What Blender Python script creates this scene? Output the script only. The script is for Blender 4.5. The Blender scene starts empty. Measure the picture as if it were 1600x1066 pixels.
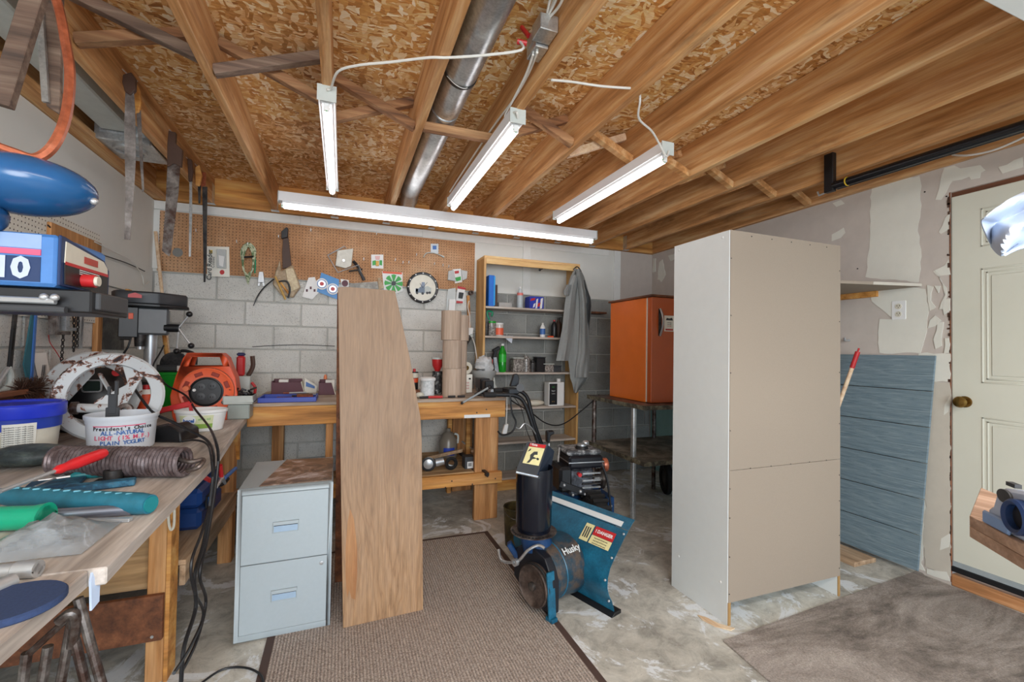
import bpy, bmesh, math, random
from mathutils import Vector, Matrix, noise as mnoise
random.seed(7)
C = bpy.context.scene.collection
V = Vector
PI = math.pi
# ---------------------------------------------------------------- camera
F = 698.52; CAMZ = 1.40
def _axes(yaw, pitch, roll):
    cy, sy, cp, sp, c, s = math.cos(yaw), math.sin(yaw), math.cos(pitch), math.sin(pitch), math.cos(roll), math.sin(roll)
    f = V((sy, cy, 0)); r = V((cy, -sy, 0)); u = V((0, 0, 1))
    f2 = cp*f + sp*u; u2 = -sp*f + cp*u
    return c*r + s*u2, -s*r + c*u2, f2
RX, UY, FW = _axes(*[math.radians(a) for a in (20.759, 1.181, 0.927)])
cam = bpy.data.cameras.new('camera'); camo = bpy.data.objects.new('camera', cam); C.objects.link(camo)
cam.sensor_width = 36; cam.lens = 36*F/1600; cam.clip_start = 0.05
mw = Matrix((RX, UY, -FW)).transposed().to_4x4(); mw.translation = V((0, 0, CAMZ)); camo.matrix_world = mw
bpy.context.scene.camera = camo
def at(px, py, **k):
    """a point of the photograph seen at a known plane (x=, y= or z= in metres) -> world point"""
    d = FW + RX*((px-800)/F) - UY*((py-533)/F)
    (a, v), = k.items(); i = 'xyz'.index(a); o = V((0, 0, CAMZ))
    return o + d*((v-o[i])/d[i])
# ---------------------------------------------------------------- world, light, exposure
sc = bpy.context.scene
sc.view_settings.view_transform = 'Standard'; sc.view_settings.look = 'None'
sc.view_settings.exposure = 0.44; sc.view_settings.gamma = 1; sc.view_settings.use_curve_mapping = False
w = bpy.data.worlds.new('sky'); sc.world = w; w.use_nodes = True
bg = w.node_tree.nodes['Background']; bg.inputs[0].default_value = (0.56, 0.77, 1.0, 1); bg.inputs[1].default_value = 2.05
TUBE = 5.4
def area(name, loc, sx, sy, power, col, rot):
    l = bpy.data.lights.new(name, 'AREA'); l.shape = 'RECTANGLE'; l.size = sx; l.size_y = sy; l.energy = power; l.color = col
    o = bpy.data.objects.new(name, l); C.objects.link(o); o.location = loc; o.rotation_euler = rot; return o
# unseen fill lamps added behind the camera: one overhead, one broad frontal disc
area('fill_light_behind', (1.0, -0.6, 2.5), 2.4, 0.3, 45, (1, .95, .88), (0, 0, 0))
fl = bpy.data.lights.new('front_fill', 'AREA'); fl.shape = 'DISK'; fl.size = 2.2; fl.energy = 105; fl.color = (1, .97, .93)
flo = bpy.data.objects.new('front_fill', fl); C.objects.link(flo); flo.location = (0.0, -2.6, 1.9); flo.rotation_euler = (math.radians(95), 0, math.radians(-14))
# ---------------------------------------------------------------- materials
def S(h, a=1):
    h = h.lstrip('#'); o = []
    for i in (0, 2, 4):
        c = int(h[i:i+2], 16)/255; o.append(c/12.92 if c <= .04045 else ((c+.055)/1.055)**2.4)
    return (*o, a)
MATS = {}
class NT:
    def __init__(s, name):
        s.m = bpy.data.materials.new(name); s.m.use_nodes = True; s.t = s.m.node_tree; s.b = s.t.nodes['Principled BSDF']
        s.tc = s.t.nodes.new('ShaderNodeTexCoord')
    def n(s, ty, **k):
        nd = s.t.nodes.new('ShaderNode'+ty)
        for a, v in k.items():
            if hasattr(nd, a): setattr(nd, a, v)
            else: nd.inputs[a.replace('_', ' ')].default_value = v
        return nd
    def l(s, a, b): s.t.links.new(a, b)
    def map(s, scale, rnd=0.0, rot=(0, 0, 0)):
        mp = s.n('Mapping'); mp.inputs['Scale'].default_value = scale; mp.inputs['Rotation'].default_value = rot
        s.l(s.tc.outputs['Object'], mp.inputs['Vector'])
        if rnd:
            oi = s.n('ObjectInfo'); mu = s.n('Math', operation='MULTIPLY'); mu.inputs[1].default_value = rnd
            s.l(oi.outputs['Random'], mu.inputs[0]); s.l(mu.outputs[0], mp.inputs['Location'])
        return mp.outputs[0]
    def noise(s, vec, scale, detail=4, rough=.55, dist=0.0):
        nd = s.n('TexNoise'); nd.inputs['Scale'].default_value = scale; nd.inputs['Detail'].default_value = detail
        nd.inputs['Roughness'].default_value = rough; nd.inputs['Distortion'].default_value = dist; s.l(vec, nd.inputs['Vector']); return nd.outputs['Fac']
    def ramp(s, fac, stops):
        r = s.n('ValToRGB'); e = r.color_ramp.elements
        while len(e) < len(stops): e.new(.5)
        for i, (p, c) in enumerate(stops):
            e[i].position = p; e[i].color = S(c) if isinstance(c, str) else (c, c, c, 1)
        s.l(fac, r.inputs[0]); return r.outputs[0]
    def mix(s, fac, a, b, mode='MIX'):
        m = s.n('Mix'); m.data_type = 'RGBA'; m.blend_type = mode
        for v, i in ((fac, 0), (a, 6), (b, 7)):
            if isinstance(v, (int, float)): m.inputs[i].default_value = v
            elif isinstance(v, str): m.inputs[i].default_value = S(v)
            else: s.l(v, m.inputs[i])
        return m.outputs[2]
    def out(s, col, rough=.5, metal=0, bump=None, bs=.3, bd=.002):
        if isinstance(col, str): s.b.inputs['Base Color'].default_value = S(col)
        else: s.l(col, s.b.inputs['Base Color'])
        if isinstance(rough, (int, float)): s.b.inputs['Roughness'].default_value = rough
        else: s.l(rough, s.b.inputs['Roughness'])
        s.b.inputs['Metallic'].default_value = metal
        if bump is not None:
            b = s.n('Bump'); b.inputs['Strength'].default_value = bs; b.inputs['Distance'].default_value = bd
            s.l(bump, b.inputs['Height']); s.l(b.outputs[0], s.b.inputs['Normal'])
        return s.m
def plain(h, rough=.5, metal=0, var=.12, scale=18, emit=0, trans=0, alpha=1):
    """painted / moulded surface: one colour with slight mottling and wear in the gloss"""
    key = ('p', h, rough, metal, var, scale, emit, trans, alpha)
    if key in MATS: return MATS[key]
    t = NT('surface_'+h.strip('#')); v = t.map((1, 1, 1)); f = t.noise(v, scale, 5, .6)
    r = t.ramp(f, [(.3, 1-var), (.7, 1.0)])
    c = t.mix(1.0, h, r, 'MULTIPLY')
    t.out(c, rough, metal, f, .12, .0008)
    if emit: t.b.inputs['Emission Color'].default_value = S(h); t.b.inputs['Emission Strength'].default_value = emit
    if trans: t.b.inputs['Transmission Weight'].default_value = trans; t.b.inputs['IOR'].default_value = 1.45
    if alpha < 1: t.b.inputs['Alpha'].default_value = alpha
    MATS[key] = t.m; return t.m
def patchy(name, a, b, c=None, scale=6, lo=.45, hi=.55, rough=.6, metal=0, fine=60, bump=.25):
    if name in MATS: return MATS[name]
    t = NT(name); v = t.map((1, 1, 1), 9.0); f = t.noise(v, scale, 8, .65, .3)
    col = t.ramp(f, [(lo, a), (hi, b)] + ([(min(hi+.18, .98), c)] if c else []))
    g = t.noise(v, fine, 3); col = t.mix(.28, col, t.ramp(g, [(.3, .25), (.7, .95)]), 'OVERLAY')
    t.out(col, rough, metal, f, bump, .002); MATS[name] = t.m; return t.m
def wood(name, base, dark, light, axis='x', rough=.7, grain=26, knots=.5, var=.35, stain=0):
    if name in MATS: return MATS[name]
    t = NT(name)
    sc_ = {'x': (1.2, grain, grain), 'y': (grain, 1.2, grain), 'z': (grain, grain, 1.2)}[axis]
    v = t.map(sc_, 37.0); f = t.noise(v, 1.0, 6, .6, .35)
    col = t.ramp(f, [(.25, dark), (.47, base), (.72, light)])
    s2 = {'x': (.8, 6, 6), 'y': (6, .8, 6), 'z': (6, 6, .8)}[axis]
    v2 = t.map(s2, 11.0); big = t.noise(v2, 1.0, 3, .5, 1.2)
    col = t.mix(var, col, t.ramp(big, [(.3, .22), (.55, .6), (.75, .92)]), 'OVERLAY')
    if knots:
        s3 = {'x': (1.4, 5, 5), 'y': (5, 1.4, 5), 'z': (5, 5, 1.4)}[axis]
        vo = t.n('TexVoronoi'); vo.inputs['Scale'].default_value = 1.3; t.l(t.map(s3, 23.0), vo.inputs['Vector'])
        k = t.ramp(vo.outputs['Distance'], [(.03, 1.0), (.12, 0.0)])
        km = t.n('Math', operation='MULTIPLY'); km.inputs[1].default_value = knots; t.l(k, km.inputs[0])
        col = t.mix(km.outputs[0], col, dark)
    if stain:
        s4 = {'x': (.9, 5, 5), 'y': (5, .9, 5), 'z': (5, 5, .9)}[axis]
        sn = t.noise(t.map(s4, 51.0), 1.0, 6, .65, .6); sm = t.n('Math', operation='MULTIPLY'); sm.inputs[1].default_value = stain; t.l(t.ramp(sn, [(.54, 0.0), (.72, 1.0)]), sm.inputs[0])
        col = t.mix(sm.outputs[0], col, '5c3a1f')
    fine = t.noise(t.map(tuple(6*q for q in sc_), 3.0), 1.0, 2)
    col = t.mix(.25, col, t.ramp(fine, [(.3, .25), (.7, .8)]), 'OVERLAY')
    t.out(col, rough, 0, f, .35, .002); MATS[name] = t.m; return t.m
def joistwood(): return wood('joist_lumber', 'c48e58', '94602f', 'dfb98a', 'y', .7, 20, .8, .26, .7)
def osb_mat():
    t = NT('oriented_strand_board')
    base = t.map((1, 1, 1), 5.0)
    nz = t.n('TexNoise'); nz.inputs['Scale'].default_value = 9; t.l(base, nz.inputs['Vector'])
    cols = []
    for i, (sc_, rot) in enumerate((((19, 70, 10), (0, 0, .35)), ((52, 22, 10), (0, 0, .5)), ((20, 62, 10), (0, 0, -.6)))):
        add = t.n('VectorMath', operation='MULTIPLY_ADD'); add.inputs[1].default_value = (.09, .09, 0)
        t.l(nz.outputs['Color'], add.inputs[0]); t.l(base, add.inputs[2])
        mp = t.n('Mapping'); mp.inputs['Scale'].default_value = sc_; mp.inputs['Rotation'].default_value = rot; t.l(add.outputs[0], mp.inputs['Vector'])
        vo = t.n('TexVoronoi'); vo.inputs['Scale'].default_value = 1.0; t.l(mp.outputs[0], vo.inputs['Vector'])
        sx = t.n('SeparateColor'); t.l(vo.outputs['Color'], sx.inputs[0]); cols.append((sx, vo))
    c0 = t.ramp(cols[0][0].outputs[0], [(0, 'a86c32'), (.25, 'cc9250'), (.6, 'dcab6e'), (.8, 'eac894'), (1, 'f8e6c4')])
    c1 = t.ramp(cols[1][0].outputs[0], [(0, 'b07638'), (.4, 'd49c5a'), (.75, 'e6be8a'), (1, 'f6e2c0')])
    c2 = t.ramp(cols[2][0].outputs[0], [(0, '985f2a'), (.35, 'c88c4a'), (.75, 'e2b882'), (1, 'f4dfba')])
    m1 = t.ramp(cols[2][0].outputs[1], [(.5, 0.0), (.52, 1.0)]); m2 = t.ramp(cols[1][0].outputs[1], [(.55, 0.0), (.57, 1.0)])
    col = t.mix(m1, c0, c2); col = t.mix(m2, col, c1)
    st = t.noise(t.map((14, 90, 14)), 1.0, 4, .7, .5); col = t.mix(.45, col, t.ramp(st, [(.3, .2), (.7, .85)]), 'OVERLAY')
    big = t.noise(base, 1.1, 2); col = t.mix(.35, col, t.ramp(big, [(.35, .3), (.65, .7)]), 'OVERLAY')
    t.out(col, .75, 0, cols[0][1].outputs['Distance'], .5, .003); return t.m
def block_mat(name, a, b, c):
    t = NT(name); v = t.map((1, 1, 1), 13.0); f = t.noise(v, 3.0, 6, .6)
    col = t.ramp(f, [(.3, a), (.5, b), (.7, c)])
    p = t.noise(v, 130, 2); pit = t.ramp(p, [(.30, 0.0), (.40, 1.0)])
    col = t.mix(.55, col, pit, 'MULTIPLY')
    oi = t.n('ObjectInfo'); col = t.mix(.22, col, t.ramp(oi.outputs['Random'], [(0, .35), (1, .65)]), 'OVERLAY')
    t.out(col, .9, 0, p, .9, .004); return t.m
def floor_mat():
    t = NT('worn_concrete'); v = t.map((1, 1, 1))
    f = t.noise(v, 1.3, 8, .68, .4); col = t.ramp(f, [(.32, '8b867d'), (.45, 'a9a59b'), (.6, 'bfbcb2'), (.72, 'ccccc6')])
    g = t.noise(v, 9, 8, .75, .5); col = t.mix(.6, col, t.ramp(g, [(.35, .25), (.5, .55), (.68, .8)]), 'OVERLAY')
    st = t.noise(v, 3.1, 10, .72, 1.0); col = t.mix(t.ramp(st, [(.54, 0.0), (.58, .85)]), col, 'dfe3e6')
    d = t.noise(v, 75, 3); col = t.mix(t.ramp(d, [(.26, .7), (.34, 0.0)]), col, '57544e')
    t.out(col, t.ramp(f, [(.3, .75), (.7, .5)]), 0, g, .4, .003); return t.m
def mat_ribbed():
    t = NT('ribbed_brown_mat'); v = t.map((1, 1, 1), 0, (0, 0, math.radians(0)))
    wv = t.n('TexWave'); wv.wave_type = 'BANDS'; wv.bands_direction = 'X'; wv.inputs['Scale'].default_value = 22; wv.inputs['Distortion'].default_value = .6; t.l(v, wv.inputs['Vector'])
    sp = t.noise(v, 160, 4, .8); col = t.ramp(sp, [(.36, '63564e'), (.48, '9d8f85'), (.62, 'c0b4aa')])
    col = t.mix(.38, col, t.ramp(wv.outputs['Fac'], [(.1, .25), (.7, .8)]), 'OVERLAY')
    t.out(col, .95, 0, wv.outputs['Fac'], .8, .006); return t.m
def mat_carpet():
    t = NT('dirty_carpet'); v = t.map((1, 1, 1)); f = t.noise(t.map((1.0, 2.4, 1), 0, (0, 0, .5)), 1.5, 8, .72, .6)
    col = t.ramp(f, [(.34, '4f4741'), (.48, '857b73'), (.66, 'b0a69e')]); sp = t.noise(v, 120, 4, .8)
    col = t.mix(.6, col, t.ramp(sp, [(.3, .2), (.7, .85)]), 'OVERLAY'); t.out(col, .97, 0, sp, .7, .004); return t.m
def peg_mat(name, a, b, c, plane='xz', pitch=.0262, hole=.12):
    t = NT(name); v = t.map((1, 1, 1)); f = t.noise(v, 2.0, 6, .6)
    col = t.ramp(f, [(.3, a), (.5, b), (.7, c)]); g = t.noise(v, 90, 3); col = t.mix(.35, col, t.ramp(g, [(.3, .3), (.7, .8)]), 'OVERLAY')
    sx = t.n('SeparateXYZ'); t.l(v, sx.inputs[0]); ds = []
    for ch in plane:
        d = t.n('Math', operation='DIVIDE'); d.inputs[1].default_value = pitch; t.l(sx.outputs['XYZ'.index(ch.upper())], d.inputs[0])
        fr = t.n('Math', operation='FRACT'); t.l(d.outputs[0], fr.inputs[0])
        sb = t.n('Math', operation='SUBTRACT'); sb.inputs[1].default_value = .5; t.l(fr.outputs[0], sb.inputs[0])
        sq = t.n('Math', operation='MULTIPLY'); t.l(sb.outputs[0], sq.inputs[0]); t.l(sb.outputs[0], sq.inputs[1]); ds.append(sq)
    ad = t.n('Math', operation='ADD'); t.l(ds[0].outputs[0], ad.inputs[0]); t.l(ds[1].outputs[0], ad.inputs[1])
    h = t.ramp(ad.outputs[0], [(hole*hole, 1.0), (hole*hole*1.8, 0.0)])
    col = t.mix(h, col, '2a1a10'); t.out(col, .7, 0, None); return t.m
def rust_enamel():
    t = NT('chipped_white_enamel'); v = t.map((1, 1, 1)); f = t.noise(v, 9, 9, .72, .5)
    col = t.ramp(f, [(.0, 'ccd0d0'), (.53, 'c6cacc'), (.55, '8a4a22'), (.585, '3a2a26'), (.70, '2c2e3c')])
    t.out(col, t.ramp(f, [(.55, .3), (.6, .85)]), 0, f, .5, .003); return t.m
def plywood_mat():
    t = NT('birch_plywood_face'); v = t.map((7, 7, 1.1), 0); f = t.noise(v, 1.0, 3, .5, 1.5)
    r = t.n('Math', operation='MULTIPLY'); r.inputs[1].default_value = 9; t.l(f, r.inputs[0]); fr = t.n('Math', operation='PINGPONG'); fr.inputs[1].default_value = 1; t.l(r.outputs[0], fr.inputs[0])
    col = t.ramp(fr.outputs[0], [(0, '8e6c4c'), (.25, '9c7a58'), (1, 'a38262')])
    g = t.noise(t.map((130, 130, 5)), 1.0, 3); col = t.mix(.4, col, t.ramp(g, [(.3, .25), (.7, .8)]), 'OVERLAY')
    lo = t.n('SeparateXYZ'); t.l(t.map((1, 1, 1)), lo.inputs[0])
    col = t.mix(t.ramp(lo.outputs[2], [(.1, 0.0), (1.0, .55)]), col, '7d6c5d'); t.out(col, .6, 0, g, .2, .001); return t.m
def siding_mat():
    t = NT('grey_blue_siding'); f = t.noise(t.map((3, 3, 45), 0), 1.0, 6, .7, 1.6)
    col = t.ramp(f, [(.3, '566b76'), (.5, '71848d'), (.7, '8d9da3')]); t.out(col, .55, 0, f, .9, .005); return t.m
def poster_mat():
    t = NT('printed_poster'); v = t.map((1, 1, 1)); f = t.noise(v, 6, 8, .65, 1.2)
    col = t.ramp(f, [(.25, '2b2230'), (.42, '5c4638'), (.5, '8a6a52'), (.58, 'b3a09a'), (.68, 'e2dcd8'), (.8, '6f6790')]); t.out(col, .3, 0, None); return t.m
M = dict(
    osb=osb_mat(), joist=joistwood(), floor=floor_mat(), ribbed=mat_ribbed(), carpet=mat_carpet(), enamel=rust_enamel(), ply=plywood_mat(),
    siding=siding_mat(), poster=poster_mat(),
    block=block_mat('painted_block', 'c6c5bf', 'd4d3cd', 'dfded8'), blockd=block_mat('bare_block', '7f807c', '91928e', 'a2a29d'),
    mortar=plain('bdbcb6', .9), mortard=plain('8a8a86', .9), wallwhite=plain('dcdcd6', .7, 0, .06, 4), trim=plain('e3e4e0', .5, 0, .06),
    peg=peg_mat('brown_pegboard', '97663c', 'b0825a', 'c29c78'), pegw=peg_mat('white_pegboard', 'c9c5b8', 'd6d2c6', 'dedbd0', 'yz', .0262, .13),
    brace=wood('dark_bridging_wood', '8a6040', '4a3226', 'b08a62', 'x', .8, 24, .2, .5), braced=wood('grey_bridging_wood', '6a5548', '36302e', '8d7a6a', 'x', .8, 24, .2, .5),
    bench=wood('bench_front_lumber', 'c58843', '8a5523', 'dba866', 'x', .65, 18, .9, .5), benchleg=wood('bench_leg_lumber', 'b27c48', '6e4526', 'cf9e6c', 'z', .7, 20, .5, .4),
    top=wood('worn_bench_top', 'aea49b', '857b73', 'c8c1ba', 'y', .75, 14, .5, .5), topx=wood('worn_bench_top_across', 'a59382', '75655a', 'c4b5a6', 'x', .75, 14, .5, .5),
    shelfw=wood('old_shelf_board', 'a78a6c', '6d5642', 'c0a88c', 'y', .8, 16, .4, .5), shelfx=wood('old_shelf_board_across', 'b08a5e', '6d5237', 'cbaa80', 'x', .8, 16, .4, .5),
    apron=wood('dark_red_board', '6d4128', '3c2418', '8a5636', 'y', .7, 20, .2, .5), case=wood('bookcase_pine', 'c79a5e', 'a3743f', 'dcb880', 'z', .55, 10, .3, .25), casex=wood('bookcase_pine_across', 'd2a970', 'ae8350', 'e0bf8e', 'x', .55, 10, .3, .25),
    caseshelf=wood('dusty_shelf', 'b8aba0', '8f8479', 'cdc3b8', 'x', .7, 8, .1, .2),
    steel=plain('c3c6c8', .35, .65), galv=patchy('galvanised_sheet', 'a9adb0', 'c6cacc', 'd9dcdd', 7, .4, .55, .3, .8, 90, .05), iron=patchy('dark_iron', '2a2a2c', '4c4947', '6d6058', 12, .4, .6, .5, .7),
    rust=patchy('rusty_steel', '4e3b34', '77706c', 'a79f99', 14, .4, .55, .45, .8), black=plain('17181b', .4), rubber=plain('1b1b1c', .8), dkgrey=plain('3b3d40', .5),
    fix=plain('e9e9ea', .35, 0, .04), lamp=None, wire=plain('dcdad3', .45), wirek=plain('15161a', .45),
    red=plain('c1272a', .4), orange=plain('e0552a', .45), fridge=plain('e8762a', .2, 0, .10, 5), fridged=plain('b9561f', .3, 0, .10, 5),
    blue=plain('2440a8', .4), teal=plain('1e7f86', .4), green=plain('12946a', .35), white=plain('e4e4e2', .45, 0, .05), cream=plain('d9d3c2', .5), paper=plain('eceae3', .8, 0, .05),
    cab=plain('a6b1b6', .45, 0, .04, 60), cabside=plain('9aa2a4', .5), kraft=wood('brown_paper', 'b7a08c', 'a08a76', 'c3af9d', 'z', .9, 60, 0, .2),
    mel=plain('d8dcdb', .4, 0, .03), hard=plain('998b7b', .75, 0, .1, 260), hardedge=plain('a5814f', .8), drywall=plain('c2b8af', .9, 0, .08, 12), mud=plain('dad8cd', .8, 0, .06, 10), mudd=plain('c4bcae', .8, 0, .1, 8),
    door=plain('d0cfc0', .45, 0, .05, 3), brass=plain('9a7b45', .25, 1), drk=plain('0d0c0b', .9), sill=wood('sill_wood', 'b27a4c', '6f4629', 'cf9d70', 'y', .8, 20, .2, .4),
    sblue=patchy('scratched_blue_paint', '0f4d66', '17607c', '2a7690', 8, .4, .6, .38, 0, 120, .15), sbluer=patchy('rubbed_blue_paint', '5c4f46', '24404f', '154a62', 9, .4, .52, .4, .3, 90, .2),
    chute=plain('0a101c', .2, 0, .2), tyre=plain('1d1c1b', .9, 0, .3, 60), jacket=plain('8c908f', .7, 0, .1, 25), jacketd=plain('3d4347', .7),
    green2=plain('17a02c', .3), plastic=plain('c9d4d8', .2, 0, .05, 18, 0, .75), glassy=plain('d4dedd', .12, 0, .05, 18, 0, .9), pot=patchy('grimy_bucket', '2e2a20', '5e5230', '8c7a44', 10, .35, .6, .5, .3),
    leather=patchy('worn_leather', 'b5a287', '9a8468', 'c9bba2', 7), leatherd=plain('4a3226', .55), pvc=plain('c3c9c4', .5), teal2=plain('5f8f8b', .8), yellow=plain('d8b52c', .5), blonde=wood('new_pine', 'd8b896', 'bf9873', 'e6cdb0', 'y', .7, 30, .2, .3),
    sawblade=patchy('saw_blade_steel', '6c6460', '98928e', 'b9b5b2', 9, .4, .6, .45, .5), copper=patchy('copper_hose', '8c4a32', 'b5684a', 'd09a80', 8, .4, .6, .35, .4), concrete2=plain('8c8a84', .9), label=plain('e9e7dc', .5, 0, .03), lblue=plain('3f6fb5', .45), sawblue=plain('4a7fc0', .45, 0, .15), sawnavy=plain('14305c', .5), pink=plain('e0587a', .5), skin=plain('c8a05a', .6), teal3=plain('2f6f7c', .55, 0, .3, 8), bluetape=plain('1f6fd0', .4), sdust=plain('b9b0a2', .9), cloth=plain('c6ccd6', .8, 0, .05), grn=plain('3aa84a', .5), purple=plain('5c2f3c', .55), tealw=plain('86b0ae', .8, 0, .15, 6), ylw=plain('e2d9a0', .5),
)
tl = NT('fluorescent_tube'); tl.out('ffffff', .3); tl.b.inputs['Emission Color'].default_value = (1, .95, .95, 1); tl.b.inputs['Emission Strength'].default_value = TUBE; M['lamp'] = tl.m
# ---------------------------------------------------------------- mesh builder
def frame(o, x=(1, 0, 0), z=(0, 0, 1)):
    """local frame: origin o, x axis, z axis"""
    x = V(x).normalized(); z = V(z); y = z.cross(x).normalized(); z = x.cross(y).normalized()
    m = Matrix((x, y, z)).transposed().to_4x4(); m.translation = V(o); return m
class MB:
    def __init__(s, M_=None): s.v = []; s.f = []; s.M = M_
    def add(s, vs, fs):
        n = len(s.v)
        s.v += [(s.M @ V(p)) if s.M else V(p) for p in vs]; s.f += [[i+n for i in f] for f in fs]; return s
    def box(s, x0, x1, y0, y1, z0, z1):
        if x1 < x0: x0, x1 = x1, x0
        if y1 < y0: y0, y1 = y1, y0
        if z1 < z0: z0, z1 = z1, z0
        return s.add([(x0, y0, z0), (x1, y0, z0), (x1, y1, z0), (x0, y1, z0), (x0, y0, z1), (x1, y0, z1), (x1, y1, z1), (x0, y1, z1)],
                     [(0, 3, 2, 1), (4, 5, 6, 7), (0, 1, 5, 4), (1, 2, 6, 5), (2, 3, 7, 6), (3, 0, 4, 7)])
    def beam(s, p, q, w, h, up=(0, 0, 1), w2=None, h2=None):
        p, q = V(p), V(q); d = (q-p).normalized(); up = V(up)
        if abs(d.dot(up)) > .98: up = V((0, 1, 0))
        sd = d.cross(up).normalized(); u = sd.cross(d).normalized(); w2 = w if w2 is None else w2; h2 = h if h2 is None else h2; vs = []
        for c, a, b in ((p, w/2, h/2), (q, w2/2, h2/2)): vs += [c-sd*a-u*b, c+sd*a-u*b, c+sd*a+u*b, c-sd*a+u*b]
        return s.add(vs, [(3, 2, 1, 0), (4, 5, 6, 7), (0, 1, 5, 4), (1, 2, 6, 5), (2, 3, 7, 6), (3, 0, 4, 7)])
    def tube(s, pts, r, n=8, cap=True):
        pts = [V(p) for p in pts]; rs = r if isinstance(r, (list, tuple)) else [r]*len(pts); vs = []; fs = []
        t0 = (pts[1]-pts[0]).normalized(); a = V((0, 0, 1)) if abs(t0.z) < .9 else V((1, 0, 0)); nn = t0.cross(a).normalized()
        for i, p in enumerate(pts):
            t = (pts[min(i+1, len(pts)-1)]-pts[max(i-1, 0)])
            if t.length < 1e-9: t = t0
            t.normalize(); nn = (nn - t*nn.dot(t)).normalized(); b = t.cross(nn)
            for k in range(n): an = 2*PI*k/n; vs.append(p+(nn*math.cos(an)+b*math.sin(an))*rs[i])
        for i in range(len(pts)-1):
            for k in range(n): a0 = i*n+k; a1 = i*n+(k+1) % n; fs.append((a0, a1, a1+n, a0+n))
        if cap: fs.append(tuple(range(n))[::-1]); fs.append(tuple(range(len(vs)-n, len(vs))))
        return s.add(vs, fs)
    def cyl(s, p, q, r, r2=None, n=20): return s.tube([p, q], [r, r if r2 is None else r2], n)
    def lathe(s, prof, o=(0, 0, 0), axis=(0, 0, 1), n=24, xdir=None, sx=1.0, sy=1.0, closed=False):
        ax = V(axis).normalized(); a = V(xdir) if xdir else (V((1, 0, 0)) if abs(ax.x) < .9 else V((0, 1, 0)))
        a = (a-ax*a.dot(ax)).normalized(); b = ax.cross(a); o = V(o); vs = []; fs = []
        for r, h in prof:
            for k in range(n): an = 2*PI*k/n; vs.append(o+ax*h+(a*math.cos(an)*sx+b*math.sin(an)*sy)*r)
        m = len(prof)
        for i in range(m if closed else m-1):
            j = (i+1) % m
            for k in range(n): fs.append((i*n+k, i*n+(k+1) % n, j*n+(k+1) % n, j*n+k))
        if not closed:
            if prof[0][0] > 1e-4: fs.append(tuple(range(n))[::-1])
            if prof[-1][0] > 1e-4: fs.append(tuple(range((m-1)*n, m*n)))
        return s.add(vs, fs)
    def prism(s, pts, ext):
        pts = [V(p) for p in pts]; e = V(ext); n = len(pts)
        return s.add(pts+[p+e for p in pts], [tuple(range(n))[::-1], tuple(range(n, 2*n))]+[(i, (i+1) % n, (i+1) % n+n, i+n) for i in range(n)])
    def sph(s, c, r, n=16, m=10):
        r = (r, r, r) if isinstance(r, (int, float)) else r; c = V(c)
        prof = []; vs = []; fs = []
        for i in range(m+1):
            th = PI*i/m
            for k in range(n): an = 2*PI*k/n; vs.append((c.x+r[0]*math.sin(th)*math.cos(an), c.y+r[1]*math.sin(th)*math.sin(an), c.z+r[2]*math.cos(th)))
        for i in range(m):
            for k in range(n): fs.append((i*n+k, (i+1)*n+k, (i+1)*n+(k+1) % n, i*n+(k+1) % n))
        return s.add(vs, fs)
    def sheet(s, rows, th=.002):
        """rows of points -> thick surface"""
        R_ = len(rows); K = len(rows[0]); P = [[V(p) for p in r] for r in rows]; vs = []; bk = []
        for i in range(R_):
            for j in range(K):
                du = P[min(i+1, R_-1)][j]-P[max(i-1, 0)][j]; dv = P[i][min(j+1, K-1)]-P[i][max(j-1, 0)]
                nn = du.cross(dv); nn = nn.normalized() if nn.length > 1e-12 else V((0, 0, 1))
                vs.append(P[i][j]); bk.append(P[i][j]+nn*th)
        fs = []; N = R_*K
        for i in range(R_-1):
            for j in range(K-1): a = i*K+j; fs.append((a, a+K, a+K+1, a+1)); fs.append((a+N, a+1+N, a+K+1+N, a+K+N))
        per = [(0, j) for j in range(K)]+[(i, K-1) for i in range(1, R_)]+[(R_-1, j) for j in range(K-2, -1, -1)]+[(i, 0) for i in range(R_-2, 0, -1)]
        idx = [i*K+j for i, j in per]
        for a, b in zip(idx, idx[1:]+idx[:1]): fs.append((a, b, b+N, a+N))
        return s.add(vs+bk, fs)
    def mesh(s, name, mat, org, bevel=0, smooth=True):
        me = bpy.data.meshes.new(name); me.from_pydata([tuple(p-org) for p in s.v], [], s.f)
        bm = bmesh.new(); bm.from_mesh(me); bmesh.ops.remove_doubles(bm, verts=bm.verts, dist=1e-6); bmesh.ops.recalc_face_normals(bm, faces=bm.faces)
        if bevel:
            es = [e for e in bm.edges if len(e.link_faces) == 2 and e.calc_face_angle(0) > .6]
            bmesh.ops.bevel(bm, geom=es, offset=bevel, segments=1, affect='EDGES', clamp_overlap=True)
        bm.to_mesh(me); bm.free(); me.materials.append(mat)
        if smooth:
            for p in me.polygons: p.use_smooth = True
            me.set_sharp_from_angle(angle=math.radians(35))
        return me
    def mk(s, name, mat, parent=None, bevel=0, smooth=True, label=None, kind=None, org=None):
        if isinstance(mat, str): mat = M[mat]
        xs = [p.x for p in s.v]; ys = [p.y for p in s.v]; zs = [p.z for p in s.v]
        org = V(org) if org is not None else V(((min(xs)+max(xs))/2, (min(ys)+max(ys))/2, min(zs)))
        me = s.mesh(name, mat, org, bevel, smooth); o = bpy.data.objects.new(name, me); C.objects.link(o)
        W[o.name] = org.copy()
        if parent is not None: o.parent = parent; o.location = org - W[parent.name]
        else: o.location = org
        if label: o['label'] = label
        if kind: o['kind'] = kind
        return o
W = {}
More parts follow.
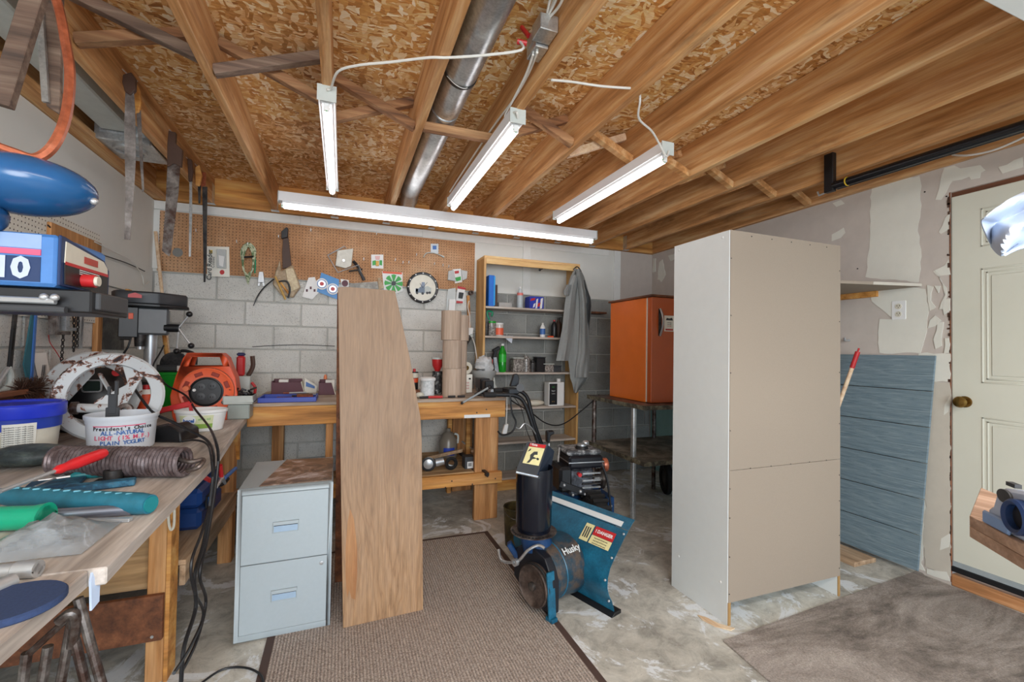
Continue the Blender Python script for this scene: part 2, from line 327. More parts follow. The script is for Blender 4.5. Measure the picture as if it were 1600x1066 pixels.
def thing(name, label, cat, loc, group=None):
    o = bpy.data.objects.new(name, None); C.objects.link(o); o.empty_display_size = .05; o.location = V(loc); W[o.name] = V(loc)
    o['label'] = label; o['category'] = cat
    if group: o['group'] = group
    return o
def tag(o, label, cat, group=None):
    o['label'] = label; o['category'] = cat
    if group: o['group'] = group
    return o
def setting(name, mb, mat, bevel=0): return mb.mk(name, mat, None, bevel, kind='structure')
def piece(name, me, loc, parent, rot=None):
    o = bpy.data.objects.new(name, me); C.objects.link(o); o.parent = parent; o.location = V(loc)-W[parent.name]; W[o.name] = V(loc)
    if rot: o.rotation_euler = rot
    return o
def copytree(src, delta, label, group=None):
    """copy a thing and its parts and sub-parts, moved by delta"""
    def rec(o, par):
        c = o.copy(); C.objects.link(c); c.parent = par; W[c.name] = W[o.name]+V(delta)
        for ch in [k for k in bpy.data.objects if k.parent == o]: rec(ch, c)
        return c
    r = rec(src, None); r.location = W[r.name]; r['label'] = label
    if group: r['group'] = group
    return r
def lettering(txt, o, right, up, size, mat, parent, align='CENTER', name='lettering', bold=0.0):
    cu = bpy.data.curves.new(name, 'FONT'); cu.body = txt; cu.size = size; cu.align_x = align; cu.align_y = 'CENTER'; cu.extrude = .0004; cu.offset = bold; cu.resolution_u = 2
    ob = bpy.data.objects.new('tmp', cu); C.objects.link(ob); dg = bpy.context.evaluated_depsgraph_get()
    me = bpy.data.meshes.new_from_object(ob.evaluated_get(dg)); bpy.data.objects.remove(ob); bpy.data.curves.remove(cu)
    right = V(right).normalized(); up = V(up); nrm = right.cross(up).normalized(); up = nrm.cross(right).normalized()
    m = Matrix((right, up, nrm)).transposed().to_4x4(); me.transform(m); me.materials.clear(); me.materials.append(M[mat] if isinstance(mat, str) else mat)
    x = bpy.data.objects.new(name, me); C.objects.link(x); x.parent = parent; x.location = V(o)-W[parent.name]; W[x.name] = V(o); return x
def smooth_pts(pts, k=5):
    pts = [V(p) for p in pts]; P = [pts[0]]+pts+[pts[-1]]; out = []
    for i in range(1, len(P)-2):
        for j in range(k):
            t = j/k; a, b, c, d = P[i-1], P[i], P[i+1], P[i+2]
            out.append(.5*((2*b)+(-a+c)*t+(2*a-5*b+4*c-d)*t*t+(-a+3*b-3*c+d)*t**3))
    out.append(pts[-1]); return out
def rr(cx, cz, w, h, r, n=4):
    """rounded rectangle outline in 2D"""
    o = []
    for sx, sz, a0 in ((1, 1, 0), (-1, 1, 90), (-1, -1, 180), (1, -1, 270)):
        for i in range(n+1): a = math.radians(a0+90*i/n); o.append((cx+sx*(w/2-r)+r*math.cos(a), cz+sz*(h/2-r)+r*math.sin(a)))
    return o
# ================================================================ THE SETTING
XL, XR, YB, ZT = -1.49, 3.53, 4.513, 2.6
fl_ = setting('floor', MB().box(-4, 6, -6, 4.75, -.12, 0), 'floor')
# back wall: mortar bed, concrete blocks one by one, white board above
bw = setting('wall_back', MB().box(XL-.2, XR+.2, YB+.012, YB+.22, 0, 2.849), 'mortar')
BL, BH, Z0 = .4475, .2115, .101
bm_ = MB().box(-BL/2+.006, BL/2-.006, 0, .05, .006, BH-.006); bme = {}
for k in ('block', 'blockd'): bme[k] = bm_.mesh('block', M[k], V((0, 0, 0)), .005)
for row in range(-1, 9):
    z = Z0+BH*row; off = -1.258+BL/2 if (row % 2 == 1) else -1.031+BL/2
    for i in range(-1, 12):
        cx = off+i*BL
        x0, x1 = cx-BL/2, cx+BL/2
        if x1 < XL+.05 or x0 > XR-.05: continue
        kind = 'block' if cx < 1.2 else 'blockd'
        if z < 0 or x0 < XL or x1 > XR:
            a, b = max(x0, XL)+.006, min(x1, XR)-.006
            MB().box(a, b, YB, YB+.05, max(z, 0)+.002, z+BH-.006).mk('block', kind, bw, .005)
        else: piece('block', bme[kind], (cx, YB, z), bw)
# left wall
lw = setting('wall_left', MB().box(XL-.2, XL-.012, -2, YB+.011, 0, 2.849), 'mortar')
lme = MB().box(-.05, 0, -BL/2+.006, BL/2-.006, .006, BH-.006).mesh('block', M['block'], V((0, 0, 0)), .005)
for row in range(-1, 8):
    z = Z0+BH*row; off = YB-(0 if row % 2 else BL/2)-BL/2
    for i in range(0, 8):
        cy = off-i*BL
        if cy+BL/2 > YB+.01: continue
        if z < 0: MB().box(XL-.05, XL, cy-BL/2+.006, cy+BL/2-.006, .002, z+BH-.006).mk('block', 'block', lw, .005)
        else: piece('block', lme, (XL, cy, z), lw)
    if row % 2 == 0: MB().box(XL-.05, XL, YB-BL/2+.006, YB, max(z, 0)+.006, z+BH-.006).mk('block', 'block', lw, .005)
MB().box(XL-.011, XL+.008, -2, YB-.004, Z0+BH*8+.0, ZT-.004).mk('white_panel', 'wallwhite', lw)
MB().box(XL-.011, XL+.006, -2, 2.6, .0, Z0+BH*8).mk('white_panel', 'wallwhite', lw)
MB().box(XL+.008, XL+.0155, 2.0, 3.62, 1.53, 2.10).mk('pegboard', 'pegw', lw)
MB().box(XL+.0155, XL+.035, 3.07, 3.60, 1.965, 2.04).mk('batten', 'benchleg', lw, .002)
MB().box(XL+.002, XL+.03, 3.60, 3.66, .92, 1.96).mk('batten', 'benchleg', lw, .002)
MB().box(XL+.008, XL+.03, 4.02, 4.07, 1.45, 1.80).mk('batten', 'bench', lw, .002)
# upper part of back wall
MB().box(XL, XR, YB-.008, YB+.011, Z0+BH*9+.003, ZT-.002).mk('white_panel', 'wallwhite', bw)
for x0, x1 in ((-1.49, -.33), (-.32, .78), (.79, 1.85), (1.86, 2.9)):
    MB().box(x0, x1, YB-.02, YB-.008, ZT-.075, ZT-.004).mk('batten', 'trim', bw, .002)
MB().box(XL+.002, XL+.05, YB-.022, YB-.008, 2.03, ZT-.08).mk('batten', 'trim', bw, .002)
for x in (-.34, .77, 1.86, 3.02): MB().box(x-.045, x+.045, YB-.025, YB-.0085, 2.006 if x > 1.5 else ZT-.085, ZT-.004).mk('batten', 'trim', bw, .002)
MB().box(3.07, XR-.001, YB-.012, YB-.0082, 2.02, ZT-.004).mk('bare_drywall', 'drywall', bw)
MB().box(-1.45, 1.272, YB-.021, YB-.0085, 2.012, 2.515).mk('pegboard', 'peg', bw, .001)
MB().prism([V((-1.31+.038*math.cos(a), YB-.0212, 2.175+.038*math.sin(a))) for a in [i*PI/8 for i in range(16)]], (0, .001, 0)).mk('hole', 'mortard', bw)
# right wall: bare drywall with joint compound
DY0, DY1, DZ0, DZ1 = .72, 1.632, .101, 2.43
rw = setting('wall_right', MB().box(XR, XR+.14, DY1, YB+.011, 0, 2.849).box(XR, XR+.14, DY0, DY1, DZ1, 2.849).box(XR, XR+.14, -2, DY0, 0, 2.849), 'drywall')
MB().box(XR-.012, XR-.001, 3.0, YB-.02, 0, 1.12).mk('painted_lower_panel', 'tealw', rw)
MUDN = [0]
def mud(pts, m='mud', x=XR-.0005):
    MUDN[0] += 1
    q = []
    P = [V(at(a, b, x=x)) for a, b in pts]
    for i, p in enumerate(P):
        n = P[(i+1) % len(P)]; k = max(1, int((n-p).length/.035))
        for j in range(k):
            r = p.lerp(n, j/k); amp = .006
            q.append(r+V((0, random.uniform(-amp, amp), random.uniform(-amp, amp))))
    MB().prism(q, (-.0012-.0002*MUDN[0], 0, 0)).mk('joint_compound', m, rw, smooth=False)
mud([(1362, 284), (1437, 276), (1440, 290), (1438, 330), (1434, 360), (1440, 400), (1436, 441), (1353, 434), (1358, 380), (1360, 330)])
mud([(1300, 366), (1318, 356), (1322, 364), (1314, 372), (1300, 376)]); mud([(1302, 318), (1315, 313), (1320, 318), (1306, 324)])
mud([(1474, 262), (1490, 258), (1500, 262), (1530, 258), (1538, 268), (1490, 284), (1484, 288), (1470, 312), (1463, 311), (1466, 296), (1470, 280)])
mud([(1512, 272), (1535, 266), (1530, 278), (1516, 282)]); mud([(1560, 262), (1600, 246), (1600, 262), (1566, 270)])
mud([(1483, 332), (1484, 360), (1472, 365), (1466, 362)]); mud([(1484, 405), (1484, 430), (1466, 432), (1459, 424), (1475, 416)])
mud([(1360, 452), (1420, 448), (1445, 452), (1452, 480), (1447, 520), (1438, 552), (1373, 552), (1372, 512), (1374, 498), (1400, 500), (1362, 472)])
mud([(1437, 552), (1484, 552), (1485, 596), (1440, 600)]); mud([(1436, 600), (1446, 600), (1448, 700), (1443, 742), (1446, 800), (1444, 850), (1441, 880), (1447, 893), (1420, 886)])
mud([(1447, 596), (1485, 600), (1485, 900), (1447, 886), (1441, 840), (1448, 790), (1443, 740), (1449, 690)], 'mudd')
mud([(1475, 632), (1484, 620), (1484, 645), (1475, 648)]); mud([(1470, 840), (1484, 832), (1484, 856), (1470, 860)]); mud([(1448, 888), (1480, 894), (1486, 908), (1450, 898)])
mud([(1462, 420), (1482, 458), (1476, 482), (1468, 484), (1478, 462)]); mud([(1452, 500), (1462, 494), (1470, 500), (1462, 510), (1450, 512)])
mud([(1449, 444), (1458, 448), (1456, 470), (1462, 480), (1455, 486), (1450, 470)]); mud([(1466, 505), (1474, 502), (1472, 540), (1464, 545), (1460, 530)]); mud([(1460, 448), (1470, 446), (1466, 458)]); mud([(1476, 470), (1484, 466), (1484, 484), (1474, 492)]); mud([(1478, 530), (1484, 528), (1484, 550), (1476, 552)]); mud([(1030, 410), (1036, 405), (1040, 430), (1034, 440), (1028, 436)]); mud([(1045, 400), (1056, 396), (1056, 404), (1048, 408)]); mud([(1021, 404), (1025, 404), (1025, 424), (1020, 426)])
# the door, recessed
d1 = setting('door_1', MB().box(XR+.012, XR+.055, DY0+.004, DY1-.004, DZ0+.02, DZ1-.03), 'door', .002)
for y0, y1 in ((1.24, 1.49), (.86, 1.11)):
    for z0, z1 in ((2.06, 2.29), (1.25, 1.93), (.35, 1.05)):
        fr = MB()
        for k, (ins, dx) in enumerate(((0, .004), (.022, .0035))):
            a, b, c, d = y0+ins, y1-ins, z0+ins, z1-ins; t = .009
            fr.box(XR+.012-dx, XR+.012, a, b, c, c+t).box(XR+.012-dx, XR+.012, a, b, d-t, d).box(XR+.012-dx, XR+.012, a, a+t, c, d).box(XR+.012-dx, XR+.012, b-t, b, c, d)
        fr.mk('panel_moulding', 'door', d1, .0015)
        MB().box(XR+.007, XR+.012, y0+.045, y1-.045, z0+.045, z1-.045).mk('raised_panel', 'door', d1, .003)
kb = MB().lathe([(.034, 0), (.034, .006), (.014, .010), (.012, .035), (.030, .045), (.034, .058), (.028, .07), (.010, .075), (0, .075)], at(1508, 628, x=XR+.008), (-1, 0, 0)).mk('door_knob', 'brass', d1)
MB().box(XR+.004, XR+.012, DY0, DY1-.006, DZ0+.02, DZ0+.05).mk('weather_sweep', 'cabside', d1)
MB().box(XR-.004, XR+.05, DY0, DY1-.004, DZ0-.012, DZ0+.018).mk('bottom_seal', 'black', d1)
MB().box(XR-.002, XR+.10, DY0-.05, DY1-.002, 0, DZ0-.03).mk('trim_1', 'sill', None, .004, kind='structure')
MB().box(XR+.02, XR+.13, DY0, DY1, DZ1-.03, DZ1).mk('trim_2', 'apron', None, kind='structure')
MB().box(XR-.002, XR+.003, DY1-.005, DY1+.0005, .02, DZ1).mk('torn_edge', 'apron', rw)
sh = MB()
for i in range(40):
    z = random.uniform(.1, 2.4); sh.box(XR-.004, XR, DY1-.003, DY1+random.uniform(.004, .012), z, z+random.uniform(.008, .03))
sh.mk('torn_paper_edge', 'leatherd', rw, kind='stuff')
sc2 = MB()
for px, py in ((1479, 307), (1482, 366), (1481, 398), (1481, 478), (1481, 595), (1481, 668), (1480, 802), (1400, 460), (1340, 420), (1445, 300)):
    p = at(px, py, x=XR); sc2.cyl(p, p+V((-.002, 0, 0)), .005, n=8)
sc2.mk('drywall_screws', 'drk', rw, kind='stuff')
# ceiling: strand board sheets, joists, rims, bridging
cl = setting('ceiling', MB().box(XL-.2, XR+.2, -2, YB+.2, 2.85, 2.9), 'drk')
ys = at(500, 195, z=2.83).y; ys0 = ys-1.27*5
for r in range(0, 8):
    y0 = ys0+1.27*r; x = XL-.2+(-.9 if r % 2 else 0); 
    while x < XR+.2:
        a, b = max(x, XL-.2), min(x+2.5, XR+.2); c, d = max(y0, -2), min(y0+1.27, YB+.2)
        if b-a > .05 and d-c > .05: MB().box(a+.002, b-.002, c+.002, d-.002, 2.832, 2.85).mk('strand_board_sheet', 'osb', cl, smooth=False)
        x += 2.5
JX = [(-1.09, -1.05), (-.603, -.563), (-.115, -.072), (.345, .388), (.782, .822), (1.235, 1.275), (1.69, 1.732), (2.178, 2.22), (2.615, 2.655), (3.07, 3.11)]
for i, (a, b) in enumerate(JX):
    MB().box(a, b, -1.9, 4.45, ZT, 2.831).mk('joist', 'joist', cl, .003)
MB().box(XL-.0, XR-.002, 4.452, 4.523, ZT+.001, 2.831).mk('rim_joist', 'bench', cl)
MB().box(XL-.011, XL+.03, -1.9, 4.45, ZT+.041, 2.831).mk('rim_joist', 'joist', cl)
MB().box(XL-.011, XL+.10, -1.9, 4.45, ZT+.001, ZT+.04).mk('sill_plate', 'joist', cl)
MB().box(3.488, XR-.001, -1.9, 4.45, ZT+.001, 2.831).mk('rim_joist', 'joist', cl)
for (a, b) in JX:
    for s, x in ((-1, a), (1, b)):
        MB().box(x-.002 if s < 0 else x, x if s < 0 else x+.002, 4.38, 4.451, ZT+.01, ZT+.16).mk('hanger_flange', 'galv', cl)
    MB().box(a-.012, b+.012, 4.40, 4.4515, ZT-.003, ZT+.001).mk('hanger_seat', 'galv', cl)
def cross(x0, x1, y0, hi, lo, mats=('brace', 'braced'), both=True):
    MB().beam((x0, y0+.03, lo), (x1, y0+.03, hi), .045, .045).mk('bridging', mats[0], cl, .002)
    if both: MB().beam((x0, y0-.045, hi), (x1, y0-.045, lo), .045, .045).mk('bridging', mats[1], cl, .002)
cross(XL+.03, -1.09, 2.35, 2.80, 2.63); cross(-1.05, -.603, 2.3, 2.79, 2.64, ('brace', 'braced'))
cross(-.563, -.115, 2.36, 2.62, 2.80, ('brace', 'braced')); cross(-.072, .345, 2.52, 2.80, 2.62, ('brace', 'brace'))
MB().beam((.388, 2.45, 2.62), (.782, 2.45, 2.625), .045, .045).mk('bridging', 'brace', cl, .002)
cross(.822, 1.235, 2.36, 2.80, 2.62, ('brace', 'brace')); cross(1.275, 1.69, 2.42, 2.80, 2.62, ('blonde', 'joist')); cross(1.732, 2.178, 2.46, 2.79, 2.62, ('joist', 'joist'))
cross(2.22, 2.615, 2.5, 2.80, 2.62, ('joist', 'joist')); cross(2.655, 3.07, 2.52, 2.80, 2.62, ('joist', 'joist')); cross(3.11, 3.488, 2.55, 2.80, 2.62, ('joist', 'joist'))
# ================================================================ LARGE THINGS
# four tube lights
def light(label, p0, p1, along, w=.075, h=.06, tubes=1):
    c = (V(p0)+V(p1))/2; t = thing('strip_light', label, 'light fixture', (c.x, c.y, p0[2]-.002), 'fluorescent strip lights under the joists')
    d = (V(p1)-V(p0)).normalized(); L = (V(p1)-V(p0)).length; fm = frame(p0, d, (0, 0, 1))
    MB(fm).box(.0045, L-.0045, -w/2, w/2, -h, 0).mk('housing', 'fix', t, .002)
    MB(fm).box(0, .004, -w/2-.004, w/2+.004, -h-.012, .002).mk('end_plate', 'pvc', t); MB(fm).box(L-.004, L, -w/2-.004, w/2+.004, -h-.012, .002).mk('end_plate', 'pvc', t)
    n = MB(fm); n.prism([(.03, -w/2+.008, -h), (.03, w/2-.008, -h), (.03, w/2-.016, -h-.012), (.03, -w/2+.016, -h-.012)], (L-.06, 0, 0)); n.mk('reflector', 'fix', t)
    for e in (0.028, L-.028):
        MB(fm).box(e-.008, e+.008, -.013, .013, -h-.045, -h-.01).mk('tube_holder', 'white', t, .002)
        MB(fm).cyl((e-.006, .0, -h-.032), (e+.006, .0, -h-.032), .014, n=10).mk('green_end_cap', 'grn', t, label='green tube end cap')
    MB(fm).cyl((.04, 0, -h-.032), (L-.04, 0, -h-.032), .0185, n=14).mk('tube', 'lamp', t)
    return t
L1 = light('short strip light under the joist left of the galvanised duct', (-.093, 2.2, ZT), (-.093, 3.46, ZT), 'y')
L2 = light('strip light under the joist beside the electrical box, middle of the ceiling', (.79, 2.05, ZT), (.79, 3.47, ZT), 'y')
L3 = light('strip light nearest the white cabinet, fed by a loose white cable', (1.70, 2.04, ZT-.005), (1.70, 3.44, ZT-.005), 'y')
L4 = light('longest strip light running across below all the joists', (-.488, 3.86, ZT-.006), (2.33, 3.86, ZT-.006), 'x', .085, .072)
# round duct
t = thing('round_duct', 'round galvanised sheet metal duct hung between two ceiling joists', 'duct', (.50, 2.6, 2.63))
fm = frame((.50, -1.8, 2.722), (0, 1, 0))
segs = [(0, 1.55), (1.55, 2.55), (2.55, 4.2), (4.2, 5.55)]
for i, (a, b) in enumerate(segs):
    MB().tube([(.50, -1.8+a+.002, 2.722), (.50, -1.8+b-.03, 2.722), (.50, -1.8+b, 2.722)], [.078, .078, .074], 28).mk('duct_section', 'galv', t)
MB().tube([(.50, 3.74, 2.722), (.52, 4.0, 2.715), (.53, 4.2, 2.70), (.53, 4.44, 2.70)], [.074, .074, .062, .062], 24).mk('duct_elbow', 'galv', t)
MB().lathe([(.081, 0), (.081, .02), (.079, .02), (.079, 0)], (.50, 2.05, 2.722), (0, 1, 0), 28).mk('strap', 'iron', t)
# flat duct left
t = thing('flat_duct', 'white painted flat duct running beside the left wall above the saws', 'duct', (-1.28, 2.5, 2.66))
MB().box(-1.36, -1.20, -1.5, 3.30, 2.665, 2.80).mk('duct_section', 'pvc', t, .008)
b = MB(frame((-1.28, 3.30, 2.66), (1, 0, 0)))
b.prism([(-.085, 0, .13), (.085, 0, .13), (.14, .02, -.01), (-.10, .02, -.01)], (0, .02, 0)); b.box(-.12, .16, .02, .34, -.045, .05); b.mk('register_boot', 'galv', t, .006)
MB().lathe([(.085, 0), (.085, .03), (.07, .03), (.07, 0)], (-1.27, 3.45, 2.60), (0, 0, 1), 24, closed=True).mk('collar', 'galv', t)
# tall cabinet: seen from its back
cx0, cx1, cy0, cy1, ch = 1.885, 2.745, 1.775, 2.20, 2.05
t = thing('tall_cabinet', 'tall white cabinet standing with its bare brown back to us', 'cabinet', ((cx0+cx1)/2, (cy0+cy1)/2, 0))
fm = frame((cx0, cy0, 0), (1, .004, 0)) 
tt = .018
MB(fm).box(0, tt, .004, .42, 0, ch).mk('side_panel', 'mel', t, .001, label='white melamine side panel'); MB(fm).box(.86-tt, .86, .004, .42, 0, ch-.0).mk('side_panel', 'mel', t, .001)
MB(fm).box(tt, .86-tt, .004, .42, ch-tt, ch-.001).mk('top_panel', 'mel', t); MB(fm).box(tt, .86-tt, .004, .42, .115, .135).mk('bottom_board', 'mel', t)
MB(fm).box(tt, .86-tt, .35, .37, 0, .115).mk('kick_board', 'mel', t)
for z0, z1, m in ((.115, .792, 'hard'), (.794, ch, 'hard')): MB(fm).box(.004, .86, 0, .004, z0, z1).mk('back_panel', m, t, label='brown hardboard back panel')
MB(fm).box(tt, .86-tt, .402, .42, .14, ch-.02).mk('front_panel', 'mel', t)
MB(fm).box(.86-tt, .86-.001, -.001, .004, 0, .115).mk('edge_strip', 'hardedge', t); MB(fm).box(.001, tt, -.001, .004, 0, .115).mk('edge_strip', 'hardedge', t)
s_ = MB(fm)
for z in (.16, .35, .55, .7, 1.0, 1.3, 1.6, 1.9): s_.cyl((.008, 0, z), (.008, -.002, z), .003, n=6); s_.cyl((.852, 0, z), (.852, -.002, z), .003, n=6)
for x in (.15, .3, .45, .6, .74): s_.cyl((x, 0, .795), (x, -.002, .795), .003, n=6); s_.cyl((x, 0, ch-.02), (x, -.002, ch-.02), .003, n=6)
s_.mk('nail_heads', 'iron', t, kind='stuff')
for y, z in ((.05, .2), (.36, .2), (.05, ch-.03), (.38, ch-.03)): MB(fm).sph((0, y, z), (.003, .007, .007), 8, 6).mk('screw_cap', 'white', t)
# filing cabinet
fx, fy = at(364, 1010, z=0).x, at(364, 1010, z=0).y
t = thing('filing_cabinet', 'grey two drawer steel filing cabinet with a printed poster on top', 'cabinet', (fx+.21, fy+.25, .0095))
fm = frame((fx, fy, .0095), (.418, .008, 0)); FWd, FD, FH = .418, .56, .712
MB(fm).box(0, FWd, .012, FD, 0, FH).mk('body', 'cab', t, .004)
f_ = MB(fm); f_.box(0, .019, 0, .012, 0, FH).box(FWd-.019, FWd, 0, .012, 0, FH).box(.019, FWd-.019, 0, .012, 0, .028).box(.019, FWd-.019, 0, .012, FH-.028, FH); f_.mk('face_frame', 'cab', t, .001)
for z0, z1 in ((.030, .352), (.356, FH-.030)):
    d = MB(fm); d.box(.0205, FWd-.0205, -.003, .011, z0, z1); dr = d.mk('drawer', 'cab', t, .002)
    hx0, hx1, hz = FWd/2-.052, FWd/2+.052, z0+.14
    MB(fm).box(hx0, hx1, -.0042, -.003, hz, hz+.045).mk('handle_recess', plain('9fb6cc', .35), dr)
    h = MB(fm); h.box(hx0-.004, hx0, -.009, -.003, hz-.004, hz+.05).box(hx1, hx1+.004, -.009, -.003, hz-.004, hz+.05).box(hx0-.004, hx1+.004, -.012, -.003, hz+.034, hz+.05).box(hx0-.004, hx1+.004, -.006, -.003, hz-.004, hz); h.mk('handle', 'cab', dr, .001)
    MB(fm).box(hx0, hx1, -.0052, -.003, hz+.029, hz+.034).mk('handle_shadow_gap', 'black', dr)
MB(fm).lathe([(.010, 0), (.010, .004), (.005, .005), (0, .005)], (FWd-.045, -.003, .318), (0, -1, 0), 14).mk('lock', 'steel', t)
o = MB(frame((fx+.085, fy+.03, FH+.0105), (1, .01, 0))).prism([(0, 0, 0), (.325, .01, 0), (.33, .50, 0), (.07, .53, 0)], (0, 0, .002)).mk('poster', 'poster', None); tag(o, 'glossy landscape poster lying on the grey filing cabinet', 'poster')
fmp = frame((fx+.085, fy+.03, FH+.0035), (1, .01, 0))
# two shaped plywood boards
P0 = V(at(536, 985, z=0)); P1 = V(at(661, 956, z=0)); yt = .13
def pb(px, py, zz=None):
    # point on the board plane through P0,P1 leaning back
    d = FW + RX*((px-800)/F) - UY*((py-533)/F); o = V((0, 0, CAMZ)); u = (P1-P0).normalized(); up = V((-.02, .06, 1)).normalized(); n = u.cross(up).normalized()
    return o + d*((P0-o).dot(n)/d.dot(n)), n
pts = [pb(*p) for p in ((536, 985), (661, 956), (659, 690), (657, 655), (640, 560), (617, 457), (540, 451), (528, 452))]; nn = pts[0][1]
if nn.y < 0: nn = -nn
lift = .0095-min(p[0].z for p in pts)
o = MB().prism([p[0]+V((0, 0, lift)) for p in pts], nn*.018).mk('plywood_board', 'ply', None, .001); tag(o, 'tall plywood board with an angled top corner standing on the brown mat', 'board')
dk = wood('dark_stained_patch', '9a6a40', '80522e', 'a87c50', 'z', .5, 20, 0, .2)
q = [pb(*p)[0]-nn*.0006+V((0, 0, lift)) for p in ((547, 798), (553, 815), (558, 860), (558, 900), (555, 940), (549, 938), (546, 925), (542, 938), (540, 900), (540, 860), (543, 820))]
MB().prism(q, nn*.0005).mk('grain_flame', dk, o)
q0 = V((at(523.5, 905, z=0).x, 2.86, .0095)); 
top_ = V(pts[7][0])+V((-.004, .06, -.01))
b_ = MB(); b_.prism([q0, q0+V((.36, 0, 0)), V((top_.x+.22, top_.y, top_.z-.02)), top_], (0, .018, .002)); o = b_.mk('plywood_board', 'apron', None, .001); tag(o, 'darker board leaning behind the tall plywood board, only its edge showing', 'board')
# mats
ro = thing('ribbed_mat', 'brown ribbed floor mat in front of the workbench', 'mat', (.4, 2.2, .0005))
m_ = MB().box(-.27, 1.04, .6, 3.27, .0005, .009).mk('ribbed_field', 'ribbed', ro)
e_ = MB(); e_.box(-.305, -.27, .6, 3.30, .0005, .0075).box(1.04, 1.075, .6, 3.30, .0005, .0075).box(-.27, 1.04, 3.27, 3.30, .0005, .0075); e_.mk('rubber_edge', plain('4d3a33', .7), ro)
o = MB().prism([at(1130, 1003, z=.0005), at(1440, 893, z=.0005)+V((0, .01, 0)), V((3.5, 1.75, .0005)), V((3.5, .2, .0005)), V((1.62, .2, .0005))], (0, 0, .007)).mk('carpet_piece', 'carpet', None); tag(o, 'large stained grey brown carpet piece before the white door', 'mat')
# ================================================================ WORKBENCHES
ZL = .92
t = thing('workbench', 'long left workbench with a worn board top along the side wall', 'workbench', (-1.0, 2.2, 0))
e = [V(at(p[0], p[1], z=ZL)) for p in ((0, 1007), (138, 891), (212, 840), (324, 726), (383, 653))]
th = .038
MB().prism([V((-.86, .45, ZL-th)), V((-.47, .45, ZL-th)), V((e[0].x, e[0].y, ZL-th)), V((e[1].x, e[1].y, ZL-th)), V((-.86, e[1].y, ZL-th))], (0, 0, th)).mk('top_board', 'top', t, .003)
MB().prism([V((-.86, e[1].y+.004, ZL-th)), V((e[1].x+.03, e[1].y+.004, ZL-th)), V((e[2].x, e[2].y, ZL-th)), V((-.495, 2.3, ZL-th)), V((-.55, 2.9, ZL-th)), V((e[4].x, 3.5, ZL-th)), V((-.86, 3.5, ZL-th))], (0, 0, th)).mk('top_board', 'top', t, .003)
for x0, x1, y0, y1 in ((-1.17, -.863, .45, 4.44), (-1.48, -1.173, .45, 4.44), (-.86, -.645, 3.505, 4.44)): MB().box(x0, x1, y0, y1, ZL-th, ZL-.001).mk('top_board', 'top', t, .003)
def leg(x0, x1, y0, y1, z1, par, m='benchleg', z0=0): MB().box(x0, x1, y0, y1, z0, z1).mk('leg', m, par, .003)
lx0, lx1 = at(227, 1000, y=2.27).x, at(262, 1000, y=2.27).x
leg(lx0, lx1-.012, 2.27, 2.36, ZL-th-.001, t); MB().box(lx1-.0115, lx1+.004, 2.262, 2.36, 0, ZL-.06).mk('leg_cleat', 'bench', t, .002)
leg(-.72, -.64, 3.36, 3.45, ZL-th-.001, t); leg(-.74, -.655, .62, .70, ZL-th-.001, t)
leg(-1.47, -1.38, 2.27, 2.36, ZL-th-.001, t); leg(-1.47, -1.38, 3.9, 3.99, ZL-th-.001, t); leg(-1.47, -1.38, .62, .70, ZL-th-.001, t)

MB().prism([V((-.652, 3.30, ZL-th-.002)), V((-.652, 3.44, ZL-th-.002)), V((-.652, 3.44, ZL-.28))], (.03, 0, 0)).mk('gusset', 'bench', t, .002)
# side board between the legs, plywood back and shelf
a0, a1, a2, a3 = (at(138, 946, y=2.25), at(254, 931, y=2.25), at(252, 1003, y=2.25), at(148, 1018, y=2.25))
MB().box(-1.47, lx1-.014, 2.245, 2.268, a3.z, a0.z).mk('side_board', 'apron', t, .002)
MB().box(-1.37, lx0-.002, 2.30, 2.315, a0.z+.01, ZL-th-.002).mk('plywood_gusset', 'shelfx', t)
for i, (x0, x1) in enumerate(((-.86, -.625), (-1.11, -.865), (-1.36, -1.115))): MB().box(x0, x1, 2.37 if i < 2 else 2.37, 3.44, .43, .452).mk('shelf_board', 'shelfw', t, .002)
MB().box(-.65, -.626, 2.37, 3.355, .34, .429).mk('shelf_rail', 'shelfw', t, .003)
MB().cyl((lx0+.03, 2.269, a3.z+.02), (lx0+.03, 2.243, a3.z+.02), .006, n=10).mk('bolt', 'steel', t)
# plywood sheet on the floor wall under left bench
o = MB().prism([V((-1.30, 2.62, .0)), V((-1.30, 3.5, .0)), V((-1.36, 3.5, .40)), V((-1.36, 2.62, .40))], (-.015, 0, 0)).mk('plywood_sheet', 'shelfx'); tag(o, 'old plywood sheet leaning in the dark under the left workbench', 'board')
# folding sawhorse legs
t2 = thing('folding_trestle', 'folded metal trestle with bare rusty legs beside the near end of the left bench', 'trestle', (-.63, 1.6, 0))
for pa, pb_ in (((122, 935), (158, 1066)), ((115, 955), (95, 1066)), ((117, 1000), (133, 1066)), ((42, 1020), (36, 1066)), ((75, 1010), (66, 1066))):
    A = V(at(*pa, y=1.62)); B = V(at(*pb_, y=1.62)); d = (B-A).normalized(); B2 = A+d*((A.z-.014)/-d.z)
    MB().tube([A, B2], .012, 10).mk('leg', 'rust', t2)
A, B = V(at(122, 935, y=1.62)), V(at(95, 975, y=1.62))
MB().tube(smooth_pts([V(at(92, 972, y=1.60)), V(at(112, 958, y=1.60)), V(at(118, 975, y=1.61)), V(at(112, 1010, y=1.62))]), .014, 10).mk('bent_crossbar', 'rust', t2)
MB().tube([V(at(36, 1030, y=1.62)), V(at(124, 950, y=1.62))], .009, 8).mk('crossbar', 'rust', t2)
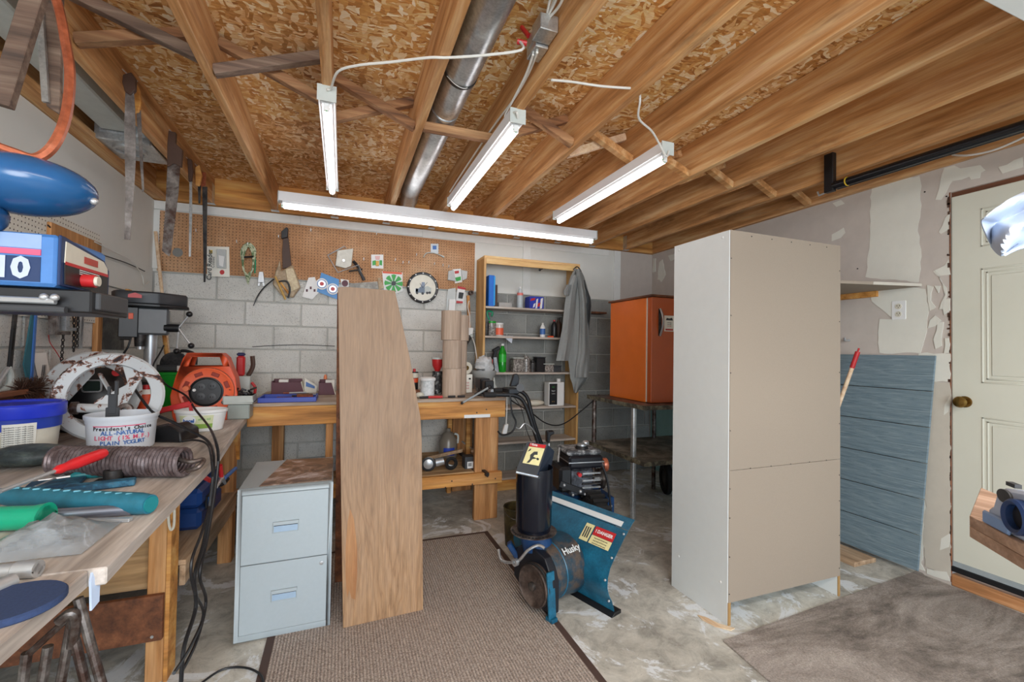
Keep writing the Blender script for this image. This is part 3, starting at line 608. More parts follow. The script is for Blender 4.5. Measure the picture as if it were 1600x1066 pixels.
# back bench
ZB = 1.004
t = thing('workbench', 'orange brown lumber workbench along the block wall', 'workbench', (.35, 3.95, 0))
for i in range(5): MB().box(-.615, 1.285, 3.50+.188*i, 3.685+.188*i, ZB-.022, ZB-.0005*i).mk('top_board', 'topx', t, .002)
MB().box(-.60, 1.283, 3.512, 3.55, .845, ZB-.023).mk('apron', 'bench', t, .003)
MB().box(.93, 1.15, 3.5115, 3.512, .846, .872).mk('paint_smear', 'white', t)
gx0, gx1 = at(742, 700, y=3.56).x, at(778, 700, y=3.56).x
leg(gx0, gx1, 3.552, 3.60, .98, t); leg(gx0, gx1, 4.34, 4.42, .98, t); leg(-.55, -.46, 4.34, 4.42, .98, t); leg(-.10, -.05, 3.552, 3.60, .98, t)
leg(.98, 1.02, 4.30, 4.36, .98, t, 'bench'); leg(1.10, 1.14, 4.06, 4.1, .98, t, 'bench', .36)
MB().box(-.6, gx1+.02, 3.50, 3.55, .305, .395).mk('shelf_apron', 'bench', t, .003)
for i in range(4): MB().box(-.6, gx0-.005 if i == 0 else gx1, 3.553+.2*i, 3.75+.2*i, .375, .40).mk('shelf_board', 'shelfx', t, .002)

for px, py in ((706, 752), (738, 757), (762, 745), (774, 748), (696, 762), (745, 645), (655, 652), (760, 640)):
    p = V(at(px, py, y=3.4995 if py > 700 else 3.5115)); MB().cyl(p, p+V((0, -.001, 0)), .006, n=8).mk('nail', 'iron', t)
# ================================================================ LEFT BENCH CLUTTER
def bowl(prof, o, **k): return MB().lathe(prof, o, **k)
# ice cream tub
p = V(at(22, 717, z=ZL)); t = thing('ice_cream_tub', 'large printed tub with a bright blue lid at the left bench edge', 'tub', p)
MB().lathe([(.122, .0), (.135, .17), (.138, .20)], p, n=40).mk('tub', 'cream', t)
MB().lathe([(.136, .13), (.1385, .198), (.139, .2)], p, n=40).mk('blue_band', 'blue', t)
MB().lathe([(.147, .175), (.150, .18), (.152, .225), (.147, .232), (.135, .230), (.13, .222), (0, .222)], p, n=40).mk('lid', plain('2b3fd0', .3), t)
def curved(o, r0, r1, z0, z1, a0, a1, mat, par, name, n=8, th=.0012):
    rows = []
    for i in range(n+1):
        a = math.radians(a0+(a1-a0)*i/n); d = V((math.cos(a), math.sin(a), 0)); rows.append([V(o)+d*r0+V((0, 0, z0)), V(o)+d*r1+V((0, 0, z1))])
    return MB().sheet(rows, th).mk(name, mat, par)
curved(p, .127, .1372, .01, .158, -78, -38, 'label', t, 'nutrition_label')
curved(p, .1265, .1345, .01, .115, -150, -80, patchy('cookie_picture', '1c1714', 'cfc8b4', 'e6e0cf', 22, .42, .5, .4), t, 'picture_print')
def on_cyl(o, r, ang, z, txt, size, mat, par, **k):
    a = math.radians(ang); d = V((math.cos(a), math.sin(a), 0)); lettering(txt, V(o)+d*(r+.0015)+V((0, 0, z)), V((-math.sin(a), math.cos(a), 0)), (0, 0, 1), size, mat, par, **k)
for i in range(9): on_cyl(p, .136, -60, .145-.0085*i, 'ingredients sugar milk solids', .0075, 'dkgrey', t)
for i in range(5): MB(frame(p+V((.131*math.cos(math.radians(-50)), .131*math.sin(math.radians(-50)), .02)), (math.sin(math.radians(50)), math.cos(math.radians(50)), 0))).box(-.018+.008*i, -.014+.008*i, -.0035, -.001, 0, .035).mk('barcode_bar', 'dkgrey', t)
on_cyl(p, .129, -68, .04, 'M', .022, 'blue', t, bold=.001); on_cyl(p, .1375, -93, .165, 'S', .03, 'white', t, bold=.001); on_cyl(p, .135, -95, .09, 'et', .035, 'blue', t)
# yogurt tub
p = V(at(190, 701, z=ZL)); t = thing('yogurt_tub', 'white plain yogurt tub holding a dark metal bit', 'tub', p)
MB().lathe([(.110, 0), (.114, .005), (.124, .125), (.128, .127), (.129, .14), (.133, .145), (.134, .16), (.130, .163), (.127, .155), (.118, .01), (0, .008)], p, n=40).mk('cup', plain('d9dfe6', .35, 0, .04), t)
for a, z, txt, s_, m_ in ((-68, .090, 'ALL-NATURAL', .025, 'lblue'), (-68, .068, 'LIGHT (1% M.F.)', .025, 'pink'), (-68, .046, 'PLAIN YOGURT', .024, 'lblue'), (-68, .109, "President's Choice", .022, 'black')):
    if not txt: continue
    r = .1165+.0095*z/.125
    n_ = len(txt); da = math.degrees(s_*.56/r)
    for i, c in enumerate(txt):
        if c != ' ': on_cyl(p, r, a+(i-(n_-1)/2)*da, z, c, s_, m_, t, bold=.0006)
curved(p, .1235, .1245, .118, .122, -120, -30, 'pink', t, 'stripe', 12, .0014)
q = p+V((-.03, -.02, .012)); t2 = thing('metal_bit', 'dark forked metal bit standing upright in the yogurt tub', 'tool', q)
MB().box(q.x-.025, q.x+.025, q.y-.006, q.y+.006, q.z, q.z+.18).box(q.x-.016, q.x+.016, q.y-.008, q.y+.008, q.z+.15, q.z+.24).mk('shank', 'dkgrey', t2, .003)
MB().box(q.x-.020, q.x-.010, q.y-.008, q.y+.008, q.z+.235, q.z+.275).box(q.x+.006, q.x+.018, q.y-.008, q.y+.008, q.z+.235, q.z+.30).mk('fork', 'dkgrey', t2, .002)
# spring
pA = V(at(88, 720, z=ZL+.056)); pB = V(at(290, 722, z=ZL+.056)); t = thing('garage_spring', 'heavy rusty coil spring lying across the left bench top', 'spring', ((pA.x+pB.x)/2, (pA.y+pB.y)/2, ZL))
d = (pB-pA); L = d.length; fm = frame(pA, d, (0, 0, 1)); N = 34; hp = []
for i in range(N*14+1): a = 2*PI*i/14; hp.append((L*i/(N*14), .047*math.cos(a), .047*math.sin(a)))
MB(fm).tube(hp, .0078, 6).mk('coil', patchy('spring_steel', '5a4c4c', '857a7c', 'a9a7ad', 20, .4, .6, .4, .45), t)
MB(fm).tube(smooth_pts([(L-.03, 0, .01), (L+.02, 0, .0), (L+.055, .012, .005), (L+.055, -.012, -.015), (L+.015, -.012, -.028)]), .0085, 8).mk('hook', 'rust', t)
# white enamelled rings with rust
def ring(name, label, c, r0, r1, nrm, grp, arc=None):
    t = thing(name, label, 'ring', (c.x, c.y, c.z-r1), grp); ax = V(nrm).normalized()
    MB().lathe([(r0, 0), (r0+.004, .012), (r1-.01, .02), (r1, .008), (r1-.006, -.004), (r0+.01, 0)], c, ax, 56, closed=True).mk('rim', 'enamel', t)
    return t, ax
c1 = V(at(172, 634, y=2.74)); zr = .205
t, ax = ring('enamel_ring', 'front chipped white enamel wheel ring behind the yogurt tub', V((c1.x-.0, 2.74, ZL+.222)), .155, .215, (.15, -1, .18), 'rusty enamel wheels')
fm = frame(V((c1.x, 2.745, ZL+.222)), (1, .15, 0), (0, .18, 1))
MB(fm).prism([(.02, 0, .20), (.10, 0, .17), (.13, 0, .13), (.03, 0, -.12), (-.08, 0, -.15), (-.06, 0, -.02), (.06, 0, .06)], (0, .008, 0)).mk('blade', 'enamel', t, .002)
MB(fm).tube([(-.13, .0, -.05), (.02, .0, -.06)], .022, 14).mk('rusty_pipe', 'enamel', t); MB(fm).cyl((-.14, 0, -.05), (-.115, 0, -.05), .03, n=16).mk('pipe_flange', 'rust', t)
MB(fm).lathe([(.035, 0), (.03, .02), (.012, .022), (.012, 0)], (.06, -.012, -.07), (0, -1, 0), 20, closed=True).mk('hub', 'rust', t)
t, ax = ring('enamel_ring', 'rear chipped white enamel wheel ring, mostly hidden, with a dark edge at left', V((at(64, 625, y=2.94).x+.205, 2.94, ZL+.224)), .14, .215, (-.05, -1, .12), 'rusty enamel wheels')
fm = frame(V((at(64, 625, y=2.94).x+.205, 2.945, ZL+.224)), (1, 0, 0)); MB(fm).prism([(-.16, 0, .04), (-.05, 0, .13), (.0, 0, .17), (.0, 0, .10), (-.10, 0, -.04)], (0, .006, 0)).mk('blade', 'enamel', t, .002)
MB(fm).beam((.02, .005, .10), (.12, .005, -.10), .03, .008).mk('spoke', 'enamel', t)
cb = [smooth_pts([V(at(a, b, y=yy)) for a, b, yy in l]) for l in (((160, 620, 2.9), (148, 605, 2.9), (165, 592, 2.88), (185, 598, 2.86), (196, 612, 2.85)), ((150, 600, 2.92), (175, 610, 2.9), (200, 606, 2.9)), ((178, 640, 2.9), (190, 622, 2.88), (205, 605, 2.9)))]
# adaptor with cords hanging over the edge
p = V(at(262, 690, z=ZL)); t = thing('battery_charger', 'black boxy battery charger with leads draped over the bench edge', 'charger', p)
MB(frame(p, (1, -.35, 0))).prism([(-.085, -.03, 0), (.085, -.03, 0), (.08, -.03, .055), (.02, -.03, .085), (-.08, -.03, .06)], (0, .14, 0)).mk('case', 'black', t, .006)
for k in range(5): MB(frame(p, (1, -.35, 0))).box(-.07+.02*k, -.06+.02*k, .0, .09, .06, .074).mk('cooling_fin', 'dkgrey', t)
def cordobj(name, label, pts, r, mat, cat='cord', grp=None, k=5):
    o = MB().tube(smooth_pts(pts, k), r, 7).mk(name, mat); return tag(o, label, cat, grp)
def W3(*l): return [V(at(a, b, **{ax: v})) for a, b, ax, v in l]
G = 'black leads hanging from the left bench'
E_ = -.50
cordobj('extension_lead', 'black lead running from the drill press over the orange reel side', W3((236, 575, 'y', 3.55), (250, 590, 'y', 3.4), (262, 603, 'y', 3.28), (290, 618, 'y', 3.15), (305, 640, 'y', 2.90), (325, 665, 'y', 2.6), (337, 690, 'x', -.465), (341, 720, 'x', -.465), (334, 780, 'x', -.465), (322, 850, 'x', -.465), (312, 900, 'x', -.465), (322, 940, 'x', -.465), (308, 1000, 'x', -.465), (284, 1050, 'x', -.465)), .0055, 'wirek', 'cord', G)
cordobj('extension_lead', 'thick black lead across the bench that drops down nearest the blue case', W3((205, 600, 'y', 3.0), (220, 622, 'y', 2.8), (240, 645, 'y', 2.65), (275, 662, 'y', 2.55), (300, 675, 'y', 2.5), (325, 690, 'y', 2.4), (334, 720, 'x', -.465), (328, 790, 'x', -.465), (318, 850, 'x', -.465), (304, 900, 'x', -.465), (306, 950, 'x', -.465), (288, 1010, 'x', -.465), (283, 1066, 'x', -.465)), .0065, 'wirek', 'cord', G)
cordobj('extension_lead', 'black lead leaving the charger and twisting down to the floor', W3((285, 690, 'z', ZL+.03), (305, 688, 'z', ZL+.02), (322, 693, 'z', ZL+.014), (330, 712, 'x', -.465), (332, 770, 'x', -.465), (316, 830, 'x', -.465), (299, 880, 'x', -.465), (304, 925, 'x', -.465), (318, 960, 'x', -.465), (298, 1010, 'x', -.465), (272, 1052, 'x', -.45)), .005, 'wirek', 'cord', G)
t = thing('battery_clips', 'pair of battery clips, red handles, hanging at the bench edge', 'clamp', V(at(345, 745, x=-.55)))
for pts, m_ in ((((312, 742), (330, 752)), 'red'), (((344, 727), (346, 745)), 'red'), (((368, 732), (350, 748)), 'lblue')): MB().tube([V(at(*q_, x=-.55)) for q_ in pts], .010, 8).mk('grip', m_, t)
MB().tube([V(at(346, 745, x=-.55)), V(at(352, 756, x=-.55))], [.013, .006], 8).tube([V(at(346, 748, x=-.55)), V(at(338, 762, x=-.55))], [.012, .006], 8).mk('jaw', 'steel', t)
# margarine tub
p = V(at(314, 672, z=ZL)); t = thing('margarine_tub', 'small margarine tub with green label before the orange reel', 'tub', p)
MB().lathe([(.098, 0), (.105, .004), (.122, .10), (.128, .104), (.130, .118), (.125, .12), (.12, .11), (.10, .01), (0, .008)], p, n=40, sy=.72).mk('cup', 'white', t)
def curvede(o, r0, r1, z0, z1, a0, a1, mat, par, name, n=14, sy=.72):
    rows = []
    for i in range(n+1):
        a = math.radians(a0+(a1-a0)*i/n); rows.append([V(o)+V((math.cos(a)*r0, math.sin(a)*r0*sy, z0)), V(o)+V((math.cos(a)*r1, math.sin(a)*r1*sy, z1))])
    return MB().sheet(rows, .001).mk(name, mat, par)
curvede(p, .1085, .1215, .022, .092, -135, -35, plain('d8dcb0', .5), t, 'label'); curvede(p, .1085, .1135, .02, .045, -130, -35, plain('8cb04a', .5), t, 'green_band')
curvede(p, .1095, .1225, .02, .092, -52, -32, 'white', t, 'barcode_label'); q = p+V((-.035, -.085, .065))
MB().lathe([(.034, 0), (.034, .003), (0, .0035)], q, (-.2, -1, .12), 24, sy=.8).mk('oval_logo', 'white', t); lettering('becel', q+V((-.001, -.006, 0)), (1, -.2, 0), (0, 0, 1), .026, 'lblue', t, bold=.001)
lettering('olive oil', p+V((.035, -.086, .072)), (1, .28, 0), (0, 0, 1), .018, 'grn', t)
t2 = thing('red_clamp', 'small orange red clamp bar sticking out of the margarine tub', 'clamp', p+V((-.1, 0, .1)))
MB().beam(p+V((-.215, .0, .11)), p+V((-.055, -.0, .15)), .02, .03).mk('bar', 'red', t2, .004); MB().beam(p+V((-.055, 0, .155)), p+V((-.04, 0, .04)), .016, .02).mk('jaw', 'red', t2, .003)
# orange cable reel
ox, oy = (at(265, 648, y=3.36).x+at(370, 648, y=3.36).x)/2, 3.36; W_ = .37; H_ = .43
t = thing('cable_reel', 'orange plastic extension cable reel standing on the left bench', 'cable reel', (ox, oy+.08, ZL))
fm = frame((ox, oy, ZL), (1, .06, 0))
out = [(-.10, H_), (.085, H_), (.115, .40), (.165, .27), (.18, .16), (.165, .03), (.15, 0), (-.15, 0), (-.165, .03), (-.18, .16), (-.155, .28), (-.12, .395)]
def plate(y0, th):
    m = MB(fm); hole = [(-.075, .405), (.075, .405), (.095, .345), (-.09, .345)]
    # outline minus handle hole: build as bands
    L_ = [(-.18, .16), (-.155, .28), (-.13, .345), (.13, .345), (.165, .27), (.18, .16), (.165, .03), (.15, 0), (-.15, 0), (-.165, .03)]
    m.prism([(x, y0, z) for x, z in L_], (0, th, 0))
    m.prism([(-.13, y0, .345), (-.09, y0, .345), (-.075, y0, .405), (-.10, y0, .43), (-.12, y0, .395)], (0, th, 0))
    m.prism([(.095, y0, .345), (.13, y0, .345), (.115, y0, .40), (.085, y0, .43), (.075, y0, .405)], (0, th, 0))
    m.prism([(-.075, y0, .405), (.075, y0, .405), (.085, y0, .43), (-.10, y0, .43)], (0, th, 0))
    return m
plate(0, .016).mk('front_frame', 'orange', t, .003); plate(.16, .016).mk('rear_frame', 'orange', t, .003)
rim = MB(fm)
for a, b in zip(out, out[1:]+out[:1]): rim.beam((a[0], .015, a[1]), (a[0], .16, a[1]), .012, .012) if False else rim.prism([(a[0], .014, a[1]), (b[0], .014, b[1]), (b[0]*.93, .014, .2+(b[1]-.2)*.93), (a[0]*.93, .014, .2+(a[1]-.2)*.93)], (0, .148, 0))
rim.mk('frame_rim', 'orange', t)
MB(fm).lathe([(.150, 0), (.150, .012), (.143, .016), (.135, .013), (.09, .010), (.088, 0)], (.012, 0, .185), (0, -1, 0), 48).mk('drum_face', plain('e8633a', .4), t)
gr = MB(fm); gr.lathe([(.1535, 0), (.1535, .002), (.150, .002), (.150, 0)], (.012, 0, .185), (0, -1, 0), 48, closed=True); gr.mk('shadow_groove', 'apron', t)
for k in range(8):
    a = math.radians(22+45*k); c = V((.012+.117*math.cos(a), -.0135, .185+.117*math.sin(a))); fr2 = fm @ frame(c, (-math.sin(a), 0, math.cos(a)), (math.cos(a), 0, math.sin(a)))
    MB(fr2).box(-.022, .022, -.0015, .004, -.012, .012).mk('slot', plain('8f2a14', .6), t, .002); MB(fr2).box(-.016, .016, -.003, .003, -.003, .003).mk('slot_rib', 'orange', t)
MB(fm).lathe([(.093, .010), (.093, .020), (.085, .023), (.080, .016), (0, .016)], (.012, 0, .185), (0, -1, 0), 40).mk('socket_plate', 'black', t)
for dx, dz in ((.03, .035), (-.03, .03), (-.03, -.03), (.03, -.035)):
    MB(fm).lathe([(.024, .016), (.024, .018), (.021, .019), (0, .017)], (.012+dx, 0, .185+dz), (0, -1, 0), 20).mk('socket', 'dkgrey', t)
    for k in (-.007, .007): MB(fm).box(.012+dx+k-.0015, .012+dx+k+.0015, -.0205, -.018, .185+dz-.004, .185+dz+.006).mk('socket_slot', 'drk', t)
MB(fm).lathe([(.009, .016), (.009, .021), (.004, .021), (0, .019)], (-.052, 0, .197), (0, -1, 0), 16).mk('breaker_button', 'white', t)
MB(fm).tube([(-.088, -.012, .21), (-.088, -.06, .21)], [.018, .016], 16).mk('crank_knob', plain('ec7a4c', .4), t)
MB(fm).lathe([(.012, 0), (.012, .004), (0, .004)], (.105, -.012, .115), (0, -1, 0), 14).mk('cord_hole', 'black', t)
MB(fm).lathe([(.10, 0), (.135, .01), (.135, .12), (.10, .13)], (.012, .02, .185), (0, 1, 0), 32).mk('wound_cable', 'wirek', t)
# saw head at far left
t = thing('radial_arm_saw', 'blue and red radial arm saw head with the big number ten, at the left edge', 'power saw', (-1.0, 1.5, ZL))
fm = frame((-.655, 1.41, 1.536), (1, 0, 0)); sh_ = .128
MB(fm).box(-.62, 0, 0, .24, 0, sh_).mk('arm', 'sawblue', t, .008)
MB(fm).prism([(.0, .0, .004), (.0, .245, .002), (.0, .245, .078), (.0, .215, .104), (.0, .02, sh_), (0, 0, sh_)], (.006, 0, 0)).mk('end_frame', 'sawnavy', t, .002)
MB(fm).prism([(.0065, .018, .010), (.0065, .232, .008), (.0065, .230, .062), (.0065, .015, .062)], (.002, 0, 0)).mk('control_panel', 'black', t)
MB(fm).prism([(.0065, .015, .063), (.0065, .230, .063), (.0065, .228, .082), (.0065, .205, .098), (.0065, .018, .116)], (.002, 0, 0)).mk('white_panel', 'cream', t)
MB(fm).box(.009, .0095, .015, .23, .058, .066).mk('red_stripe', 'red', t); MB(fm).box(.009, .0098, .10, .17, .076, .094).mk('red_badge', plain('b5463a', .5), t)
MB(fm).cyl((.008, .10, .030), (.035, .10, .030), .017, n=18).mk('red_knob', 'red', t); MB(fm).cyl((.035, .10, .030), (.042, .10, .030), .013, n=16).mk('knob_cap', 'cream', t)
for k in range(3): MB(fm).box(.009, .0095, .08, .18, .044+.005*k, .0462+.005*k).mk('print_line', 'white', t)
MB(fm).box(-.62, -.030, -.002, 0, .010, .070).mk('navy_panel', 'sawnavy', t); MB(fm).box(-.62, -.03, -.003, 0, .074, .088).mk('pink_stripe', 'pink', t)
MB(fm).box(-.62, -.03, -.001, 0, .090, .124).mk('sky_panel', plain('8fa8d0', .4), t)
lettering('10', fm @ V((-.082, -.004, .040)), (1, 0, 0), (0, 0, 1), .068, plain('b9c4e0', .5), t, bold=.003, name='number')
MB(fm).box(-.62, .06, .02, .23, -.06, -.002).mk('lower_rail', 'black', t, .004); MB(fm).tube([(-.62, .0, -.035), (.0, .0, -.035)], .008, 10).mk('track_rod', 'steel', t); MB(fm).tube([(-.62, .0, -.055), (.02, .0, -.055)], .009, 10).mk('track_rod', 'dkgrey', t)
MB(fm).box(-.0, .07, .04, .20, -.05, -.006).mk('carriage_plate', 'dkgrey', t, .003)
for k in (-.02, .0): MB(fm).sph((k, -.004, -.026), .009, 10, 8).mk('bolt', 'steel', t)
MB().lathe([(.05, 0), (.05, .62)], (-1.12, 1.56, ZL), n=20).mk('column', 'steel', t); MB().box(-1.24, -1.0, 1.44, 1.68, ZL, ZL+.05).mk('base', 'iron', t, .006)
dc = V(at(34, 290, y=1.42))
MB().sph(dc, (.140, .12, .068), 28, 18).mk('motor_dome', plain('245a8e', .2), t); MB().sph(dc+V((-.125, -.03, -.085)), (.115, .09, .06), 22, 14).mk('motor_body', plain('1f4d7c', .25), t)
MB().cyl(dc+V((-.22, 0, -.10)), dc+V((-.22, .04, -.24)), .05, n=20).mk('mount', 'black', t); MB().sph(dc+V((.138, -.0, -.02)), .009, 10, 8).mk('dome_screw', 'steel', t)
# copper coloured hose at the ceiling and hanging stakes
t = cordobj('air_hose', 'thick copper coloured hose loop hanging from the joists at upper left', W3((60, -60, 'y', 1.6), (88, 0, 'y', 1.55), (103, 70, 'y', 1.5), (109, 120, 'y', 1.48), (103, 180, 'y', 1.45), (85, 225, 'y', 1.42), (58, 247, 'y', 1.40), (25, 240, 'y', 1.38), (-30, 215, 'y', 1.36), (-70, 160, 'y', 1.36), (-80, 0, 'y', 1.4), (-80, -120, 'y', 1.45)), .0115, 'copper', 'hose', None, 8)
t = thing('hanging_stake', 'dark wooden stake hanging down beside the copper hose', 'stake', V(at(88, 160, y=1.95)))
A, B = V(at(60, -15, y=1.95)), V(at(98, 175, y=1.95)); MB().prism([V(at(56, -20, y=1.95)), V(at(96, -20, y=1.95)), V(at(93, 150, y=1.95)), V(at(92, 178, y=1.95)), V(at(72, 165, y=1.95))], (0, .02, 0)).mk('stake', 'braced', t, .002); MB().beam(V(at(60, -20, y=1.94)), V(at(72, 160, y=1.94)), .018, .012).mk('metal_strip', 'galv', t)
o = MB().beam(V(at(62, -30, y=1.8)), V(at(2, 165, y=1.8)), .05, .03).mk('hanging_stake', 'braced', None, .002); tag(o, 'long slanting brown stake at the top left corner', 'stake')
# hand saws on the joist
GS = 'old saws hanging on nails from the joist'
def saw(label, y, blade, handle, bm='sawblade', hm='leatherd', th=.003):
    q = [V(at(a, b, y=y)) for a, b in blade]; h = [V(at(a, b, y=y)) for a, b in handle]
    t = thing('hand_saw', label, 'saw', min(q, key=lambda v: v.z), GS)
    MB().prism(q, (0, th, 0)).mk('blade', bm, t)
    cx_ = sum((p.x for p in h))/len(h); cz_ = sum((p.z for p in h))/len(h)
    MB().prism([p+V((0, -.010, 0)) for p in h], (0, .024, 0)).mk('handle', hm, t, .003)
    MB().tube([V((cx_, y, max(p.z for p in h)-.02)), V((cx_-.055 if False else cx_-.03, y, max(p.z for p in h)+.01))], .003, 6).mk('nail', 'steel', t)
saw('long grey saw with a broad pale blade, leftmost on the joist', 2.70, ((196, 136), (208, 130), (211, 170), (212, 250), (209, 300), (203, 375), (194, 374), (196, 300), (194, 200)), ((193, 118), (206, 114), (213, 124), (212, 142), (204, 150), (196, 144), (192, 130)))
saw('narrow compass saw hanging close behind the broad one', 2.85, ((213, 176), (220, 172), (225, 298), (222, 300)), ((208, 120), (218, 140), (221, 160), (218, 176), (211, 178), (208, 150)), hm='bench')
saw('rusty saw with a ragged handle and wide tapering blade', 3.26, ((262, 248), (282, 250), (279, 300), (267, 395), (264, 401), (253, 392), (258, 330)), ((264, 205), (276, 208), (275, 225), (286, 235), (284, 262), (272, 256), (262, 262), (262, 225)), 'rust')
saw('thin round rasp hanging between the saws', 3.66, ((296, 282), (300, 282), (300, 340), (298, 401), (295, 401)), ((293, 248), (300, 250), (302, 268), (300, 284), (295, 284)), 'galv', th=.006)
saw('dark narrow saw hanging in front of the packaged part', 4.05, ((316, 292), (324, 292), (323, 400), (321, 441), (318, 441)), ((311, 268), (322, 270), (321, 290), (312, 292)), 'iron', 'copper')
saw('short dark saw with orange brown handle next to the rim joist', 3.90, ((309, 290), (314, 290), (313, 318), (310, 318)), ((305, 262), (312, 258), (316, 275), (312, 292), (306, 290)), 'iron', 'bench')
# left wall hangings
XW = XL+.03
def wp(px, py, x=XW): return V(at(px, py, x=x))
def wallpoly(name, label, cat, pts, mat, th=.008, grp=None, x=XW):
    o = MB().prism([wp(a, b, x) for a, b in pts], (th, 0, 0)).mk(name, mat, None, .001); return tag(o, label, cat, grp)
wallpoly('leaflet', 'white printed card pinned low on the left block wall', 'card', ((51, 552), (72, 551), (79, 588), (59, 591)), 'paper', .001)
o = bpy.data.objects['leaflet']
for i in range(7): lettering('|| ||| |', wp(69-.3*i, 572+2.4*i, XW+.002)+V((.001, 0, 0)), (0, 1, 0), (0, 0, 1), .016, 'dkgrey', o)

wallpoly('envelope', 'grey plastic packet hanging behind the white card', 'packet', ((40, 566), (52, 560), (58, 590), (42, 591)), plain('9aa2ae', .4), .001, None, XW-.004)
for nm, lb, A, B, w_, m_ in (('pry_bar', 'long grey steel bar hanging on the white pegboard', (24, 487), (15, 575), .022, 'iron'), ('clamp_bar', 'slim dark clamp bar hanging left of the teal saw', (20, 515), (13, 580), .014, 'black'),
    ('straightedge', 'bright aluminium straightedge hanging by the brown batten', (128, 490), (125, 545), .03, 'galv'), ('wooden_lath', 'narrow pale wooden lath hung on the left wall by the chains', (118, 490), (116, 540), .02, 'blonde'), ('tape_strip', 'orange and white patterned strip hanging beside the teal saw', (55, 490), (51, 550), .014, patchy('orange_pattern', 'e8e0d0', 'd8662e', None, 60))):
    o = MB().beam(wp(*A), wp(*B), w_, .01, (1, 0, 0)).mk(nm, m_, None, .001); tag(o, lb, 'tool')
t = thing('teal_saw', 'teal painted hand saw hanging on the white pegboard', 'saw', wp(40, 600)); MB().prism([wp(48, 488), wp(54, 489), wp(46, 600), wp(42, 600), (wp(35, 570))], (.006, 0, 0)).mk('blade', 'teal3', t); MB().prism([wp(51, 490), wp(54, 490), wp(46, 608), wp(43, 608)], (.012, 0, 0)).mk('back_strip', 'lblue', t)
def chain(label, A, B, x):
    a, b = wp(*A, x), wp(*B, x); n = int((b-a).length/.017); t = thing('chain', label, 'chain', b, 'chains on the left wall'); m = MB()
    for i in range(n):
        c = a.lerp(b, i/n); m.lathe([(.010, -.0025), (.010, .0025), (.0055, .0025), (.0055, -.0025)], c, (1, 0, 0) if i % 2 else (0, 1, 0), 8, closed=True, xdir=(0, 0, 1), sx=1.2, sy=.8)
    m.mk('links', 'iron', t, kind='stuff')
chain('chain hanging down nearest the leaflet', (99, 522), (95, 580), XW+.012); chain('chain in a doubled strand right of the tin brackets', (116, 496), (115, 552), XW+.012); chain('short chain strand beside the wooden lath', (122, 492), (120, 545), XW+.014)
t = thing('tin_bracket', 'bent grey sheet metal bracket hanging on the white pegboard', 'bracket', wp(95, 522)); MB().prism([wp(75, 488), wp(82, 488), wp(82, 518), wp(100, 518), wp(100, 523), wp(75, 523)], (.03, 0, 0)).mk('outer_bend', 'rust', t, .001); MB().prism([wp(87, 488), wp(93, 488), wp(93, 512), wp(104, 512), wp(104, 517), wp(87, 517)], (.045, 0, 0)).mk('inner_bend', 'galv', t, .001)
wallpoly('dark_slate', 'dark square pad fixed on the block wall beside the batten', 'panel', ((148, 494), (192, 500), (193, 547), (149, 545)), patchy('sooty_square', '3b3a38', '55534f', '6b6965', 8), .004, None, XL+.004)
t = thing('tool_handle_clamp', 'large grey C clamp hanging at the left edge of the pegboard', 'clamp', wp(5, 610)); MB().tube(smooth_pts([wp(12, 575), wp(16, 585), wp(15, 600), wp(5, 612), wp(-8, 615)]), .014, 8).mk('frame', 'pvc', t); MB().tube([wp(12, 575), wp(-5, 600)], .010, 8).mk('screw', 'steel', t)
cordobj('red_wire', 'thin red wire hanging on the block wall', [wp(76, 524, XW+.02), wp(78, 535), wp(88, 550), wp(96, 562), wp(106, 570)], .002, 'red', 'wire')
# brush
p = wp(48, 605, XL+.12); t = thing('bench_brush', 'bristly brown bench brush lying behind the blue tub', 'brush', p)
m = MB()
for i in range(420):
    a = random.uniform(0, 2*PI); b = random.uniform(-.9, 1.2); d = V((.4*math.cos(a)*math.cos(b), math.sin(a)*math.cos(b)*1.5, math.sin(b))).normalized(); s0 = p+V((0, random.uniform(-.07, .07), -.01)); m.tube([s0, s0+d*.062], [.003, .001], 3, False)
m.mk('bristles', 'leatherd', t, kind='stuff'); MB().box(p.x-.02, p.x+.02, p.y-.30, p.y-.05, p.z-.03, p.z-.005).mk('handle', 'apron', t, .005)

o = MB().box(XL+.035, XL+.10, 1.9, 3.02, ZL+.001, p.z-.035).mk('wooden_tray', 'apron', None, .004); tag(o, 'dark red wooden box along the wall behind the blue tub', 'box')
# welding mask
p = V(at(156, 578, y=3.22)); t = thing('welding_mask', 'black welding mask with red straps behind the white wheels', 'mask', (p.x, p.y, ZL))
pr = []
for i in range(9):
    a = PI*i/8; pr.append([(p.x-.20*math.cos(a), p.y-.16*math.sin(a)**.8+.02, ZL+.0), (p.x-.185*math.cos(a), p.y-.15*math.sin(a), ZL+.18), (p.x-.17*math.cos(a), p.y-.13*math.sin(a), ZL+.27), (p.x-.12*math.cos(a), p.y-.07*math.sin(a), ZL+.325), (p.x-.05*math.cos(a), p.y-.02*math.sin(a), ZL+.34)])
MB().sheet(pr, .004).mk('shell', 'black', t)
q = p+V((.03, -.155, 0)); MB().prism([(q.x+a, q.y, ZL+.25+b) for a, b in rr(0, 0, .09, .07, .015)], (0, .006, 0)).mk('window_frame', 'galv', t); MB().prism([(q.x+a, q.y-.002, ZL+.25+b) for a, b in rr(0, 0, .074, .054, .01)], (0, .004, 0)).mk('window', plain('26332e', .1), t)
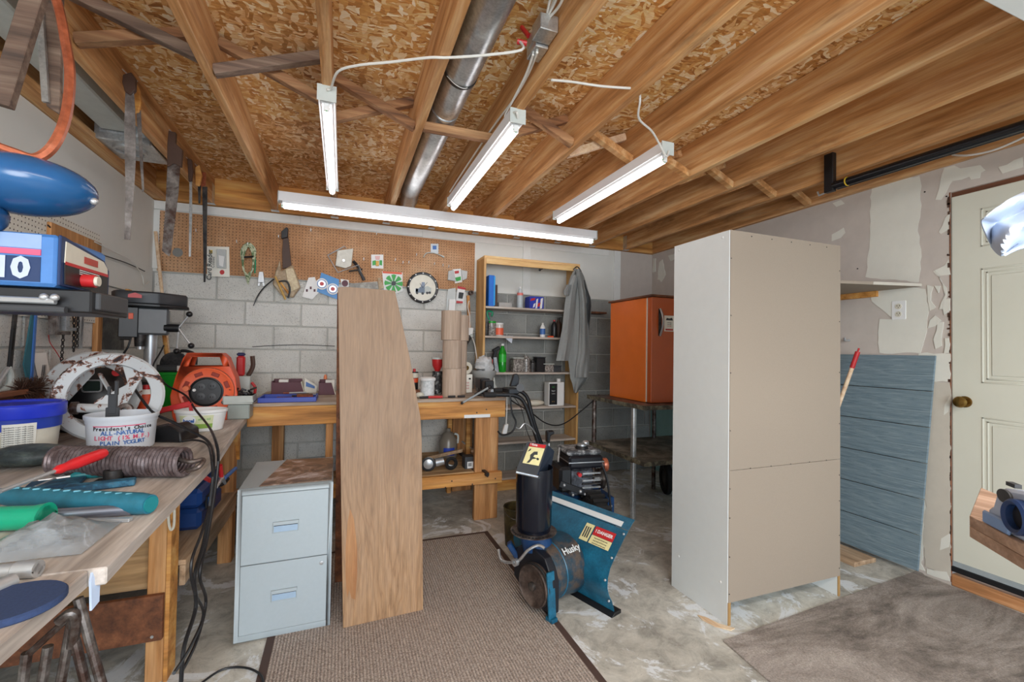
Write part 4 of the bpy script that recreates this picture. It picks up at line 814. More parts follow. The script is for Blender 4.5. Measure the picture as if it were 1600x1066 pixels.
for s in (-1, 1): MB().beam(V((p.x+s*.13, p.y-.10, ZL+.33)), V((p.x+s*.03+(.0 if s < 0 else .12), p.y-.10, ZL+(.38 if s < 0 else .34))), .03, .008).mk('red_strap', 'red', t, .002); MB().cyl((p.x+s*.12, p.y-.12, ZL+.32), (p.x+s*.12, p.y-.09, ZL+.32), .02, n=14).mk('red_knob', 'red', t)
# drill press
cx_ = at(229, 560, y=3.72).x; t = thing('drill_press', 'dark grey bench drill press with a polished column at the back corner', 'drill press', (cx_, 3.75, ZL))
cy_ = 3.78; hz = at(229, 470, y=3.7).z
MB().lathe([(.037, 0), (.037, hz-ZL+.0)], (cx_, cy_, ZL), n=24).mk('column', 'steel', t); MB().box(cx_-.10, cx_+.08, cy_-.28, cy_+.06, ZL, ZL+.03).mk('base', 'iron', t, .005)
MB().box(cx_-.1, cx_+.1, cy_-.26, cy_-.05, ZL+.22, ZL+.24).mk('table', 'iron', t, .003)
fm = frame((cx_, cy_, hz), (.86, -.5, 0)) ; fm = frame((cx_, cy_, hz), (1, .25, 0))
MB(fm).prism([(-.20, -.10, -.03), (-.17, -.16, -.03), (.05, -.16, -.03), (.20, -.05, -.03), (.20, .06, -.03), (-.2, .06, -.03)], (0, 0, .085)).mk('belt_cover', plain('34363a', .4), t, .010)
MB(fm).prism([(-.21, -.11, -.045), (-.175, -.17, -.045), (.055, -.17, -.045), (.21, -.055, -.045), (.21, .07, -.045), (-.21, .07, -.045)], (0, 0, .018)).mk('cover_lip', 'black', t, .003)
MB(fm).box(-.10, .10, -.10, .06, -.23, -.046).mk('head', plain('5a5c5e', .4), t, .012); MB(fm).box(-.16, -.06, -.115, .04, -.25, -.05).mk('switch_box', 'black', t, .004); MB(fm).box(-.11, -.085, -.12, -.114, -.13, -.09).mk('orange_switch', 'orange', t, .002)
MB(fm).prism([(-.11, -.172, .008), (-.04, -.172, .008), (-.04, -.172, .028), (-.075, -.172, .042), (-.11, -.172, .028)], (0, .004, 0)).mk('red_badge', 'red', t)
MB(fm).cyl((-.05, -.06, -.23), (-.05, -.06, -.31), .035, .03, 18).mk('chuck', 'iron', t); MB(fm).cyl((-.05, -.06, -.31), (-.05, -.06, -.33), .022, n=16).mk('chuck_collar', 'steel', t)
MB(fm).cyl((.08, -.08, -.18), (.16, -.10, -.18), .028, n=16).mk('feed_hub', 'black', t)
for dx, dz in ((.06, .10), (.075, -.12), (-.005, -.16)):
    MB(fm).tube([(.155, -.10, -.18), (.155+dx, -.12, -.18+dz)], .006, 8).mk('feed_arm', 'steel', t); MB(fm).sph((.155+dx, -.12, -.18+dz), (.02, .02, .02), 14, 10).mk('ball_knob', 'black', t)
MB(fm).tube([(-.15, -.09, -.25), (-.10, -.09, -.25)], .02, 10).mk('lock_lever', 'iron', t)
cordobj('drill_press_lead', 'black power cord hanging from the drill press switch', [fm @ V(q) for q in ((-.10, -.05, -.25), (-.12, -.05, -.33), (-.18, -.02, -.42), (-.25, 0, -.47))], .006, 'wirek')
cordobj('drill_press_lead', 'black lead looping from the feed side of the drill press', W3((256, 540, 'y', 3.75), (250, 552, 'y', 3.7), (242, 565, 'y', 3.6), (238, 575, 'y', 3.56)), .005, 'wirek')
# sticks in the corner
for nm, lb, A, B, r, m_ in (('wooden_pole', 'long pale wooden pole leaning in the back left corner', (243, 362), (268, 600), .012, 'blonde'), ('wooden_haft', 'orange brown tool haft leaning in the back left corner', (250, 470), (266, 600), .014, 'bench')):
    a_, b_ = V(at(*A, y=4.43 if r < .013 else 4.38)), V(at(*B, y=4.25 if r < .013 else 4.18)); d_ = (b_-a_).normalized(); b2 = a_+d_*((a_.z-ZL-.006)/-d_.z); o = MB().tube([a_, b2], r, 10).mk(nm, m_); tag(o, lb, 'pole')
# grinder / green box / circular saw behind reel
p = V(at(254, 628, y=3.75)); o = thing('green_box', 'bright green plastic box behind the orange reel', 'box', (p.x, 3.97, ZL)); MB().box(p.x-.09, p.x+.09, 3.88, 4.06, ZL, ZL+.27).mk('box', 'green2', o, .01); MB().box(p.x-.095, p.x+.095, 3.875, 4.065, ZL+.26, ZL+.28).mk('rim', 'green2', o, .003)
p = V(at(264, 582, y=3.85)); t = thing('jigsaw', 'grey power saw resting on the green box', 'power saw', (p.x, 3.82, ZL+.28)); zz = ZL+.282
MB().box(p.x-.13, p.x+.12, 3.92, 4.02, zz, zz+.05).mk('body', 'dkgrey', t, .012); MB().lathe([(.085, 0), (.085, .03), (0, .03)], (p.x, 3.97, zz+.06), (0, -1, 0), 28).mk('guard', 'iron', t); MB().box(p.x+.03, p.x+.12, 3.91, 3.919, zz+.005, zz+.045).mk('nameplate', 'white', t)
MB().tube(smooth_pts([(p.x, 4.0, zz+.05), (p.x+.02, 4.0, zz+.15), (p.x+.11, 4.0, zz+.13), (p.x+.12, 4.0, zz+.05)]), .012, 10).mk('handle', 'black', t)
# small tools at the near end of the bench
def screwdriver(label, tip, butt, ph, r, hm, grp, z0=ZL, zt=None):
    A, B = (V(at(*tip, y=zt[0])), V(at(*butt, y=zt[1]))) if zt else (V(at(*tip, z=z0+.012)), V(at(*butt, z=z0+r))); d = B-A; t = thing('screwdriver', label, 'screwdriver', (B.x, B.y, z0), grp); m_ = A.lerp(B, ph)
    MB().tube([A, m_], .006, 8).mk('shank', 'steel', t); MB().lathe([(.008, 0), (r*.8, .012), (r*.72, .03), (r, .06), (r, (B-m_).length-.02), (r*.8, (B-m_).length-.004), (0, (B-m_).length)], m_, d, 12).mk('handle', hm, t); return t
GT = 'hand tools at the near end of the left bench'
screwdriver('red handled screwdriver lying on top of the tools', (0, 768), (165, 707), .46, .018, plain('d8262c', .3), GT, ZL, (1.62, 1.90))
screwdriver('teal clear handled screwdriver before the coil spring', (60, 752), (180, 735), .4, .018, 'teal', GT)
screwdriver('thin old screwdriver with a brown shank under the red one', (55, 762), (150, 722), .7, .013, 'skin', GT)
A, B = V(at(0, 775, z=ZL+.03)), V(at(235, 788, z=ZL+.03)); t = thing('pipe_grip', 'long blue rubber grip of a tool across the bench edge', 'tool', ((A.x+B.x)/2, (A.y+B.y)/2, ZL), GT)
MB().tube([A, A.lerp(B, .1), A.lerp(B, .5), A.lerp(B, .93), B], [.022, .027, .028, .030, .026], 16).mk('grip', plain('2a768c', .5, 0, .3, 30), t); MB().cyl(B, B+(B-A).normalized()*.004, .022, n=16).mk('end_cap', 'teal', t)
for i in range(12): q = A.lerp(B, .12+.068*i)+V((0, -.005, .027)); MB().box(q.x-.008, q.x+.008, q.y-.004, q.y+.004, q.z-.002, q.z+.0025).mk('grip_rib', 'cyan' if False else plain('6fb3c6', .5), t, .001)
A, B = V(at(-40, 812, z=ZL+.032)), V(at(72, 808, z=ZL+.032)); t = thing('hollow_grip', 'glossy green hollow tool handle at the left frame edge', 'tool', (B.x, B.y, ZL), GT)
MB().tube([A, A.lerp(B, .8), B, B, A.lerp(B, .9)], [.030, .030, .036, .028, .02], 18, False).mk('handle', plain('0fa07a', .25), t)
A, B = V(at(70, 806, z=ZL+.016)), V(at(208, 796, z=ZL+.016)); t = thing('steel_tube', 'short shiny grey steel tube by the green handle', 'tube', (B.x, B.y, ZL), GT); MB().tube([A, B, B, A.lerp(B, .9)], [.016, .016, .012, .012], 16, False).mk('tube', plain('9aa0b0', .3, .8), t)
A, B = V(at(108, 815, z=ZL+.006)), V(at(205, 812, z=ZL+.006)); t = tag(MB().beam(A, B, .018, .010).mk('putty_blade', 'steel', None, .002), 'flat metal strip lying under the steel tube', 'tool', GT)
p = V(at(177, 752, z=ZL)); t = thing('threaded_nut', 'dark round pipe nut with its square flange before the spring', 'nut', p, GT); MB().lathe([(.028, 0), (.028, .04), (.018, .04), (.018, 0)], p, n=20, closed=True).mk('nut', 'iron', t); MB().box(p.x-.05, p.x+.06, p.y-.035, p.y+.02, p.z, p.z+.008).mk('flange', 'iron', t, .002)
t = tag(MB().beam(V(at(100, 765, z=ZL+.012)), V(at(212, 752, z=ZL+.012)), .045, .02).mk('blue_bracket', patchy('blue_steel', '1c4a66', '2f6e8c', '566a74', 20), None, .003), 'flat blue steel bracket lying behind the long grip', 'bracket', GT)
t = tag(MB().beam(V(at(40, 762, z=ZL+.008)), V(at(130, 752, z=ZL+.008)), .10, .014).mk('blue_plate', patchy('blue_steel2', '16405c', '25607c', '4a606c', 20), None, .003), 'blue metal plate beneath the screwdrivers', 'plate', GT)
# rolled cloth, pouches
m = MB(); p = V(at(45, 728, z=ZL)); o = tag(m.sph(p+V((0, 0, .042)), (.13, .09, .041), 20, 12).mk('canvas_pouch', patchy('dark_canvas', '2b3436', '45504e', '6a6a5c', 10)), 'dark canvas pouch lying before the blue lidded tub', 'pouch')
t = thing('parts_bag', 'clear plastic bag of small parts near the bench edge', 'bag', V(at(80, 850, z=ZL)))
c = V(at(75, 850, z=ZL)); rows = []
for i in range(13):
    r_ = []
    for j in range(13):
        u_, v_ = i/12-.5, j/12-.5; h = .034*max(0, 1-(2*u_)**2)*max(0, 1-(2*v_)**2); r_.append(c+V((u_*.21, v_*.20, .004+h*(1.5+1.1*mnoise.noise(V((u_*7, v_*7, 3)))))))
    rows.append(r_)
MB().sheet(rows, .001).mk('plastic', plain('b9c2c8', .12, 0, .3, 30, 0, 0, .38), t); m = MB()
for i in range(90): a, b = random.gauss(0, .035), random.gauss(0, .03); q = c+V((a, b, .010+random.random()*.022*max(0, 1-abs(a)/.08))); m.box(q.x-.010, q.x+.010, q.y-.005, q.y+.005, q.z-.005, q.z+.005)
m.mk('small_parts', 'rust', t, kind='stuff')
t = thing('socket', 'chrome socket lying near the bench edge, its open end showing', 'socket', V(at(40, 892, z=ZL)), 'sockets on the bench')
A, B = V(at(-10, 893, z=ZL+.017)), V(at(60, 889, z=ZL+.017)); MB().tube([A, A.lerp(B, .45), A.lerp(B, .5), A.lerp(B, .9), B, B, A.lerp(B, .7)], [.013, .013, .017, .017, .017, .012, .012], 16, False).mk('sleeve', 'steel', t)
t = thing('socket', 'short chrome socket partly out of frame at the bench edge', 'socket', V(at(5, 915, z=ZL)), 'sockets on the bench'); A, B = V(at(-20, 925, z=ZL+.015)), V(at(20, 908, z=ZL+.015)); MB().tube([A, B, B, A.lerp(B, .5)], [.015, .015, .010, .010], 14, False).mk('sleeve', 'steel', t)
c = V(at(12, 952, z=ZL)); t = tag(MB().lathe([(.0, 0), (.075, 0), (.078, .003), (.078, .011), (.075, .014), (0, .014)], c, n=36).mk('sanding_disc', plain('2c3f66', .9, 0, .3, 200), None), 'dark blue grey sanding pad at the very bench edge', 'disc')
# blue tool case on lower shelf, and cord on the floor
p = V((-.80, 2.95, .453)); t = thing('tool_case', 'blue hard plastic tool case on the shelf under the left bench', 'case', p)
MB().box(-1.08, -.66, 2.72, 3.16, .453, .56).mk('lower_shell', plain('1d3f78', .4), t, .02); MB().box(-1.08, -.66, 2.72, 3.16, .563, .66).mk('lid', plain('21488a', .4), t, .02)
MB().box(-.662, -.65, 2.80, 2.88, .53, .60).mk('latch_recess', 'black', t, .003); MB().box(-.652, -.646, 2.815, 2.865, .54, .59).mk('latch', plain('3f7fd0', .35), t, .002); MB().tube(smooth_pts([(-.66, 2.98, .60), (-.62, 2.98, .61), (-.62, 3.10, .61), (-.66, 3.10, .60)]), .010, 8).mk('handle', 'black', t)
cordobj('floor_lead', 'thin black cord curling on the floor before the filing cabinet', W3((305, 1075, 'z', .006), (340, 1050, 'z', .006), (365, 1043, 'z', .006), (390, 1045, 'z', .006), (408, 1056, 'z', .016), (412, 1075, 'z', .016)), .0045, 'wirek')
p = V(at(229, 600, y=3.10)); p.z = ZL; t = thing('spray_can', 'orange and white spray can seen through the front enamel ring', 'spray can', p); MB().lathe([(.034, 0), (.035, .004), (.035, .20), (.02, .225), (0, .226)], p, n=24).mk('can', 'paper', t); MB().lathe([(.0355, .10), (.0355, .20)], p, n=24).mk('orange_label', 'orange', t); MB().lathe([(.016, .226), (.016, .25), (0, .252)], p, n=16).mk('cap', 'red', t)
o = tag(MB().tube(smooth_pts([V((-.655, 2.235, .86)), V((-.635, 2.225, .76)), V((-.632, 2.225, .66)), V((-.645, 2.23, .64)), V((-.655, 2.235, .70)), V((-.652, 2.235, .85))]), .005, 7).mk('string_loop', 'cream'), 'pale string loop hanging at the top of the bench leg', 'string')
q = V(at(141, 888, z=ZL)); o = tag(MB().prism([q+V((.002, .0, -.001)), q+V((.010, .01, -.02)), q+V((.012, .004, -.075)), q+V((.006, -.012, -.085)), q+V((.004, -.014, -.02))], (.004, 0, 0)).mk('torn_tape', plain('b8c8e0', .4)), 'torn piece of pale tape stuck at the bench edge step', 'tape')
p = V(at(238, 688, z=ZL)); o = tag(MB(frame(p, (1, -.5, 0))).box(-.05, .05, -.02, .07, 0, .05).mk('dark_carton', patchy('printed_dark_box', '20242a', '5c5f60', 'b0b2ae', 30)), 'small dark printed carton between yogurt tub and charger', 'box')
# ================================================================ PEGBOARD AND BACK WALL HANGINGS
YP = YB-.024
def pp(px, py, y=YP): return V(at(px, py, y=y))
def hang(name, label, cat, pts, mat, th=.006, grp=None, y=YP):
    o = MB().prism([pp(a, b, y) for a, b in pts], (0, -th, 0)).mk(name, mat, None, .0008); return tag(o, label, cat, grp)
def packet(label, quad, mat='paper', grp='blister packs on the pegboard', th=.012, items=(), name='blister_pack'):
    c = pp((quad[0][0]+quad[2][0])/2, (quad[0][1]+quad[2][1])/2); t = thing(name, label, 'packet', c-V((0, 0, .05)), grp)
    MB().prism([pp(a, b) for a, b in quad], (0, -.002, 0)).mk('card', mat, t)
    for nm, pts, m_, d in items: MB().prism([pp(a, b, YP-.0025) for a, b in pts], (0, -d, 0)).mk(nm, m_, t, .001)
    return t
clearp = plain('cfd3d2', .15, 0, .1, 40, 0, 0, .8)
t = packet('large clear packet with an orange dot hanging by the dark saw', ((323, 385), (358, 386), (359, 433), (324, 432)), 'label', items=(('blister', ((340, 390), (354, 391), (354, 420), (340, 419)), clearp, .03), ('red_dot', [(347+3.8*math.cos(a*PI/6), 425.5+3.8*math.sin(a*PI/6)) for a in range(12)], 'red', .001), ('orange_square', ((327, 391), (332, 391), (332, 396), (327, 396)), 'yellow', .001), ('part', ((343, 400), (352, 402), (350, 418), (344, 416)), 'white', .034)))
lettering('Card Reader', pp(327.5, 414, YP-.004), (0, 0, 1), (-1, 0, 0), .05, 'dkgrey', t, bold=.001); lettering('Coated', pp(333, 410, YP-.004), (0, 0, 1), (-1, 0, 0), .032, 'dkgrey', t)
o = bpy.data.objects
# coiled cord
t = thing('coiled_lead', 'green and cream extension cord coiled and hung on the pegboard', 'cord', pp(388, 440)); cm = patchy('green_cream_cord', '5c7a4e', 'c9cdb0', 'a9b48e', 30, .45, .5, .6)
for k in range(5):
    a = k*.6; MB().tube(smooth_pts([pp(388+a*.6, 444-k*3, YP-.02-.006*k), pp(381-a*.5, 420, YP-.02-.006*k), pp(377+k*1.2, 392+k, YP-.02-.006*k), pp(388, 380+k*1.2, YP-.02-.006*k), pp(399-k*1.2, 392+k, YP-.02-.006*k), pp(394+a*.5, 420, YP-.02-.006*k), pp(388, 440-k*3, YP-.02-.006*k)], 6), .0065, 7).mk('loop', cm, t)
MB().tube([pp(381, 402, YP-.055), pp(396, 401, YP-.055)], .008, 8).mk('tie', 'black', t); MB().tube(smooth_pts([pp(397, 392, YP-.02), pp(399, 410, YP-.02), pp(398, 427, YP-.02)]), .006, 7).mk('free_end', 'green', t)
MB().tube([pp(387, 384), pp(387, 382, YP-.06), pp(387, 379, YP-.062)], .003, 6).mk('peg_hook', 'steel', t)
# leather tool pouch
t = thing('leather_tool_pouch', 'pale leather tool pouch with a dark strap hanging on the pegboard', 'pouch', pp(448, 470))
MB().prism([pp(a, b, YP-.012) for a, b in ((440, 425), (458, 415), (463, 428), (470, 450), (458, 466), (440, 462), (427, 445), (432, 425), (438, 408))], (0, -.05, 0)).mk('pouch', 'leather', t, .008)
MB().prism([pp(a, b, YP-.064) for a, b in ((446, 421), (458, 419), (468, 450), (452, 458))], (0, -.012, 0)).mk('pocket', patchy('pocket_leather', 'cdbb9b', 'b9a582', 'd8caae', 9), t, .003)
MB().prism([pp(a, b, YP-.02) for a, b in ((443, 365), (450, 365), (456, 418), (442, 420), (441, 395))], (0, -.014, 0)).mk('strap', 'leatherd', t, .002); MB().prism([pp(a, b, YP-.03) for a, b in ((440, 363), (448, 356), (451, 358), (450, 372), (440, 374))], (0, -.03, 0)).mk('buckle_loop', 'black', t, .003)
MB().tube([pp(447, 357), pp(447, 357, YP-.04)], .004, 6).mk('peg_hook', 'steel', t)
for a, b, m_ in (((430, 432), (446, 468), 'skin'), ((436, 438), (452, 460), 'bench')): MB().tube([pp(*a, YP-.08), pp(*b, YP-.08)], .009, 8).mk('handle', m_, t)
MB().tube(smooth_pts([pp(436, 440, YP-.09), pp(448, 440, YP-.095), pp(453, 452, YP-.09), pp(450, 466, YP-.085)]), .008, 8).mk('hook_handle', 'dkgrey', t)
o = MB().tube(smooth_pts([pp(428, 436, YP-.06), pp(412, 450, YP-.04), pp(402, 464, YP-.02), pp(396, 478, YP-.02)]), [.006]*13+[.004]*3, 8).mk('black_probe', 'black'); tag(o, 'thin black rod slanting down from the leather pouch', 'tool')
t = thing('small_clamp', 'small grey metal catch hanging left of the leather pouch', 'clamp', pp(408, 448)); MB().prism([pp(a, b) for a, b in ((405, 425), (412, 425), (414, 442), (403, 442))], (0, -.02, 0)).mk('body', 'steel', t, .003); MB().prism([pp(a, b) for a, b in ((404, 442), (407, 442), (406, 447), (403, 447))], (0, -.012, 0)).prism([pp(a, b) for a, b in ((410, 442), (413, 442), (414, 447), (411, 447))], (0, -.012, 0)).mk('foot', 'steel', t)
t = packet('white packet with black printed dots left of the blue card', ((482, 434), (492, 433), (499, 456), (488, 468), (472, 464)), 'white', items=tuple(('print', ((478+6*k, 452-4*(k % 2)), (481+6*k, 452-4*(k % 2)), (481+6*k, 456-4*(k % 2)), (478+6*k, 456-4*(k % 2))), 'purple', .001) for k in range(3)))
t = packet('blue card with two round chrome parts hanging on the pegboard', ((502, 426), (530, 437), (527, 468), (495, 456)), plain('2f86c9', .4), items=())
for cx_, cz_ in ((503, 444), (520, 452)):
    for r_, m_, d_ in ((.052, 'white', .012), (.040, 'lblue', .015), (.033, 'steel', .018), (.018, 'red', .02)): MB().lathe([(r_, 0), (r_, d_), (0, d_)], pp(cx_, cz_, YP-.003), (0, -1, 0), 24).mk('round_part', m_, t)
packet('small pack of coiled blue wire right of the blue card', ((532, 436), (545, 438), (545, 450), (534, 448)), 'white', items=(('coil', [(539+5*math.cos(a*PI/6), 443+5*math.sin(a*PI/6)) for a in range(12)], 'purple', .01),))
# coping clamp / drill tool
t = thing('hacksaw', 'wire framed saw with a bag hooked on the middle of the pegboard', 'saw', pp(535, 425)); MB().tube([pp(*q, YP-.03) for q in ((512, 399), (538, 385), (541, 388))]+[], .005, 8).tube([pp(*q, YP-.03) for q in ((512, 399), (528, 426), (560, 414), (566, 430))], .005, 8).mk('wire_frame', 'steel', t)
MB().prism([pp(a, b, YP-.012) for a, b in ((527, 392), (552, 389), (549, 416), (540, 420), (524, 416))], (0, -.022, 0)).mk('plastic_bag', plain('d3d0c4', .25, 0, .25, 20), t, .004); MB().cyl(pp(537, 407, YP-.035), pp(537, 407, YP-.042), .012, n=12).mk('button', 'steel', t)
MB().tube([pp(552, 408, YP-.02), pp(562, 420, YP-.02)], .014, 8).mk('jaw', 'iron', t); MB().tube([pp(560, 420, YP-.025), pp(569, 438, YP-.025)], [.012, .016], 10).mk('grip', 'dkgrey', t); MB().tube([pp(545, 424, YP-.02), pp(566, 421, YP-.02)], .008, 8).mk('bar', 'iron', t)
t = packet('small white and green pack near the top middle of the pegboard', rrq := ((580, 398), (599, 398), (599, 420), (580, 419)), 'white', items=(('green_part', ((582, 408), (587, 407), (587, 414), (582, 415)), 'grn', .008), ('green_part', ((593, 407), (597, 407), (597, 415), (593, 414)), 'grn', .008), ('pink_label', ((586, 400), (594, 400), (593, 406), (587, 406)), plain('e7b8b4', .5), .002), ('bulb', ((587, 408), (592, 408), (592, 416), (587, 416)), 'brass', .012)))
t = packet('green wheel on a white card behind the plywood board top', ((597, 424), (629, 426), (629, 455), (616, 460), (600, 456)), 'white', items=(('orange_header', ((598, 424), (628, 426), (628, 429), (598, 427)), 'orange', .002),))
for k in range(8):
    a = k*PI/4; c = pp(615, 443, YP-.004); MB().prism([c+V((r_*math.cos(b), 0, r_*math.sin(b)))*1.0 for r_, b in ((.025, a-.25), (.085, a-.28), (.088, a), (.085, a+.28), (.025, a+.25))], (0, -.008, 0)).mk('green_segment', 'grn', t)
MB().lathe([(.022, 0), (.022, .014), (0, .014)], pp(615, 443, YP-.004), (0, -1, 0), 16).mk('hub', 'dkgrey', t)
packet('grey fabric pouch just above the plywood board top', ((548, 443), (590, 440), (592, 455), (540, 455)), patchy('grey_pouch', '8c8982', 'a9a69e', None, 10), items=(('fold', ((590, 435), (594, 434), (600, 450), (592, 454)), 'leather', .02),), name='fabric_pouch')
# clock
c = pp(660, 450, YP-.004); t = thing('wall_clock', 'round black rimmed wall clock with a picture of a truck', 'clock', c-V((0, 0, .17))); RC = .155
MB().lathe([(.0, 0), (RC-.01, 0), (RC, .008), (RC, .026), (RC-.008, .032), (RC-.022, .030), (RC-.024, .016), (0, .016)], c, (0, -1, 0), 48).mk('rim', 'black', t); MB().lathe([(0, .0165), (RC-.0245, .0165), (RC-.0245, .0185), (0, .0185)], c, (0, -1, 0), 40).mk('dial', plain('e3dfcf', .3), t)
for k in range(12):
    a = k*PI/6; q = c+V((math.cos(a)*(RC-.012), -.030, math.sin(a)*(RC-.012))); MB().box(q.x-.006, q.x+.006, q.y-.003, q.y, q.z-.006, q.z+.006).mk('hour_mark', 'white', t, .001)
fmc = frame(c+V((0, -.0188, 0)), (1, 0, 0)); gm = plain('6f7f90', .4)
for pts, m_ in ((((-.07, -.05), (.02, -.055), (.02, .0), (-.03, .005), (-.035, -.01), (-.07, -.012)), gm), (((-.02, .0), (.02, -.0), (.02, .055), (-.01, .055)), plain('8393a8', .4)), (((.02, -.05), (.085, -.04), (.085, .0), (.05, .02), (.02, .01)), 'pvc'), (((-.075, -.052), (-.045, -.055), (-.045, -.015), (-.075, -.012)), 'steel')):
    MB(fmc).prism([(x, 0, z) for x, z in pts], (0, -.0012, 0)).mk('truck_print', m_, t)
for x, z in ((-.055, -.055), (.0, -.058), (.045, -.05), (.07, -.046)): MB(fmc).lathe([(.013, .001), (.013, .0022), (0, .0022)], (x, 0, z), (0, -1, 0), 14).mk('wheel_print', 'dkgrey', t)
for a_, l_ in ((2.2, .05), (.9, .07)): MB(fmc).beam((0, -.004, 0), (l_*math.cos(a_), -.004, l_*math.sin(a_)), .004, .001, (0, 1, 0)).mk('clock_hand', 'black', t)
# upper right of the pegboard
t = packet('small tag with curved white gutter hooks at the top right', ((673, 381), (685, 381), (685, 396), (673, 396)), plain('cdd6dc', .4), items=(('tag_print', ((676, 384), (682, 384), (682, 390), (676, 390)), 'lblue', .001),)); MB().tube(smooth_pts([pp(662, 402, YP-.02), pp(666, 396, YP-.02), pp(676, 395, YP-.02), pp(686, 398, YP-.02), pp(694, 402, YP-.02)]), [.008, .005, .005, .005, .005, .005, .005, .005, .005, .005, .005, .005, .005, .005, .005, .005, .005, .006, .009, .009, .009][:21], 8).mk('curved_hook', 'pvc', t)
t = packet('clear bags with a green and white card at the right of the pegboard', ((707, 421), (720, 420), (722, 441), (711, 443)), 'white', items=(('green_label', ((711, 434), (720, 432), (720, 438), (713, 440)), 'grn', .002), ('red_mark', ((710, 424), (717, 423), (717, 427), (711, 428)), 'red', .002)))
for q in (((700, 424), (708, 422), (712, 440), (699, 438)), ((720, 422), (730, 424), (729, 436), (722, 439))): MB().prism([pp(a, b, YP-.004) for a, b in q], (0, -.02, 0)).mk('clear_bag', clearp, t, .004)
t = packet('red edged pack with a black part beside the bookcase', ((715, 448), (727, 450), (724, 474), (712, 473)), 'white', items=(('red_top', ((715, 447), (728, 450), (727, 453), (715, 451)), 'red', .003), ('red_foot', ((713, 470), (723, 471), (723, 474), (713, 474)), 'red', .003), ('black_part', ((717, 457), (724, 458), (722, 467), (716, 466)), 'black', .02)))
t = packet('tall white pack with a white plastic spool under the clear bags', ((700, 452), (712, 450), (711, 470), (710, 486), (697, 486), (698, 466)), plain('c5c9c6', .3), items=(('spool', ((701, 468), (711, 468), (710, 486), (700, 485)), 'white', .03),))
HL = ['bare hook just right of the small green and white pack', 'bare hook left of the pair above the clock', 'bare hook above and left of the round clock', 'bare hook high between the middle packs and the top tag', 'bare hook below the curved gutter hooks, first of three', 'bare hook below the curved gutter hooks, middle of three', 'bare hook below the curved gutter hooks, third', 'bare hook left of the small green and white pack', 'bare hook above the leather pouch buckle', 'bare hook near the pegboard top, right of the pouch strap', 'bare hook left of the packaged part at the pegboard left', 'bare hook at the pegboard top above the green white pack', 'bare hook above the coiled green lead']
for k, q in enumerate(((617, 408), (629, 412), (638, 412), (650, 400), (678, 414), (691, 416), (700, 418), (568, 407), (436, 372), (486, 362), (308, 363), (588, 367), (371, 380))):
    o = MB().tube([pp(*q), pp(*q)+V((0, -.035, 0)), pp(*q)+V((0, -.038, .02))], .0035, 6).mk('peg_hook', 'steel'); tag(o, HL[k], 'hook', 'bare peg hooks')
t = thing('tape_roll', 'small black roll hanging at the lower right pegboard corner', 'roll', pp(735, 470)); MB().lathe([(.024, 0), (.024, .045), (.012, .045), (.012, 0)], pp(735, 458, YP-.005), (0, -1, 0), 18, closed=True).mk('roll', 'leatherd', t)
o = tag(MB().prism([pp(a, b) for a, b in ((729, 462), (733, 462), (735, 520), (731, 520))], (0, -.02, 0)).mk('hanging_batten', 'bench'), 'narrow orange wooden strip hanging left of the bookcase', 'strip')
t = thing('power_bar_box', 'white electrical box with a grey cord beside the bookcase', 'electrical box', pp(736, 520)); MB().prism([pp(a, b, YP+.0) for a, b in ((727, 512), (738, 513), (736, 528), (726, 526))], (0, -.05, 0)).mk('box', 'white', t, .004); MB().tube(smooth_pts([pp(734, 512, YP-.03), pp(734, 495, YP-.03), pp(731, 480, YP-.03), pp(733, 470, YP-.03)]), .005, 7).mk('cable', 'wire', t); MB().tube(smooth_pts([pp(738, 528, YP-.04), pp(742, 540, YP-.06), pp(745, 560, YP-.08), pp(747, 575, YP-.09)]), .006, 7).mk('cable', 'wire', t)
t = thing('hair_dryer_nozzle', 'grey cone shaped lamp shade hanging left of the bookcase', 'lamp', pp(727, 535)); MB().tube([pp(735, 526, YP-.06), pp(722, 536, YP-.06)], [.02, .06], 18).mk('shade', 'dkgrey', t); MB().cyl(pp(738, 524, YP-.06), pp(734, 527, YP-.06), .018, n=12).mk('socket', 'pvc', t)
cordobj('wall_cable', 'thin dark cable pinned along a block joint', [pp(394, 542, YB-.006), pp(430, 540, YB-.006), pp(470, 539, YB-.006), pp(523, 541, YB-.006)], .003, 'black', 'cable')
cordobj('corner_cable', 'thin cables sagging along the left wall to the corner', [wp(75, 352, XW), wp(110, 382), wp(165, 400), wp(200, 412), wp(226, 424, XW)], .004, 'wirek', 'cable')
cordobj('corner_cable', 'pale thin wire looping near the back left corner', [wp(148, 378, XW+.01), wp(175, 392, XW+.01), wp(205, 408, XW+.01), wp(222, 430, XW+.01), wp(225, 445, XW+.01), wp(234, 440, XW+.01)], .004, 'wire', 'cable')
# ================================================================ BACK BENCH CLUTTER
def bp(px, py, y): return V(at(px, py, y=y))
def onb(px, y, z=ZB+.0005):
    """bench-top point in the column of picture x=px at depth y"""
    q = V(at(px, 600, y=y)); return V((q.x, y, z))
def can(name, label, cat, px, y, r, h, mat, grp=None, z=ZB+.0005, prof=None, extra=()):
    p = onb(px, y, z); t = thing(name, label, cat, p, grp); MB().lathe(prof or [(r*.96, 0), (r, .004), (r, h-.004), (r*.94, h), (0, h)], p, n=28).mk('body', mat, t)
    for nm, pr, m_ in extra: MB().lathe(pr, p, n=28).mk(nm, m_, t)
    return t, p
